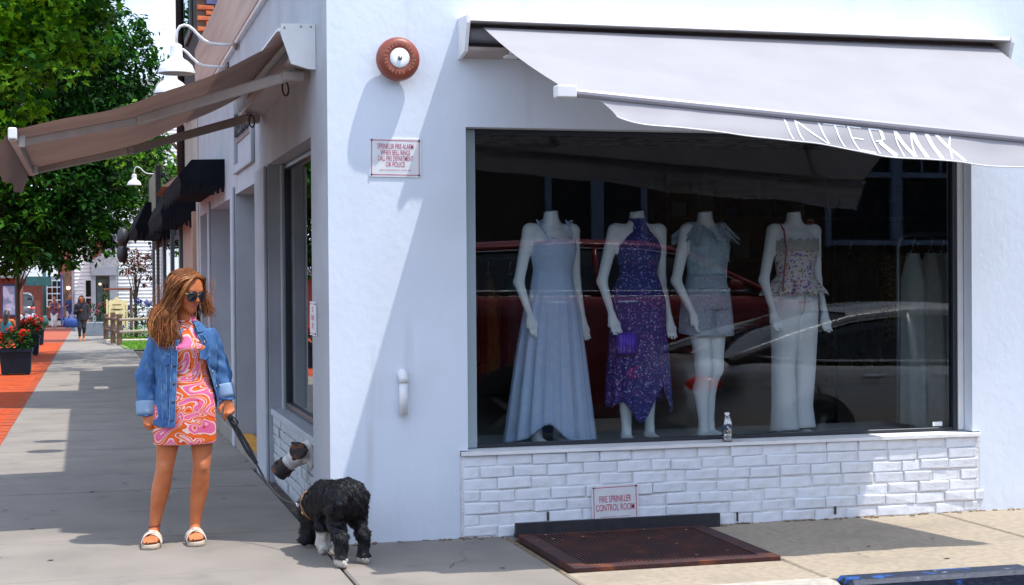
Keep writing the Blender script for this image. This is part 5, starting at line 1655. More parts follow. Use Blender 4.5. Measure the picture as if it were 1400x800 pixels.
W0 = Vector((-0.880, 0.345, 0.0))
wom = thing("person", "woman in sunglasses, blue denim jacket and swirl print dress, holding a black dog leash", "person")
hy = R(33)
HC = np.array([0.100, -0.012, 1.476])
def hd(x, y, z):
    """head coordinates (facing -y) -> body coordinates; head turned to her left and tipped down a little"""
    y2, z2 = y * math.cos(.27) - z * math.sin(.27) * -1 * -1, z * math.cos(.27) + y * math.sin(.27)
    c, s = math.cos(hy), math.sin(hy)
    return (HC[0] + x * c - y2 * s, HC[1] + x * s + y2 * c, HC[2] + z2)
p = []
# head
p += [P_(hd(0, .02, .030), hd(0, .028, .036), .086, k=.02), P_(hd(0, -.022, .025), hd(0, -.036, -.06), .062, .044, k=.03),
      P_(hd(.032, -.005, -.052), hd(.006, -.058, -.093), .034, .021, k=.02), P_(hd(-.032, -.005, -.052), hd(-.006, -.058, -.093), .034, .021, k=.02),
      P_(hd(0, -.080, .008), hd(0, -.104, -.027), .0075, .011, k=.014), P_(hd(-.011, -.088, -.031), hd(.011, -.088, -.031), .0085, k=.008),
      P_(hd(-.034, -.068, .021), hd(.034, -.068, .021), .014, k=.02), P_(hd(-.037, -.052, -.024), hd(-.037, -.05, -.03), .026, k=.02), P_(hd(.037, -.052, -.024), hd(.037, -.05, -.03), .026, k=.02),
      P_(hd(-.018, -.079, -.056), hd(.018, -.079, -.056), .0075, k=.007), P_(hd(-.014, -.079, -.0675), hd(.014, -.079, -.0675), .0078, k=.007), P_(hd(0, -.066, -.086), hd(0, -.062, -.09), .018, k=.015),
      P_(hd(.077, .012, -.012), hd(.080, .016, .012), .013, k=.01), P_(hd(-.077, .012, -.012), hd(-.080, .016, .012), .013, k=.01)]
# neck and torso
p += [P_(hd(0, .03, -.06), (.088, .02, 1.285), .047, .050, k=.03), P_((.088, .022, 1.29), (.086, .022, 1.24), .055, .075, k=.04),
      P_((-.045, .02, 1.190), (.205, .02, 1.198), .042, k=.04), P_((.03, .005, 1.15), (.145, .005, 1.155), .085, sc=(1, .95, 1), k=.05),
      P_((.05, 0, 1.02), (.13, 0, 1.02), .075, k=.06), P_((.02, .005, .84), (.135, .005, .84), .10, k=.06)]
# legs: (hip, thigh, knee, calf, shin, ankle)
def leg(pts):
    P = [np.array((*a, r)) for a, r in pts]; P = [2 * P[0] - P[1]] + P + [2 * P[-1] - P[-2]]
    out = []
    for i in range(1, len(P) - 2):
        for j in range(5):
            t = j / 5
            out.append(.5 * (2 * P[i] + (-P[i - 1] + P[i + 1]) * t + (2 * P[i - 1] - 5 * P[i] + 4 * P[i + 1] - P[i + 2]) * t * t + (-P[i - 1] + 3 * P[i] - 3 * P[i + 1] + P[i + 2]) * t ** 3))
    out.append(P[-2])
    for a, b in zip(out[:-1], out[1:]): p.append(P_(a[:3], b[:3], a[3], b[3], k=.004))
leg([((-.002, .0, .80), .088), ((-.024, -.006, .60), .066), ((-.037, -.012, .49), .053), ((-.043, -.014, .445), .049), ((-.052, -.006, .39), .050), ((-.064, .008, .33), .052), ((-.078, .010, .26), .046), ((-.092, .010, .18), .036), ((-.104, .008, .10), .0285), ((-.106, .015, .055), .032)])
leg([((.155, .01, .80), .088), ((.171, .006, .60), .066), ((.170, -.004, .49), .053), ((.168, -.006, .445), .049), ((.165, .006, .39), .050), ((.160, .022, .33), .052), ((.150, .028, .26), .046), ((.139, .032, .18), .036), ((.131, .034, .10), .0285), ((.131, .042, .055), .032)])
for kx, ky in ((-.0405, -.055), (.1685, -.047)):
    p.append(P_((kx, ky, .462), (kx, ky, .447), .016, k=.03))
# feet in open sandals
def foot(x, y, ax):
    dx, dy = math.sin(ax), -math.cos(ax)
    def q(l, w, z): return (x + dx * l - dy * w, y + dy * l + dx * w, z)
    p.extend([P_(q(-.02, 0, .056), q(.06, 0, .062), .030, .028, k=.02), P_(q(.05, 0, .062), q(.125, .004, .045), .030, .022, k=.02), P_(q(.10, -.022, .045), q(.13, -.025, .043), .020, k=.015), P_(q(.09, .028, .045), q(.13, .026, .043), .020, k=.015)])
    for w, l, r in ((-.030, .188, .0115), (-.010, .190, .0088), (.006, .184, .0082), (.020, .175, .0078), (.033, .163, .0075)):
        p.append(P_(q(.13, w * .95, .044), q(l - .02, w, .045), r, k=.006)); p.append(P_(q(l - .02, w, .045), q(l, w * 1.02, .039), r, r * .85, k=.004))
    return q
fR = foot(-.108, .015, -.16)
fL = foot(.131, .042, -.03)
# arms (inside the sleeves)
p += [P_((-.060, .022, 1.185), (-.130, .052, .985), .040, .034), P_((-.130, .055, .985), (-.143, .004, .80), .036, .024), P_((.215, .022, 1.190), (.284, .056, 1.0), .040, .034), P_((.284, .056, 1.0), (.318, .0, .86), .035, .024)]
def chain(pts, r0, r1, k=.006):
    n = len(pts) - 1
    for i in range(n): p.append(P_(pts[i], pts[i + 1], r0 + (r1 - r0) * i / n, r0 + (r1 - r0) * (i + 1) / n, k=k))
# her left hand closed on the leash
for a in ((.309, -.018, .785), (.3245, -.023, .781), (.339, -.021, .783), (.352, -.013, .788)):
    p.append(P_((.318, -.002, .848), a, .021, .0125, k=.014))
chain([(.308, -.019, .787), (.304, -.033, .755), (.302, -.026, .728), (.303, -.018, .717)], .0105, .0078)
chain([(.3245, -.024, .783), (.322, -.042, .756), (.322, -.026, .738), (.324, -.008, .744)], .0108, .008)
chain([(.340, -.022, .785), (.340, -.039, .760), (.338, -.021, .744), (.338, -.004, .752)], .0102, .0078)
chain([(.354, -.014, .790), (.355, -.029, .770), (.352, -.013, .757), (.350, .002, .764)], .0092, .007)
chain([(.308, -.010, .832), (.290, -.026, .803), (.278, -.034, .784), (.281, -.038, .765)], .0135, .0085, .008)
# her right hand hanging, fingers relaxed
for a in ((-.112, -.018, .735), (-.127, -.024, .730), (-.142, -.022, .731), (-.156, -.014, .737)):
    p.append(P_((-.143, .0, .795), a, .021, .0122, k=.014))
chain([(-.112, -.019, .737), (-.107, -.030, .706), (-.108, -.022, .684)], .0102, .0078)
chain([(-.127, -.025, .732), (-.123, -.040, .700), (-.122, -.032, .676)], .0105, .0078)
chain([(-.142, -.023, .733), (-.140, -.040, .703), (-.138, -.034, .680)], .010, .0075)
chain([(-.156, -.015, .739), (-.156, -.030, .713), (-.154, -.026, .694)], .009, .007)
chain([(-.122, -.006, .775), (-.102, -.022, .745), (-.097, -.034, .722)], .0132, .0085, .008)
def lipcol(c):
    m = np.zeros(len(c), int)
    for x, z in ((0, -.056), (0, -.0675)):
        a = np.array(hd(-.017, -.083, z)); b = np.array(hd(.017, -.083, z)); ab = b - a
        t = np.clip(((c - a) @ ab) / (ab @ ab), 0, 1)
        m[np.linalg.norm(c - a - t[:, None] * ab, axis=1) < .0062] = 1
    return m
body = link("body", sdf_mesh("body", p, 0.0048, [SKIN, LIPS], mat_fn=lipcol), wom)

# dress
DS = [(.588, .074, .176, .118, 0), (.592, .074, .179, .121, 0), (.70, .074, .181, .127, 0), (.80, .076, .181, .132, .006), (.88, .080, .168, .126, .008), (.96, .086, .142, .108, .003), (1.03, .089, .128, .098, 0), (1.10, .089, .138, .108, -.008),
      (1.155, .088, .148, .118, -.012), (1.21, .087, .150, .098, .004), (1.25, .087, .125, .082, .012), (1.285, .088, .078, .066, .018), (1.315, .090, .060, .058, .02), (1.328, .091, .056, .055, .02)]
g = MB(); g.smooth = True
rings = []
NZ = 60
def ds(z):
    for a, b in zip(DS[:-1], DS[1:]):
        if z <= b[0]:
            t = (z - a[0]) / (b[0] - a[0]); return [a[i] + (b[i] - a[i]) * t for i in range(5)]
    return DS[-1]
for i in range(NZ + 1):
    z = DS[0][0] + (DS[-1][0] - DS[0][0]) * i / NZ
    _, cx, rx, ry, cy = ds(z)
    ring = []
    for k in range(56):
        a = 2 * math.pi * k / 56
        e = 0.86 if z < .9 else 1.0
        c, s = math.cos(a), math.sin(a)
        c = math.copysign(abs(c) ** e, c); s = math.copysign(abs(s) ** e, s)
        y = cy + s * ry
        if 1.08 < z < 1.22 and s < 0:
            y -= .014 * (math.exp(-((c - .45) / .28) ** 2) + math.exp(-((c + .45) / .28) ** 2)) * math.exp(-((z - 1.15) / .045) ** 2)
        w = .0022 * math.sin(z * 90 + c * 9) * max(0, 1 - abs(z - 1.0) / .12) + .003 * math.sin(c * 7 + z * 12) * (z < .85)
        ring.append((cx + c * (rx + w), y - w, z))
    rings.append(ring)
g.loft(rings, caps=False)
dress = g.build("dress", SWIRL, wom)

# denim jacket: shell from a solid body
JT = [P_((.078, .014, .60), (.082, .014, 1.12), .200, .166, k=.03, sc=(1, .84, 1)), P_((-.050, .022, 1.203), (.215, .022, 1.216), .058, k=.05), P_((.05, .015, 1.12), (.12, .015, 1.13), .145, k=.05, sc=(1, .84, 1))]
def jfold(X, Y, Z):
    return .0035 * np.sin(X * 38 + Z * 21 + 1.3) * np.sin(Z * 31 - X * 12) + .0025 * np.sin(Z * 64 + X * 30) + .003 * np.sin(X * 55 + Y * 30) * np.clip((1.0 - Z) * 3, 0, 1)
def xL(Z): return .012 + (Z - .69) * .052 + np.clip(Z - 1.17, 0, 1) * .30
def xR(Z): return .272 - (Z - .80) * .275 - np.clip(Z - 1.19, 0, 1) * .30
def hem(X): return .694 + np.clip((X - .10) / .10, 0, 1) * .088 + .004 * np.sin(X * 40)
def shell(cutf, th=.011):
    def f(prims):
        pass
    return f
def shell_mesh(name, prims, res, mats, fold, cut, th=.011):
    F, lo, (X, Y, Z) = sdf_eval(prims, res, disp=fold)
    F2 = np.maximum(F, -(F + th))
    F2 = np.maximum(F2, cut(X, Y, Z).astype(np.float32))
    V, Q = surface_nets(F2, lo, res)
    S = np.zeros_like(V); C = np.zeros(len(V))
    for i in range(4):
        a, b = Q[:, i], Q[:, (i + 1) % 4]
        np.add.at(S, a, V[b]); np.add.at(C, a, 1); np.add.at(S, b, V[a]); np.add.at(C, b, 1)
    V = V * .55 + .45 * S / np.maximum(C, 1)[:, None]
    me = bpy.data.meshes.new(name)
    me.from_pydata(V.tolist(), [], Q.tolist())
    for m in mats: me.materials.append(m)
    me.polygons.foreach_set("use_smooth", np.ones(len(Q), bool)); me.update()
    return me
def tcut(X, Y, Z):
    c = hem(X) - Z
    c = np.maximum(c, Z - 1.262 - np.clip(-Y, 0, .05) * 0)
    op = np.minimum(np.minimum(X - xL(Z), xR(Z) - X), .0 - Y)
    c = np.maximum(c, op)
    nk = .066 - np.sqrt((X - .088) ** 2 + (Y - .02) ** 2)
    return np.maximum(c, nk)
jk = link("denim_jacket", shell_mesh("denim_jacket", JT, .0055, [DENIM], jfold, tcut), wom)
def sfold(X, Y, Z):
    return .0035 * np.sin(Z * 75 + X * 36 + Y * 28 + 1.5 * np.sin(Z * 17)) * np.clip(1.2 - np.abs(Z - .95) * 4.0, 0.2, 1) + .0022 * np.sin(Z * 40 - X * 80)
for pts, zc in ((((-.072, .022, 1.195), (-.138, .052, .98), (-.145, -.004, .70)), .752), (((.226, .022, 1.200), (.285, .056, 1.0), (.325, -.002, .79)), .836)):
    pr = [P_(pts[0], pts[1], .060, .061, k=.02), P_(pts[1], pts[2], .061, .050, k=.03)]
    link("sleeve", shell_mesh("sleeve", pr, .0055, [DENIM], sfold, lambda X, Y, Z: zc - Z), jk)
    # rolled cuff
    a, b = Vector(pts[1]), Vector(pts[2]); d = (b - a).normalized()
    t0 = (zc + .004 - a.z) / d.z; c0 = a + d * t0; c1 = c0 - d * .082
    g = MB(); g.smooth = True
    g.tube([c0 + d * .0 - d * .004, c0, c0 - d * .002, c0 - d * .02, c1 + d * .012, c1, c1 + d * .004, c1 + d * .02], [.046, .050, .0555, .0595, .0625, .061, .055, .052], 24, caps=False)
    g.build("cuff", DENIML, jk)
def jy(x, z):
    rj = .166 + .034 * max(0, min(1, (1.12 - z) / .52)); u = max(-.98, min(.98, (x - .08) / rj)); return .014 - .84 * rj * math.sqrt(1 - u * u)
def patch(x0, x1, z0, z1, off, th, taper=0.0, sag=0.0, n=8, slant=0.0):
    def pt(u, v, o):
        z = z1 + (z0 - z1) * v + slant * (u - .5)
        k = 1 - taper * abs(2 * u - 1) * v
        x = (x0 + x1) / 2 + (x1 - x0) * (u - .5)
        z = z + (0.018 * abs(2 * u - 1) * v if taper else 0)
        return (x, jy(x, z) - o + .003 * math.sin(u * 9 + v * 4), z)
    g = MB(); g.smooth = True
    g.grid(lambda u, v: pt(u, v, off + th), n, n); g.grid(lambda u, v: pt(u, v, off), n, n)
    for e in ((0, None), (1, None)):
        g.grid(lambda u, v: pt(e[0], u, off + th * v), n, 1)
    g.grid(lambda u, v: pt(u, 1, off + th * v), n, 1); g.grid(lambda u, v: pt(u, 0, off + th * v), n, 1)
    return g
patch(-.068, -.012, 1.050, 1.108, .010, .007, 1.0, slant=-.010).build("pocket_flap", DENIM, jk)
patch(.158, .222, 1.078, 1.140, .012, .008, 1.0, slant=.012).build("pocket_flap", DENIM, jk)
for x0, x1, z in ((-.072, -.008, 1.112), (.154, .226, 1.146)):
    patch(x0, x1, z, z + .006, .005, .004, n=4).build("stitched_seam", DENIMD, jk)
# button bands, hem band
for side in (0, 1):
    g = MB(); g.smooth = True
    def bandp(u, v):
        z = (.70 + v * .50) if side == 0 else (.795 + v * .43)
        e = float(xL(np.float64(z))) if side == 0 else float(xR(np.float64(z)))
        x = e + (-.002 - .034 * u if side == 0 else .002 + .034 * u)
        return (x, jy(x, z) - .009, z)
    g.grid(bandp, 3, 30)
    g.build("button_band", DENIM, jk)
    for off in (.004, .036):
        g = MB(); g.smooth = True
        pts = []
        for i in range(30):
            z = (.70 + i / 29 * .50) if side == 0 else (.795 + i / 29 * .43)
            e = float(xL(np.float64(z))) if side == 0 else float(xR(np.float64(z)))
            x = e + (-off if side == 0 else off); pts.append((x, jy(x, z) - .0105, z))
        g.tube(pts, .0022, 5); g.build("stitched_seam", DENIMD, jk)
    for i in range(5):
        z = (.735 + i * .105) if side == 0 else (.83 + i * .088)
        e = float(xL(np.float64(z))) if side == 0 else float(xR(np.float64(z)))
        x = e + (-.018 if side == 0 else .018)
        g = MB(); g.smooth = True; g.lathe([(.0085, -.0095), (.0085, -.013), (.005, -.0148), (0, -.015)], (x, jy(x, z), z), 'y', 10); g.build("button", BUTT if side == 0 else STEEL, jk)
for x0, x1 in ((-.085, .010),):
    patch(x0, x1, .694, .735, .008, .005, n=6).build("hem_band", DENIM, jk)
# yoke seams
g = MB(); g.smooth = True
g.tube([(x, jy(x, 1.148) - .006, 1.150 + .05 * abs(x - .08)) for x in [-.075 + i * .011 for i in range(10)]], .003, 5)
g.build("stitched_seam", DENIMD, jk)
for x in (-.062, -.034):
    g = MB(); g.smooth = True; g.tube([(x + .006 * i / 8, jy(x, 1.05 - i * .04) - .006, 1.05 - i * .042) for i in range(9)], .0026, 5); g.build("stitched_seam", DENIMD, jk)
# collar
g = MB(); g.smooth = True
def coll(u, v, o=0):
    a = R(-62) + u * R(304)          # measured from the front, going round the back
    a0 = -math.pi / 2 + R(28) + u * (2 * math.pi - R(56))
    rx = .060 + .058 * v; ry = .056 + .050 * v
    fl = .02 * (1 - math.sin(u * math.pi)) * v
    return (.090 + math.cos(a0) * (rx + o), .022 + math.sin(a0) * (ry + o) - fl * 1.2, 1.305 - .052 * v + .012 * math.sin(v * math.pi) - fl * .6)
g.grid(lambda u, v: coll(u, v), 36, 6); g.grid(lambda u, v: coll(u, v, .006), 36, 6)
g.grid(lambda u, v: coll(u, 1, .006 * v), 36, 1); g.grid(lambda u, v: coll(0, u, .006 * v), 6, 1); g.grid(lambda u, v: coll(1, u, .006 * v), 6, 1)
g.build("collar", DENIM, jk)

# sandals
for q in (fR, fL):
    sd = thing("sandal", None, None); sd.parent = wom
    outl = [(-.058, .0), (-.050, .028), (-.02, .040), (.04, .040), (.10, .050), (.15, .052), (.185, .042), (.203, .012), (.205, -.012), (.192, -.038), (.16, -.052), (.11, -.050), (.04, -.040), (-.02, -.040), (-.050, -.028)]
    g = MB()
    g.loft([[q(l * k, w * k2, z) for l, w in outl] for k, k2, z in ((1, .98, .002), (1.01, 1.0, .012), (1.0, .99, .022), (.985, .96, .027))])
    g.build("sole", SOLE, sd)
    for s, (la, lb) in ((1, (.062, .120)), (-1, (.120, .062))):
        g = MB(); g.smooth = True
        def strap(u, v):
            a = math.pi * u
            l0 = la + (lb - la) * u
            l = l0 + (v - .5) * .052
            r = .054 - .003 * s
            return q(l, math.cos(a) * r, .022 + math.sin(a) * (.064 - (l - .06) * .16 + .003 * s))
        g.grid(strap, 18, 4)
        o = g.build("strap", SANDW, sd)
        md = o.modifiers.new("thick", 'SOLIDIFY'); md.thickness = .005; md.offset = 1
    g = MB(); g.smooth = True
    c = q(.092, 0, .088); g.ball(c, .017, 6, (1.2, 1.0, .55)); g.build("knot", SANDW, sd)
# anklet
g = MB(); g.smooth = True
for i in range(22):
    a = 2 * math.pi * i / 22; g.ball((-.1035 + math.cos(a) * .0325, .009 + math.sin(a) * .0325, .105 + .006 * math.cos(a + 1)), .0042, 4)
g.build("anklet", mat("dark_red_beads", (.20, .02, .03), .4), wom)

# sunglasses
sgl = thing("sunglasses", None, None); sgl.parent = wom
for s in (-1, 1):
    g = MB(); g.smooth = True
    rr_ = []
    for k, yo in ((1.0, 0), (.96, -.005), (.6, -.0085), (0.02, -.0095)):
        rr_.append([hd(s * .0345 + .0315 * k * math.copysign(abs(math.cos(t)) ** .7, math.cos(t)), -.0965 + yo + .010 * abs(math.cos(t) * k + s) * .5, -.001 + .0275 * k * math.copysign(abs(math.sin(t)) ** .75, math.sin(t)) - (.003 if math.sin(t) < 0 else 0) * k) for t in [2 * math.pi * i / 24 for i in range(24)]])
    g.loft(rr_, caps=True); g.build("lens", SUNG, sgl)
    g = MB(); g.smooth = True; ring = rr_[0] + [rr_[0][0]]; g.tube(ring, .0024, 6, caps=False); g.build("rim", SUNG, sgl)
    g = MB(); g.smooth = True; g.tube([hd(s * .064, -.089, .010), hd(s * .078, -.06, .012), hd(s * .083, .01, .008), hd(s * .08, .03, -.01)], .003, 6); g.build("temple", GOLD, sgl)
g = MB(); g.smooth = True; g.tube([hd(-.008, -.102, .008), hd(0, -.105, .011), hd(.008, -.102, .008)], .0025, 6); g.build("bridge", GOLD, sgl)

# hair: a full body of waves plus locks on it
HB = mat("hair_brown", (0.10, 0.035, 0.012), 0.7, spec=.2, col2=(0.15, 0.055, 0.018), nscale=18, stretch=(1, 1, .3))
HC_ = mat("hair_copper", (0.31, 0.080, 0.015), 0.38, col2=(0.18, 0.06, 0.016), nscale=18, stretch=(1, 1, .3))
HG = mat("hair_golden", (0.55, 0.215, 0.045), 0.36, col2=(0.32, 0.13, 0.04), nscale=18, stretch=(1, 1, .3))
hp = [P_(hd(-.01, .035, .038), hd(.01, .04, .042), .088, k=.02), P_(hd(-.070, .02, .02), (.006, .0, 1.43), .030, .036, k=.03), P_((.006, .0, 1.43), (-.03, -.045, 1.33), .036, .036, k=.03), P_((-.03, -.05, 1.33), (-.005, -.085, 1.22), .036, .018, k=.03),
      P_(hd(.074, .035, .02), (.200, .055, 1.43), .026, .024, k=.03), P_((.200, .055, 1.43), (.212, .07, 1.37), .022, .010, k=.03), P_((.06, .09, 1.47), (.05, .10, 1.26), .075, .05, k=.03)]
def hfold(X, Y, Z): return .005 * np.sin(X * 90 + np.sin(Z * 25) * 2.2) + .003 * np.sin(Y * 110 + Z * 30)
hair = link("hair", sdf_mesh("hair", hp, .006, [HB], disp=hfold), wom)
rng = random.Random(77)
def cat(pts, n):
    P = [np.array(a, float) for a in pts]; P = [2 * P[0] - P[1]] + P + [2 * P[-1] - P[-2]]
    out = []
    for i in range(1, len(P) - 2):
        for j in range(n):
            t = j / n
            out.append(.5 * ((2 * P[i]) + (-P[i - 1] + P[i + 1]) * t + (2 * P[i - 1] - 5 * P[i] + 4 * P[i + 1] - P[i + 2]) * t * t + (-P[i - 1] + 3 * P[i] - 3 * P[i + 1] + P[i + 2]) * t ** 3))
    out.append(P[-2]); return out
g = MB(); g.smooth = True
def lock(pts, r, wv):
    c = cat(pts, 5); n = len(c); ph = rng.uniform(0, 6.28); f = rng.uniform(2.2, 3.6)
    out = []
    for i, q in enumerate(c):
        t = i / (n - 1); a = wv * t
        out.append((q[0] + a * math.sin(f * 6.28 * t * .55 + ph), q[1] + a * .6 * math.cos(f * 6.28 * t * .5 + ph * 1.3), q[2] + a * .3 * math.sin(f * 6.28 * t * .7 + ph)))
    g.cm = rng.choices((0, 1, 2), weights=(3.4, 5, 1.6))[0]
    g.tube(out, [r * (1 - .75 * (i / (n - 1)) ** 2) * (.6 + .4 * min(1, i / 3)) for i in range(n)], 5, flat=((rng.uniform(-1, 1), rng.uniform(-1, 1), .2), .55))
U = rng.uniform
for i in range(800):      # the long side, swept forward over her right shoulder
    t = U(0, 1)
    d = U(-1, 1)
    root = hd(U(-.02, .022), -.052 + t * .11 + U(-.01, .01), .118 - .03 * abs(t - .4) + U(-.006, .004))
    p1 = hd(-.088 - U(0, .014), -.045 + t * .10, .055 + U(-.02, .02))
    p2 = (.004 + d * .03 - .01, -.05 + t * .10, 1.43 + U(-.02, .02))
    p3 = (-.048 + d * .066, -.085 + t * .08 + abs(d) * .02, 1.335 + U(-.02, .02))
    p4 = (-.030 + d * .072, -.118 + t * .05 + abs(d) * .02, 1.235 + U(-.03, .02))
    p5 = (-.004 + d * .055, -.120 + t * .04, 1.165 + U(-.03, .05))
    lock([root, p1, p2, p3, p4, p5], U(.0016, .0042), U(.012, .036))
for i in range(110):       # front curtain beside the face
    root = hd(U(-.02, .0), -.060 + U(-.012, .01), .113 + U(-.008, .006))
    lock([root, hd(-.062 - U(0, .012), -.068 + U(-.01, .012), .062), hd(-.082 - U(0, .012), -.058 + U(-.01, .01), .0), (.030 + U(-.016, .012), -.075 + U(-.02, .02), 1.39), (-.005 + U(-.03, .03), -.105 + U(-.01, .02), 1.29), (.02 + U(-.04, .04), -.122, 1.19 + U(-.02, .03))], U(.0016, .0042), U(.008, .020))
for i in range(300):      # the shorter blown side over her left shoulder
    t = U(0, 1)
    root = hd(U(-.008, .025), -.050 + t * .11, .118 - .03 * abs(t - .4))
    lock([root, hd(.066 + U(0, .012), -.035 + t * .10, .083 + U(-.01, .01)), hd(.092 + U(0, .012), -.018 + t * .09, .02), (.205 + U(-.025, .02), .03 + U(-.04, .05), 1.415 + U(-.02, .02)), (.222 + U(-.04, .035), .055 + U(-.05, .05), 1.35 + U(-.03, .03))], U(.0016, .004), U(.010, .026))
for i in range(120):      # down the back
    x = U(-.05, .16)
    lock([hd(U(-.03, .03), U(.02, .09), .118), hd(U(-.07, .07), .118, .06), (x, .135 + U(-.01, .02), 1.42), (x * 1.1, .14 + U(-.02, .02), 1.32), (x * 1.1, .13, 1.22 + U(-.04, .04))], U(.004, .008), U(.006, .014))
for i in range(110):      # loose flyaway hairs
    x, z = U(-.11, .02), U(1.20, 1.50)
    if i % 3 == 0: x, z = U(.19, .24), U(1.34, 1.50)
    y = U(-.10, .06)
    lock([(x + .03, y, z + .08), (x, y - .01, z), (x - U(-.02, .035), y - .02, z - .06), (x - U(-.03, .04), y - .02, z - .12)], U(.0006, .0011), U(.008, .022))
o = g.build("lock", [HB, HC_, HG], hair, normals=False); o["kind"] = "stuff"
wom.location = W0
# ------------------------------------------------------------------ the dog
FURB = mat("black_fur", (0.006, 0.006, 0.009), 0.55, col2=(0.011, 0.011, 0.015), nscale=16, spec=0.25)
FURG = mat("charcoal_fur", (0.017, 0.017, 0.021), 0.6, col2=(0.012, 0.012, 0.015), nscale=16, spec=.2)
FURW = mat("white_fur", (0.60, 0.57, 0.53), 0.8, col2=(0.42, 0.39, 0.35), nscale=24)
dog = thing("dog", "shaggy black dog with white paws sniffing the pavement at the wall corner", "dog")
p = [P_((-.008, -.58, .352), (-.070, -.28, .315), .098, .090, k=.05), P_((-.030, -.62, .360), (.022, -.60, .358), .088, k=.05), P_((-.070, -.28, .315), (-.110, -.115, .245), .090, .083, k=.05),
     P_((-.110, -.115, .245), (-.092, -.02, .128), .083, .072, k=.05), P_((-.092, -.02, .128), (-.098, .02, .052), .062, .044, k=.03), P_((-.098, .03, .040), (-.100, .048, .034), .022, k=.012),
     P_((-.148, -.04, .155), (-.156, -.04, .055), .024, .036, k=.02), P_((-.036, -.04, .155), (-.030, -.04, .055), .024, .034, k=.02),
     # hind legs: hip, stifle (forward), hock (back), foot
     P_((-.050, -.60, .315), (-.056, -.545, .225), .068, .050, k=.03), P_((-.056, -.545, .225), (-.048, -.680, .150), .046, .035, k=.02), P_((-.048, -.680, .150), (-.048, -.672, .045), .036, .035, k=.02), P_((-.048, -.675, .036), (-.048, -.728, .028), .035, .028, k=.02),
     P_((.045, -.58, .315), (.072, -.51, .225), .066, .049, k=.03), P_((.072, -.51, .225), (.084, -.61, .150), .044, .034, k=.02), P_((.084, -.61, .150), (.088, -.598, .045), .035, .034, k=.02), P_((.088, -.60, .036), (.090, -.640, .028), .034, .027, k=.02),
     # front legs
     P_((-.100, -.25, .26), (-.085, -.28, .15), .054, .038, k=.03), P_((-.085, -.28, .15), (-.080, -.24, .045), .038, .037, k=.02), P_((-.080, -.24, .038), (-.081, -.280, .028), .038, .030, k=.02),
     P_((-.03, -.30, .25), (-.005, -.36, .15), .052, .037, k=.03), P_((-.005, -.36, .15), (.0, -.34, .045), .035, .033, k=.02), P_((.0, -.34, .038), (.0, -.385, .028), .034, .028, k=.02),
     # short tufted tail laid over the rump
     P_((-.015, -.695, .385), (-.055, -.715, .345), .032, .025, k=.02)]
def dfold(X, Y, Z): return .006 * np.sin(X * 75 + Z * 30) * np.sin(Z * 62 + Y * 40) + .004 * np.sin(X * 130 + Y * 90 + Z * 50)
def dogmat(c):
    m = np.zeros(len(c), int)
    m[(np.abs(c[:, 0] + .049) < .06) & (c[:, 1] < -.60) & (c[:, 2] < .045)] = 1
    m[(c[:, 0] > .04) & (c[:, 1] < -.57) & (c[:, 2] < .034)] = 1
    m[(c[:, 0] < -.03) & (c[:, 0] > -.15) & (c[:, 1] < -.17) & (c[:, 1] > -.34) & (c[:, 2] < .135)] = 1
    m[(c[:, 0] > -.045) & (c[:, 0] < .04) & (c[:, 1] < -.28) & (c[:, 1] > -.43) & (c[:, 2] < .10)] = 1
    return m
dme = sdf_mesh("body", p, .0065, [FURB, FURW], disp=dfold, mat_fn=dogmat)
link("body", dme, dog)
# shaggy coat
rng = random.Random(19)
g = MB(); g.smooth = True
polys = dme.polygons
N = len(polys)
for i in range(15000):
    f = polys[rng.randrange(N)]
    c, n = Vector(f.center), Vector(f.normal)
    w_ = f.material_index == 1
    if c.z < .012: continue
    flow = Vector((0.15 * math.sin(c.z * 40 + c.x * 30), -.55 if c.z > .3 else -.1, -.9)) + Vector((rng.gauss(0, .5), rng.gauss(0, .5), rng.gauss(0, .4)))
    t = (flow - n * flow.dot(n))
    if t.length < 1e-3: continue
    t.normalize()
    L = rng.uniform(.012, .026) * (.6 if w_ else 1) * (.7 if c.z < .12 else 1)
    s = n.cross(t) * rng.uniform(.0016, .0034)
    cu = rng.uniform(-.5, .5)
    p0 = c - n * .002; p1 = c + t * L * .45 + n * L * .20 + s * cu * 3; p2 = c + t * L * .95 + n * L * .08 + s * cu * 6
    if p2.z < .004: continue
    g.cm = 2 if w_ else (0 if rng.random() < .72 else 1)
    g.add([p0 - s, p0 + s, p1 + s * .9, p1 - s * .9, p2], [(0, 1, 2, 3), (3, 2, 4)])
o = g.build("coat", [FURB, FURG, FURW], dog, normals=False); o["kind"] = "stuff"
# collar with tag
g = MB(); g.smooth = True
ax = Vector((-.05, .165, -.08)).normalized(); cc = Vector((-.104, -.150, .262)); a = ax.orthogonal().normalized(); b = ax.cross(a)
g.tube([cc + (a * math.cos(t) + b * math.sin(t)) * .092 for t in [2 * math.pi * i / 28 for i in range(29)]], .009, 6, caps=False)
g.build("collar", mat("brown_leather", (.20, .09, .03), .5), dog)
g = MB(); g.smooth = True; g.lathe([(0, -.002), (.014, -.002), (.014, .002), (0, .002)], (-.180, -.18, .225), 'y', 12); g.build("tag", GOLD, dog)

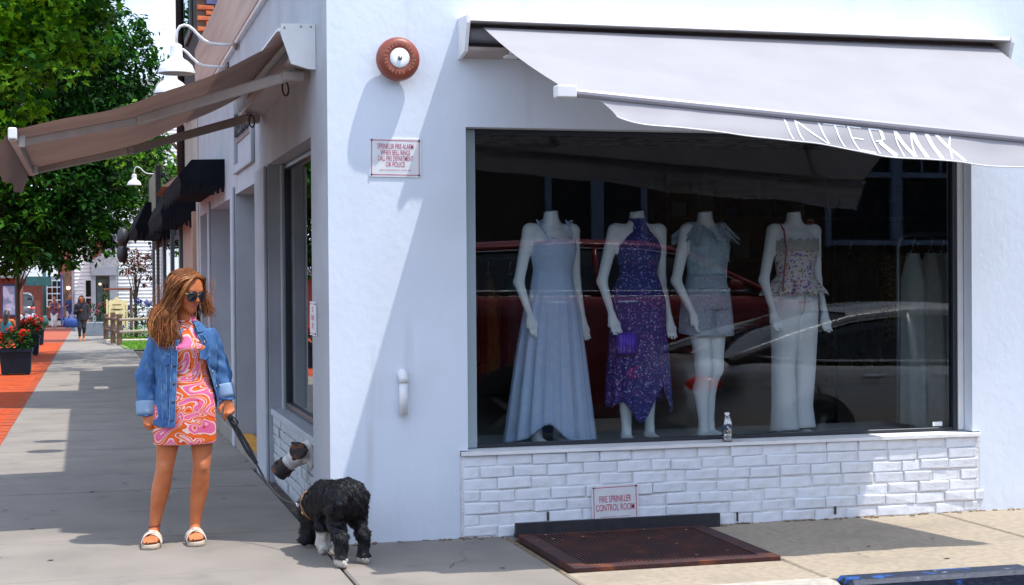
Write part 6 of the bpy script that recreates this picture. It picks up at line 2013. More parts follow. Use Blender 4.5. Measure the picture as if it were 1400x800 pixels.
# ------------------------------------------------------------------ leash from her hand to the collar
LEA = mat("black_webbing", (.012, .012, .016), .7, col2=(.02, .02, .024), nscale=60)
HAND = W0 + Vector((.324, -.018, .750))
lea = thing("dog_leash", "black webbing dog leash with a doubled hand loop, running down to the dog's collar", "leash", HAND[:])
J = Vector((-.395, .30, .455))
def strap_(pts, w=.0105, n=14):
    c = cat([tuple(q) for q in pts], n)
    g = MB(); g.smooth = True
    g.tube([tuple(q) for q in c], w, 6, flat=((0, 1, 0), .22)); return g
strap_([HAND + Vector((-.006, .0, .02)), HAND + Vector((.004, -.004, -.02)), HAND.lerp(J, .35) + Vector((-.004, 0, -.010)), HAND.lerp(J, .7) + Vector((-.006, 0, -.010)), J]).build("hand_loop", LEA, lea)
strap_([HAND + Vector((.012, -.004, .02)), HAND + Vector((.016, -.006, -.02)), HAND.lerp(J, .35) + Vector((.010, 0, .0)), HAND.lerp(J, .7) + Vector((.010, 0, .003)), J + Vector((.004, 0, 0))]).build("hand_loop", LEA, lea)
g = MB(); g.smooth = True; g.ball(tuple(HAND + Vector((.010, -.012, -.012))), .022, 6, (.8, .8, 1.2)); g.build("knot", LEA, lea)
g = MB(); g.smooth = True; g.tube([tuple(q) for q in cat([HAND + Vector((.02, -.01, -.01)), HAND + Vector((.045, -.012, -.03)), HAND + Vector((.055, -.01, -.055)), HAND + Vector((.035, -.012, -.06)), HAND + Vector((.018, -.01, -.04))], 6)], .006, 6); g.build("loop_tail", LEA, lea)
E_ = Vector((-.215, -.10, .268))
strap_([J + Vector((-.012, 0, .015)), J, J.lerp(E_, .25) + Vector((.0, 0, -.045)), J.lerp(E_, .5) + Vector((.0, 0, -.060)), J.lerp(E_, .75) + Vector((0, 0, -.045)), E_], .007).build("strap", LEA, lea)
C0, C1 = E_, Vector((-.182, -.165, .240))
for i in range(5):
    m = C0.lerp(C1, (i + .5) / 5); d = (C1 - C0).normalized(); u = d.orthogonal().normalized(); u = u if i % 2 else d.cross(u)
    g = MB(); g.smooth = True
    g.tube([tuple(m + d * math.cos(t) * .0105 + u * math.sin(t) * .0065) for t in [2 * math.pi * k / 10 for k in range(11)]], .0026, 5, caps=False); g.build("chain_link", CHROME, lea)
# ------------------------------------------------------------------ mannequins in the display window
MANQ = mat("mannequin_white", (0.85, 0.91, 0.92), 0.45, col2=(0.82, 0.88, 0.89), nscale=4)
def cloth_mat(name, a, b, sc=40, bump=.25, tr=0.15):
    return mat(name, a, .85, col2=b, nscale=sc, ndet=3, ramp=(.4, .6), bump=bump, bscale=sc * 3, bdist=.003, trans=tr)
def floral(name, cols, scale, th):
    m = bpy.data.materials.new(name); m.use_nodes = True
    nt = m.node_tree; b = nt.nodes["Principled BSDF"]; b.inputs["Roughness"].default_value = .8
    tc = nt.nodes.new("ShaderNodeTexCoord")
    nz = nt.nodes.new("ShaderNodeTexNoise"); nz.inputs["Scale"].default_value = scale * .8; nz.inputs["Detail"].default_value = 2
    v = nt.nodes.new("ShaderNodeTexVoronoi"); v.inputs["Scale"].default_value = scale
    ad = nt.nodes.new("ShaderNodeMix"); ad.data_type = 'RGBA'; ad.blend_type = 'ADD'; ad.inputs[0].default_value = .035
    l = nt.links.new
    l(tc.outputs["Object"], nz.inputs["Vector"]); l(tc.outputs["Object"], ad.inputs[6]); l(nz.outputs[1], ad.inputs[7]); l(ad.outputs[2], v.inputs["Vector"])
    sp = nt.nodes.new("ShaderNodeSeparateColor"); l(v.outputs["Color"], sp.inputs[0])
    cr = nt.nodes.new("ShaderNodeValToRGB"); cr.color_ramp.interpolation = 'CONSTANT'
    el = cr.color_ramp.elements
    while len(el) > 1: el.remove(el[-1])
    el[0].position = 0; el[0].color = (*cols[0][1], 1)
    for p, c in cols[1:]:
        e = el.new(p); e.color = (*c, 1)
    l(sp.outputs[0], cr.inputs[0])
    mr = nt.nodes.new("ShaderNodeMapRange"); mr.inputs[1].default_value = th; mr.inputs[2].default_value = th + .06
    l(v.outputs["Distance"], mr.inputs[0])
    mx = nt.nodes.new("ShaderNodeMix"); mx.data_type = 'RGBA'; l(mr.outputs[0], mx.inputs[0]); l(cr.outputs[0], mx.inputs[6]); mx.inputs[7].default_value = (*cols[0][1], 1)
    l(mx.outputs[2], b.inputs["Base Color"])
    return m
PZ = 0.466
def mannequin(label, X, Y, yaw, legx, legy, arms, twist=0.0, hipx=0.0):
    t = thing("mannequin", label, "mannequin", (0, 0, 0), "headless white mannequins in the display window")
    p = [P_((0, .015, 1.54), (.0, .012, 1.40), .043, .052, k=.03), P_((0, .012, 1.41), (0, .012, 1.37), .05, .085, k=.04),
         P_((-.145, .012, 1.378), (.145, .012, 1.378), .044, k=.035), P_((-.055, .0, 1.26), (.055, .0, 1.26), .098, k=.05, sc=(1, .9, 1)), P_((-.06, -.045, 1.265), (-.058, -.05, 1.262), .052, k=.03), P_((.06, -.045, 1.265), (.058, -.05, 1.262), .052, k=.03),
         P_((-.035, .005, 1.09), (.035, .005, 1.09), .085, k=.06, sc=(1, .9, 1)), P_((-.06 + hipx, .01, .93), (.06 + hipx, .01, .93), .108, k=.06, sc=(1, .95, 1))]
    for s, (fx, fy) in zip((-1, 1), zip(legx, legy)):
        h = (hipx + s * .075, .008, .90); kx = h[0] * .45 + fx * .55; ky = fy * .5 - .02
        for a, b, ra, rb in ((h, (kx, ky, .50), .088, .054), ((kx, ky, .50), (kx, ky, .46), .054, .050), ((kx, ky, .46), (fx * .85 + kx * .15, fy + .025, .34), .050, .053), ((fx * .85 + kx * .15, fy + .025, .34), (fx, fy + .012, .09), .053, .028), ((fx, fy + .012, .09), (fx, fy + .02, .05), .028, .03), ((fx, fy + .02, .045), (fx, fy - .11, .022), .03, .022)):
            p.append(P_(a, b, ra, rb, k=.022))
    for s, (e, w, f) in zip((-1, 1), arms):
        sh = (s * .165, .012, 1.375)
        p += [P_(sh, e, .043, .033, k=.03), P_(e, w, .033, .021, k=.02)]
        e, w, f = map(np.array, (e, w, f)); d = (f - w); L = np.linalg.norm(d); d = d / L
        side = np.cross(d, (0, 1, 0)); side /= np.linalg.norm(side)
        fwd = np.cross(side, d)
        for k, (o, ln) in enumerate(((-.027, .84), (-.009, .98), (.010, 1.0), (.028, .86))):
            kn = w + d * L * .48 + side * o
            p.append(P_(w, kn, .017, .011, k=.012))
            m1 = kn + d * L * .27 * ln + fwd * .010 * 1
            p += [P_(kn, m1, .0098, .0085, k=.006), P_(m1, m1 + d * L * .22 * ln - fwd * .014, .0085, .0072, k=.005)]
        tb = w + d * L * .18 - s * side * 0 + fwd * .004 - side * .022 * (1)
        p += [P_(w, tb, .016, .013, k=.01), P_(tb, tb + d * L * .30 - side * .018 + fwd * .01, .012, .008, k=.006)]
    me = sdf_mesh("body", p, .0072, [MANQ], cuts=(lambda X_, Y_, Z_: Z_ - 1.503 - X_ * .12,))
    link("body", me, t)
    return t
def garment(t, name, m, secs, pleat=None, hemf=None, n=72, nz=40, thick=.003, topf=None):
    """secs: (z, cx, cy, rx, ry); pleat(z) -> (amplitude, count); hemf(angle) lifts the lower edge; angle 0 = +x, -90 deg = front"""
    secs = sorted(secs)
    z0, z1 = secs[0][0], secs[-1][0]
    def s(z):
        if z <= secs[0][0]: return secs[0][1:]
        for a, b in zip(secs[:-1], secs[1:]):
            if z <= b[0]:
                u = (z - a[0]) / (b[0] - a[0]); return [a[i] + (b[i] - a[i]) * u for i in range(1, 5)]
        return secs[-1][1:]
    rings = []
    for i in range(nz + 1):
        ring = []
        for k in range(n):
            a = 2 * math.pi * k / n
            zb = z0 + (hemf(a) if hemf else 0)
            zt = z1 + (topf(a) if topf else 0)
            z = zb + (zt - zb) * i / nz
            cx, cy, rx, ry = s(z)
            am, ct = pleat(z) if pleat else (0, 1)
            w = 1 + am * (math.sin(a * ct + 1.7 * math.sin(a * 3)) + .4 * math.sin(a * ct * 2.3 + 1))
            ring.append((cx + rx * w * math.cos(a), cy + ry * w * math.sin(a), z))
        rings.append(ring)
    g = MB(); g.smooth = True
    g.loft(rings, caps=False)
    o = g.build(name, m, t)
    md = o.modifiers.new("thick", 'SOLIDIFY'); md.thickness = thick; md.offset = 1
    return o
def arm(s, e, w, f): return (e, w, f)
PALEB = cloth_mat("pale_blue_cotton", (.60, .75, .96), (.54, .70, .94), 30, .2)
NAVYF = floral("navy_floral_print", [(0, (.025, .035, .19)), (.30, (.30, .26, .60)), (.5, (.04, .06, .32)), (.62, (.45, .12, .42)), (.75, (.48, .48, .75)), (.88, (.10, .07, .36))], 70, .36)
ICEB = cloth_mat("ice_blue_lace", (.50, .66, .74), (.40, .55, .65), 60, .5)
TWEED = cloth_mat("pale_tweed", (.52, .60, .68), (.34, .42, .54), 90, .6)
FLOR = floral("bright_floral_print", [(0, (.74, .72, .70)), (.22, (.60, .10, .32)), (.38, (.22, .14, .50)), (.52, (.55, .40, .08)), (.64, (.25, .35, .10)), (.76, (.62, .24, .36)), (.88, (.30, .22, .58))], 55, .42)
WJEAN = cloth_mat("white_denim", (.90, .92, .93), (.87, .89, .91), 50, .3, 0)
CREAML = cloth_mat("cream_lace", (.62, .62, .56), (.5, .5, .45), 70, .5)
PINKS = mat("pink_strap", (.55, .14, .18), .5)
PURP = mat("violet_metallic_leather", (.06, .04, .55), .3, col2=(.15, .08, .70), nscale=14, metal=.3, bump=.5, bscale=30)

def place(t, X, Y, yaw):
    t.location = (X, Y, PZ); t.rotation_euler = (0, 0, yaw)

# 1: long pale blue dress
m1 = mannequin("headless mannequin in a long pale blue dress, leftmost in the window", 0, 0, 0, (-.13, .07), (-.03, .05),
               (((-.232, .03, 1.05), (-.205, -.06, .84), (-.175, -.10, .70)), ((.215, .07, 1.05), (.245, .03, .80), (.255, .0, .665))))
garment(m1, "dress", PALEB, [(.04, -.02, .01, .30, .23), (.30, -.015, .01, .265, .20), (.60, -.01, .01, .225, .175), (.85, -.005, .01, .185, .155), (1.0, 0, .005, .145, .125), (1.10, 0, .005, .128, .108), (1.125, 0, 0, .127, .106), (1.16, 0, -.005, .135, .112), (1.22, 0, -.008, .150, .125), (1.265, 0, -.008, .158, .128), (1.30, 0, -.006, .153, .122)],
        pleat=lambda z: (.055 * max(0, min(1, (1.08 - z) / .6)) + .012 * max(0, 1 - abs(z - 1.06) / .06), 17),
        hemf=lambda a: .10 * math.exp(-((a - 4.25) / .35) ** 2) + .02 * math.sin(a * 2), topf=lambda a: .028 * (abs(math.cos(a - math.pi / 2 - .0)) ** 0) * (math.exp(-((a - 4.30) / .28) ** 2) + math.exp(-((a - 5.12) / .28) ** 2)) - .03 * (math.sin(a) > 0), nz=60, n=120)
for s in (-1, 1):
    g = MB(); g.smooth = True; g.tube([(s * .085, -.118, 1.295), (s * .100, -.085, 1.36), (s * .108, .0, 1.424), (s * .10, .10, 1.36), (s * .09, .115, 1.25)], .006, 6); g.build("strap", PALEB, m1)
    g = MB(); g.smooth = True
    for k in (0, 1, 2):
        g.tube([(s * .108 + math.cos(k * 2) * .0, 0, 1.425)] + [(s * .108 + (.03 + .01 * k) * math.sin(q * 3.1) * math.cos(k * 2.1), -.015 - .02 * q, 1.43 + .025 * math.sin(q * 3.1) - .02 * q) for q in (.3, .6, 1)], .004, 5)
    g.build("strap_bow", PALEB, m1)
place(m1, 1.525, .57, R(14))
# 2: navy floral halter dress
m2 = mannequin("headless mannequin in a navy and pink floral halter dress holding a violet clutch", 0, 0, 0, (-.11, .10), (-.05, .04),
               (((-.245, .03, 1.05), (-.215, -.05, .84), (-.185, -.09, .70)), ((.205, .08, 1.05), (.238, .03, .80), (.250, .0, .665))))
garment(m2, "dress", NAVYF, [(.26, .0, .01, .215, .18), (.50, .0, .01, .200, .165), (.75, .0, .012, .185, .150), (.92, .0, .012, .188, .144), (1.05, 0, .006, .144, .117), (1.10, 0, .003, .118, .102), (1.20, 0, -.008, .142, .122), (1.27, 0, -.008, .150, .125), (1.32, 0, -.002, .125, .105), (1.37, 0, .006, .085, .080), (1.42, 0, .012, .058, .060), (1.455, 0, .014, .054, .056)],
        pleat=lambda z: (.045 * max(0, min(1, (.95 - z) / .5)), 15), hemf=lambda a: -.10 * math.exp(-((a - 4.35) / .30) ** 2) + .09 * math.exp(-((a - 5.2) / .28) ** 2) + .06 * math.sin(a * 5 + 1) * .4 - .05 * math.exp(-((a - 5.9) / .3) ** 2), n=120, nz=60)
g = MB(); g.smooth = True
g.loft([[(-.158 + x * w, -.155 - y * .028, .655 + z * h) for x, y, z in [(math.copysign(abs(math.cos(q)) ** .4, math.cos(q)), o, math.copysign(abs(math.sin(q)) ** .4, math.sin(q))) for q in [2 * math.pi * i / 24 for i in range(24)]]] for o, w, h in ((-1, .045, .05), (-.8, .066, .066), (0, .070, .070), (.8, .066, .066), (1, .045, .05))])
cl = tag(g.build("clutch_bag", PURP), "small violet pleated clutch bag hanging from the second mannequin's hand", "bag")
g = MB(); g.smooth = True
for k in range(5): g.tube([(-.20 + k * .021, -.1855, .60), (-.20 + k * .021, -.1865, .71)], .006, 6)
g.build("pleat", PURP, cl)
place(m2, 2.100, .55, R(6)); cl.location = (2.100, .55, PZ); cl.rotation_euler = (0, 0, R(6))
# 3: ruffle blouse and shorts
m3 = mannequin("headless mannequin in an ice blue ruffled blouse and pale tweed shorts", 0, 0, 0, (-.045, .075), (-.02, .05),
               (((-.232, .04, 1.05), (-.175, -.05, .84), (-.130, -.10, .71)), ((.205, .08, 1.06), (.175, .02, .87), (.150, -.03, .76))))
garment(m3, "blouse", ICEB, [(1.085, 0, .004, .128, .112), (1.13, 0, .003, .128, .112), (1.20, 0, -.006, .150, .128), (1.27, 0, -.008, .160, .132), (1.33, 0, .0, .158, .108), (1.375, 0, .008, .152, .082), (1.415, 0, .012, .115, .062)],
        pleat=lambda z: (.02 * max(0, 1 - abs(z - 1.12) / .08), 13), topf=lambda a: -.06 * math.exp(-((a - 4.71) / .35) ** 2), n=84)
for s in (-1, 1):
    for k in range(2):
        g = MB(); g.smooth = True
        def ruf(u, v):
            a = u * math.pi * 1.1 - .15
            q = .02 * math.sin(u * 40 + k) * v
            x = s * (.105 + .075 * v + .02 * math.sin(a)); y = .09 * math.cos(a) * (1 + .35 * v) + .01 + q
            z = 1.405 - k * .035 - .085 * v + .03 * math.sin(a) + q * .6
            return (x, y, z)
        g.grid(ruf, 60, 5); g.build("sleeve_ruffle", ICEB, m3, normals=False)
g = MB(); g.smooth = True
def fr_(u, v):
    x = -.10 + .16 * u; z = 1.40 - .22 * u
    return (x + .045 * v + .006 * math.sin(u * 45), -.085 - .06 * math.sin(math.pi * min(1, u + .2)) - .018 * v * (1 + math.sin(u * 45)), z - .02 * v + .008 * math.cos(u * 45))
g.grid(fr_, 60, 4); g.build("front_ruffle", ICEB, m3, normals=False)
garment(m3, "waistband", TWEED, [(.86, 0, .010, .178, .138), (.93, 0, .010, .176, .138), (.99, 0, .006, .158, .130), (1.045, 0, .005, .140, .119), (1.09, 0, .005, .131, .116)], n=60, nz=8)
for s in (-1, 1):
    garment(m3, "shorts_leg", TWEED, [(.70, s * .082, .01, .108, .128), (.80, s * .080, .01, .102, .124), (.92, s * .072, .01, .092, .120), (1.0, s * .066, .006, .085, .120)], pleat=lambda z: (.03, 5), hemf=lambda a: .015 * math.sin(a), n=48, nz=20)
place(m3, 2.585, .57, R(20))
# 4: floral peplum and white trousers
m4 = mannequin("headless mannequin in a strapless floral peplum top and white flared trousers, rightmost in the window", 0, 0, 0, (-.125, .07), (-.04, .05),
               (((-.225, .03, 1.05), (-.205, -.05, .84), (-.180, -.09, .71)), ((.220, .07, 1.05), (.235, .0, .82), (.230, -.05, .69))), hipx=-.01)
garment(m4, "peplum_top", FLOR, [(.955, 0, .006, .215, .178), (1.0, 0, .006, .185, .155), (1.06, 0, .004, .140, .118), (1.09, 0, .003, .124, .106), (1.16, 0, -.004, .138, .116), (1.23, 0, -.008, .154, .128), (1.27, 0, -.008, .160, .130), (1.285, 0, -.007, .158, .126)],
        pleat=lambda z: (.11 * max(0, min(1, (1.07 - z) / .09)), 9), hemf=lambda a: .012 * math.sin(a * 18), n=130, nz=44)
garment(m4, "lace_edge", CREAML, [(1.24, 0, -.008, .160, .132), (1.285, 0, -.007, .163, .131), (1.315, 0, -.005, .160, .126)], pleat=lambda z: (.006, 24), topf=lambda a: .010 * math.sin(a * 16), n=120, nz=6)
for s, fx, fy in ((-1, -.125, -.04), (1, .07, .05)):
    garment(m4, "trouser_leg", WJEAN, [(.05, fx - .004, fy - .015, .088, .105), (.20, fx * .95, fy, .078, .090), (.46, fx * .8 + s * .02, fy * .5 - .01, .072, .080), (.70, s * .068 - .01, 0, .090, .102), (.84, s * .068 - .01, .008, .098, .118), (.93, s * .062 - .01, .01, .098, .122)], pleat=lambda z: (.012, 4), hemf=lambda a: -.012 * math.sin(a), n=44, nz=30)
garment(m4, "waistband", WJEAN, [(.90, -.01, .01, .168, .128), (.98, -.005, .008, .150, .118), (1.03, 0, .006, .136, .110)], n=60, nz=6)
g = MB(); g.smooth = True; g.tube([(-.01, -.125, 1.0), (-.01, -.135, .93), (-.01, -.12, .85), (-.01, -.07, .80)], .003, 5); g.build("fly_seam", CREAML, m4)
g = MB(); g.smooth = True; g.tube([(-.110, .09, 1.25), (-.118, .07, 1.36), (-.118, .01, 1.428), (-.125, -.06, 1.38), (-.150, -.125, 1.25), (-.175, -.14, 1.12), (-.185, -.13, .98)], .009, 6, flat=((1, 0, 0), .5)); g.build("bag_strap", PINKS, m4)
g = MB(); g.smooth = True; g.tube([(.118 + .022 * math.cos(q), -.01, 1.435 + .018 * math.sin(q)) for q in [i * .7 for i in range(10)]], .004, 5); g.build("strap_ring", PINKS, m4)
place(m4, 3.220, .57, R(8))

# ------------------------------------------------------------------ clothes rails in the shop
def garment_hang(name, label, x, y, zt, L, w, d, m, seed, cat_="dress", group=None, flare=1.25):
    q = random.Random(seed)
    t = thing(name, label, cat_, (x, y, zt), group)
    secs = []
    rings = []
    n = 40
    for i in range(26):
        u = i / 25
        z = zt - .04 - L * u
        k = (.45 + .55 * min(1, u * 6)) * (1 + (flare - 1) * u)
        ring = []
        for j in range(n):
            a = 2 * math.pi * j / n
            wv = 1 + (.03 + .10 * u) * math.sin(a * 7 + seed) + .05 * u * math.sin(a * 13 + seed * 2)
            ring.append((x + w * k * wv * math.cos(a), y + d * k * wv * math.sin(a), z + (.03 * math.sin(a * 3 + seed) if i == 25 else 0)))
        rings.append(ring)
    g = MB(); g.smooth = True; g.loft(rings, caps=False); g.build("cloth", m, t)
    g = MB(); g.smooth = True
    g.tube([(x, y + .02, zt + .075), (x, y - .01, zt + .085), (x, y - .025, zt + .06), (x, y, zt + .02), (x, y, zt - .01)], .003, 5)
    g.tube([(x - w * .55, y, zt - .06), (x, y, zt - .005), (x + w * .55, y, zt - .06)], .005, 5); g.build("hanger", CHROME, t)
    return t
def rail(label, xa, xb, y, zt, m, zf=.30):
    t = thing("clothes_rail", label, "clothes rail", (xa, y, zf))
    g = MB(); g.smooth = True
    g.tube([(xa, y, zf + .02), (xa, y, zt - .10), (xa + .015, y, zt - .04), (xa + .05, y, zt - .01), (xa + .10, y, zt), (xb - .1, y, zt), (xb - .05, y, zt - .01), (xb - .015, y, zt - .04), (xb, y, zt - .1), (xb, y, zf + .02)], .016, 10)
    g.build("rail_tube", m, t)
    for x in (xa, xb):
        g = MB(); g.bbox(x - .02, x + .02, y - .2, y + .2, zf, zf + .025, .005); g.build("foot", m, t)
    return t
STEELR = mat("brushed_rail", (.30, .32, .33), .35, metal=.8)
rail("brushed steel clothes rail hung with long pale gowns behind the right end of the window", 4.20, 5.4, 0.95, 1.83, STEELR, .466)
gm = [cloth_mat("pale_mint_chiffon", (.80, .88, .84), (.74, .82, .78), 20, .2, .3), cloth_mat("ivory_chiffon", (.76, .76, .70), (.70, .70, .65), 20, .2, .3), cloth_mat("coral_jersey", (.45, .06, .05), (.36, .04, .04), 20)]
garment_hang("long_gown", "long pale mint gown first on the steel rail", 4.29, .90, 1.735, 1.24, .070, .14, gm[0], 1, "dress", "gowns on the steel rail")
garment_hang("long_gown", "long ivory gown second on the steel rail", 4.41, .86, 1.735, 1.25, .080, .15, gm[1], 2, "dress", "gowns on the steel rail", 1.5)
garment_hang("long_gown", "long pale mint gown third on the steel rail, beside the red blouse", 4.53, .91, 1.735, 1.23, .065, .14, gm[0], 3, "dress", "gowns on the steel rail")
garment_hang("red_blouse", "coral red blouse at the right edge of the window", 4.61, .95, 1.735, .46, .035, .15, gm[2], 4, "blouse")
rail("dark clothes rail with dim clothes farther back in the shop", 4.60, 6.2, 2.7, 1.84, BLACKM)
dk = [cloth_mat("dark_olive_cloth", (.06, .055, .03), (.04, .04, .02), 20), cloth_mat("black_cloth", (.015, .015, .02), (.03, .03, .03), 20), cloth_mat("gold_sequins", (.40, .26, .06), (.05, .04, .02), 60), cloth_mat("teal_cloth", (.03, .12, .14), (.02, .08, .1), 20), cloth_mat("ochre_cloth", (.35, .16, .02), (.3, .12, .02), 20)]
for i, (x, k, L) in enumerate(((4.74, 1, .8), (4.90, 0, .9), (5.05, 2, .7), (5.20, 2, .6), (5.36, 1, .9))):
    garment_hang("hanging_dress", ["black dress first on the dark rail", "dark olive dress second on the dark rail", "gold sequin dress third on the dark rail", "gold sequin top fourth on the dark rail", "black dress last in sight on the dark rail"][i], x, 2.7, 1.75, L, .06, .16, dk[k], 10 + i, "dress", "clothes on the dark rail")
rail("dark clothes rail with bright clothes behind the left end of the window", 1.05, 2.15, 3.0, 1.70, BLACKM)
for i, (x, k, L) in enumerate(((1.16, 3, .7), (1.30, 4, .6), (1.43, 3, .8), (1.57, 1, .7), (1.72, 4, .75), (1.90, 3, .7))):
    garment_hang("hanging_dress", ["teal dress first on the left rail", "ochre top second on the left rail", "longer teal dress third on the left rail", "black dress fourth on the left rail", "ochre dress fifth on the left rail", "teal dress last on the left rail"][i], x, 3.0, 1.60, L, .055, .16, dk[k], 20 + i, "dress", "clothes on the left rail")

# ------------------------------------------------------------------ people farther down the walk
def far_person(label, loc, yaw, parts, hairp=None, bag=None, res=.014):
    t = thing("person", label, "person", (0, 0, 0))
    for nm, m, prims in parts:
        link(nm, sdf_mesh(nm, prims, res if nm != "body" else res * .85, [m]), t)
    t.location = loc; t.rotation_euler = (0, 0, yaw)
    return t
def basebody(h, la, ra, lleg, rleg):
    """skin figure: la / ra = (elbow, hand) of left and right arm, legs = (knee, ankle, toe)"""
    p = [P_((0, -.01, h - .10), (0, -.02, h - .15), .085, .065, k=.03), P_((0, -.095, h - .125), (0, -.10, h - .13), .014, k=.02), P_((0, .0, h - .2), (0, .01, h - .28), .05, .055, k=.03), P_((-.13, .01, h - .31), (.13, .01, h - .31), .05, k=.04),
         P_((0, 0, h - .42), (0, 0, h - .62), .125, .11, sc=(1.1, .8, 1), k=.05), P_((-.06, 0, h - .75), (.06, 0, h - .75), .11, k=.05)]
    for s, (e, w) in ((1, la), (-1, ra)):
        sh = (s * .175, .01, h - .315)
        p += [P_(sh, e, .046, .038, k=.02), P_(e, w, .038, .026, k=.02)]
        d = (np.array(w) - np.array(e)); d /= np.linalg.norm(d); w = np.array(w)
        p.append(P_(w, w + d * .07, .030, .032, k=.015, sc=(.8, 1, 1)))
        for k in range(4): p.append(P_(w + d * .07 + np.array((0, (k - 1.5) * .016, 0)), w + d * (.14 - .01 * abs(k - 1.5)) + np.array((0, (k - 1.5) * .018, 0)), .010, .008, k=.006))
        p.append(P_(w + d * .02, w + d * .07 + np.array((0, -.035, .01)), .013, .010, k=.008))
    for s, (kn, an, to) in ((1, lleg), (-1, rleg)):
        p += [P_((s * .08, 0, h - .80), kn, .085, .055, k=.03), P_(kn, (np.array(kn) * .55 + np.array(an) * .45 + np.array((0, .02, 0))), .052, .05, k=.02), P_((np.array(kn) * .55 + np.array(an) * .45 + np.array((0, .02, 0))), an, .05, .034, k=.02), P_(an, to, .036, .028, k=.02)]
    return p
BLK = mat("black_knit", (.012, .013, .02), .85, col2=(.02, .02, .03), nscale=30)
NAVY = mat("navy_shirt", (.02, .03, .11), .8, col2=(.03, .045, .15), nscale=10)
WHT = mat("white_trousers", (.72, .72, .74), .8, col2=(.65, .65, .68), nscale=10)
PNKS = mat("pale_pink_shorts", (.60, .46, .50), .8, col2=(.55, .42, .46), nscale=10)
PATT = mat("dark_patterned_top", (.06, .03, .12), .8, col2=(.30, .12, .10), nscale=22, ramp=(.5, .6))
HBLK = mat("dark_hair", (.018, .012, .010), .45, col2=(.04, .025, .018), nscale=30)
TEALC = mat("teal_top", (.01, .16, .22), .8, col2=(.02, .22, .28), nscale=12)
BLUB = mat("blue_bag", (.012, .05, .22), .5, col2=(.02, .08, .30), nscale=9)
h = 1.57
la, ra = ((.24, .03, h - .60), (.22, -.06, h - .80)), ((-.22, .0, h - .58), (-.06, -.20, h - .50))
ll, rl = ((.075, -.06, .48), (.07, .05, .10), (.07, -.06, .04)), ((-.075, -.10, .47), (-.075, -.12, .09), (-.08, -.24, .035))
w1 = far_person("woman in black walking towards us with a big blue bag", (-1.60, 46.5, gz(46.5)), R(4), [
    ("body", SKIN, basebody(h, la, ra, ll, rl)),
    ("black_top", BLK, [P_((-.12, .01, h - .32), (.12, .01, h - .32), .075, k=.05), P_((0, 0, h - .40), (0, 0, h - .78), .155, .165, sc=(1.1, .82, 1), k=.06), P_((.175, .01, h - .315), la[0], .062, .056, k=.03), P_(la[0], la[1], .056, .042, k=.03), P_((-.175, .01, h - .315), ra[0], .062, .056, k=.03), P_(ra[0], ra[1], .056, .042, k=.03)]),
    ("leggings", BLK, [P_((-.06, 0, h - .80), (.06, 0, h - .80), .125, k=.05), P_((.08, 0, h - .82), ll[0], .10, .068, k=.03), P_(ll[0], (.07, .05, .20), .066, .046, k=.03), P_((-.08, 0, h - .82), rl[0], .10, .068, k=.03), P_(rl[0], (-.075, -.105, .20), .066, .046, k=.03)]),
    ("hair", HBLK, [P_((0, .02, h - .06), (0, .03, h - .08), .088, k=.03), P_((-.075, .01, h - .12), (-.11, .0, h - .36), .045, .055, k=.03), P_((.075, .01, h - .12), (.12, .0, h - .40), .05, .06, k=.03), P_((0, .06, h - .12), (0, .08, h - .40), .07, .09, k=.03)])])
bg = thing("shoulder_bag", "big blue bag carried by the woman in black", "bag", (-1.60, 46.5, gz(46.5)))
g = MB(); g.smooth = True
bx_, by_, bz_ = -1.60 - .36, 46.42, gz(46.5) + .68
g.loft([[(bx_ + w * math.copysign(abs(math.cos(q)) ** .5, math.cos(q)), by_ + .12 * k * math.copysign(abs(math.sin(q)) ** .6, math.sin(q)), bz_ + z) for q in [2 * math.pi * i / 20 for i in range(20)]] for w, k, z in ((.20, .8, -.19), (.26, 1, -.14), (.25, 1, .02), (.21, .8, .12), (.16, .4, .16))]); g.build("bag_body", BLUB, bg)
g = MB(); g.smooth = True; g.tube([(bx_ - .12, by_, bz_ + .12), (bx_ - .02, by_, bz_ + .26), (bx_ + .14, by_ + .05, bz_ + .34), (bx_ + .14, by_, bz_ + .12)], .016, 6); g.build("handle", BLUB, bg)
h = 1.62
la, ra = ((.23, -.02, h - .58), (.10, -.20, h - .55)), ((-.22, -.04, h - .58), (-.12, -.18, h - .48))
ll, rl = ((.07, -.05, .48), (.06, .02, .09), (.06, -.10, .04)), ((-.07, -.03, .48), (-.07, -.06, .09), (-.075, -.18, .04))
far_person("woman in white trousers and a dark patterned top strolling beside a man", (-3.05, 72.4, gz(72.4)), R(-6), [
    ("body", SKIN, basebody(h, la, ra, ll, rl)),
    ("patterned_top", PATT, [P_((-.10, .01, h - .36), (.10, .01, h - .36), .08, k=.05), P_((0, 0, h - .42), (0, 0, h - .80), .145, .175, sc=(1.1, .82, 1), k=.06)]),
    ("trousers", WHT, [P_((-.06, 0, h - .82), (.06, 0, h - .82), .125, k=.05), P_((.08, 0, h - .84), ll[0], .105, .078, k=.03), P_(ll[0], (.062, .02, .16), .076, .06, k=.03), P_((-.08, 0, h - .84), rl[0], .105, .078, k=.03), P_(rl[0], (-.07, -.05, .16), .076, .06, k=.03)]),
    ("hair", HC_, [P_((0, .03, h - .06), (0, .04, h - .09), .086, k=.03), P_((0, .08, h - .07), (0, .10, h - .10), .04, k=.03)])], res=.02)
h = 1.70
la, ra = ((.26, -.04, h - .60), (.28, -.26, h - .62)), ((-.24, -.04, h - .60), (-.08, -.22, h - .52))
ll, rl = ((.085, -.04, .49), (.09, .0, .09), (.10, -.13, .04)), ((-.085, -.07, .49), (-.085, -.08, .09), (-.09, -.21, .04))
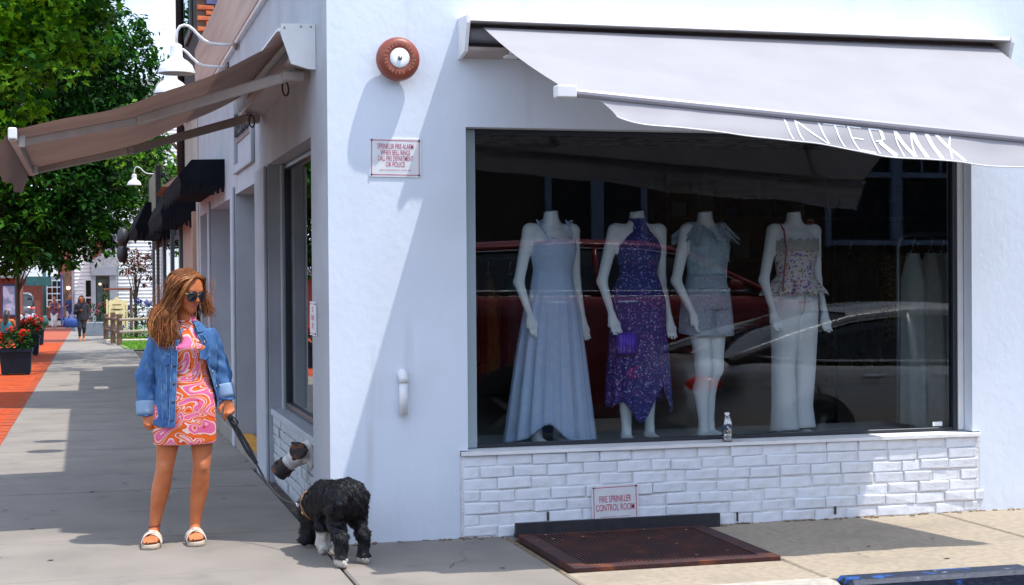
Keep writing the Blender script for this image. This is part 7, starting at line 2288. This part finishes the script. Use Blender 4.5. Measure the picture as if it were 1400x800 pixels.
far_person("man in a navy shirt and pale shorts strolling with the woman in white trousers", (-2.28, 73.8, gz(73.8)), R(-10), [
    ("body", SKIN, basebody(h, la, ra, ll, rl)),
    ("shirt", NAVY, [P_((-.14, .01, h - .33), (.14, .01, h - .33), .085, k=.05), P_((0, 0, h - .42), (0, 0, h - .86), .18, .185, sc=(1.1, .82, 1), k=.06), P_((.175, .01, h - .315), (.24, -.02, h - .52), .078, .075, k=.03), P_((-.175, .01, h - .315), (-.225, -.02, h - .52), .078, .075, k=.03)]),
    ("shorts", PNKS, [P_((-.06, 0, h - .86), (.06, 0, h - .86), .14, k=.05), P_((.085, 0, h - .86), (.088, -.03, .56), .12, .105, k=.03), P_((-.085, 0, h - .86), (-.088, -.05, .56), .12, .105, k=.03)]),
    ("hair", mat("grey_hair", (.25, .2, .16), .6), [P_((0, .03, h - .055), (0, .04, h - .09), .088, k=.03)])], res=.02)
h = 1.16     # sitting on a low bench, her back to us
la, ra = ((.24, .10, .62), (.16, .30, .55)), ((-.24, .10, .62), (-.16, .30, .55))
s1 = thing("person", "seated woman in a teal top with dark hair at the left edge", "person")
link("body", sdf_mesh("body", [P_((0, .02, 1.08), (0, .03, 1.03), .085, .065), P_((0, .02, .98), (0, .01, .90), .05), P_((-.13, .0, .86), (.13, .0, .86), .052, k=.04), P_((0, 0, .78), (0, .02, .50), .13, .14, sc=(1.1, .8, 1), k=.05), P_((.175, .0, .86), la[0], .046, .038), P_(la[0], la[1], .038, .028), P_((-.175, .0, .86), ra[0], .046, .038), P_(ra[0], ra[1], .038, .028),
      P_((.08, .05, .47), (.12, .46, .46), .09, .06), P_((-.08, .05, .47), (-.12, .46, .46), .09, .06), P_((.12, .46, .46), (.12, .42, .08), .055, .035), P_((-.12, .46, .46), (-.12, .42, .08), .055, .035), P_((.12, .42, .05), (.12, .55, .035), .036, .03), P_((-.12, .42, .05), (-.12, .55, .035), .036, .03)], .013, [SKIN]), s1)
link("teal_top", sdf_mesh("teal_top", [P_((0, 0, .74), (0, .02, .50), .155, .17, sc=(1.1, .85, 1), k=.05), P_((-.07, 0, .80), (.07, 0, .80), .08, k=.04)], .013, [TEALC]), s1)
link("skirt", sdf_mesh("skirt", [P_((-.05, .03, .46), (.05, .03, .46), .155, k=.05), P_((.08, .08, .47), (.11, .36, .47), .115, .09, k=.05), P_((-.08, .08, .47), (-.11, .36, .47), .115, .09, k=.05)], .013, [BLK]), s1)
link("hair", sdf_mesh("hair", [P_((0, .0, 1.09), (0, -.01, 1.04), .092, k=.03), P_((0, -.05, 1.02), (0, -.08, .80), .09, .075, k=.03)], .012, [HBLK]), s1)
s1.location = (-3.62, 37.6, gz(37.6)); s1.rotation_euler = (0, 0, R(-20))
bn = thing("bench", "low dark bench under the seated woman at the left edge", "bench", (-3.65, 37.7, gz(37.7)))
zb_ = gz(37.7)
for k in range(4): MB().bbox(-4.5, -3.2, 37.42 + k * .11, 37.52 + k * .11, zb_ + .28, zb_ + .32, .005).build("seat_slat", TIMB, bn)
for x in (-4.4, -3.3):
    for y in (37.46, 37.80): MB().box(x - .03, x + .03, y - .03, y + .03, zb_ - .01, zb_ + .279).build("leg", BLACKM, bn)
s1.location.z = zb_ + .32 - .33
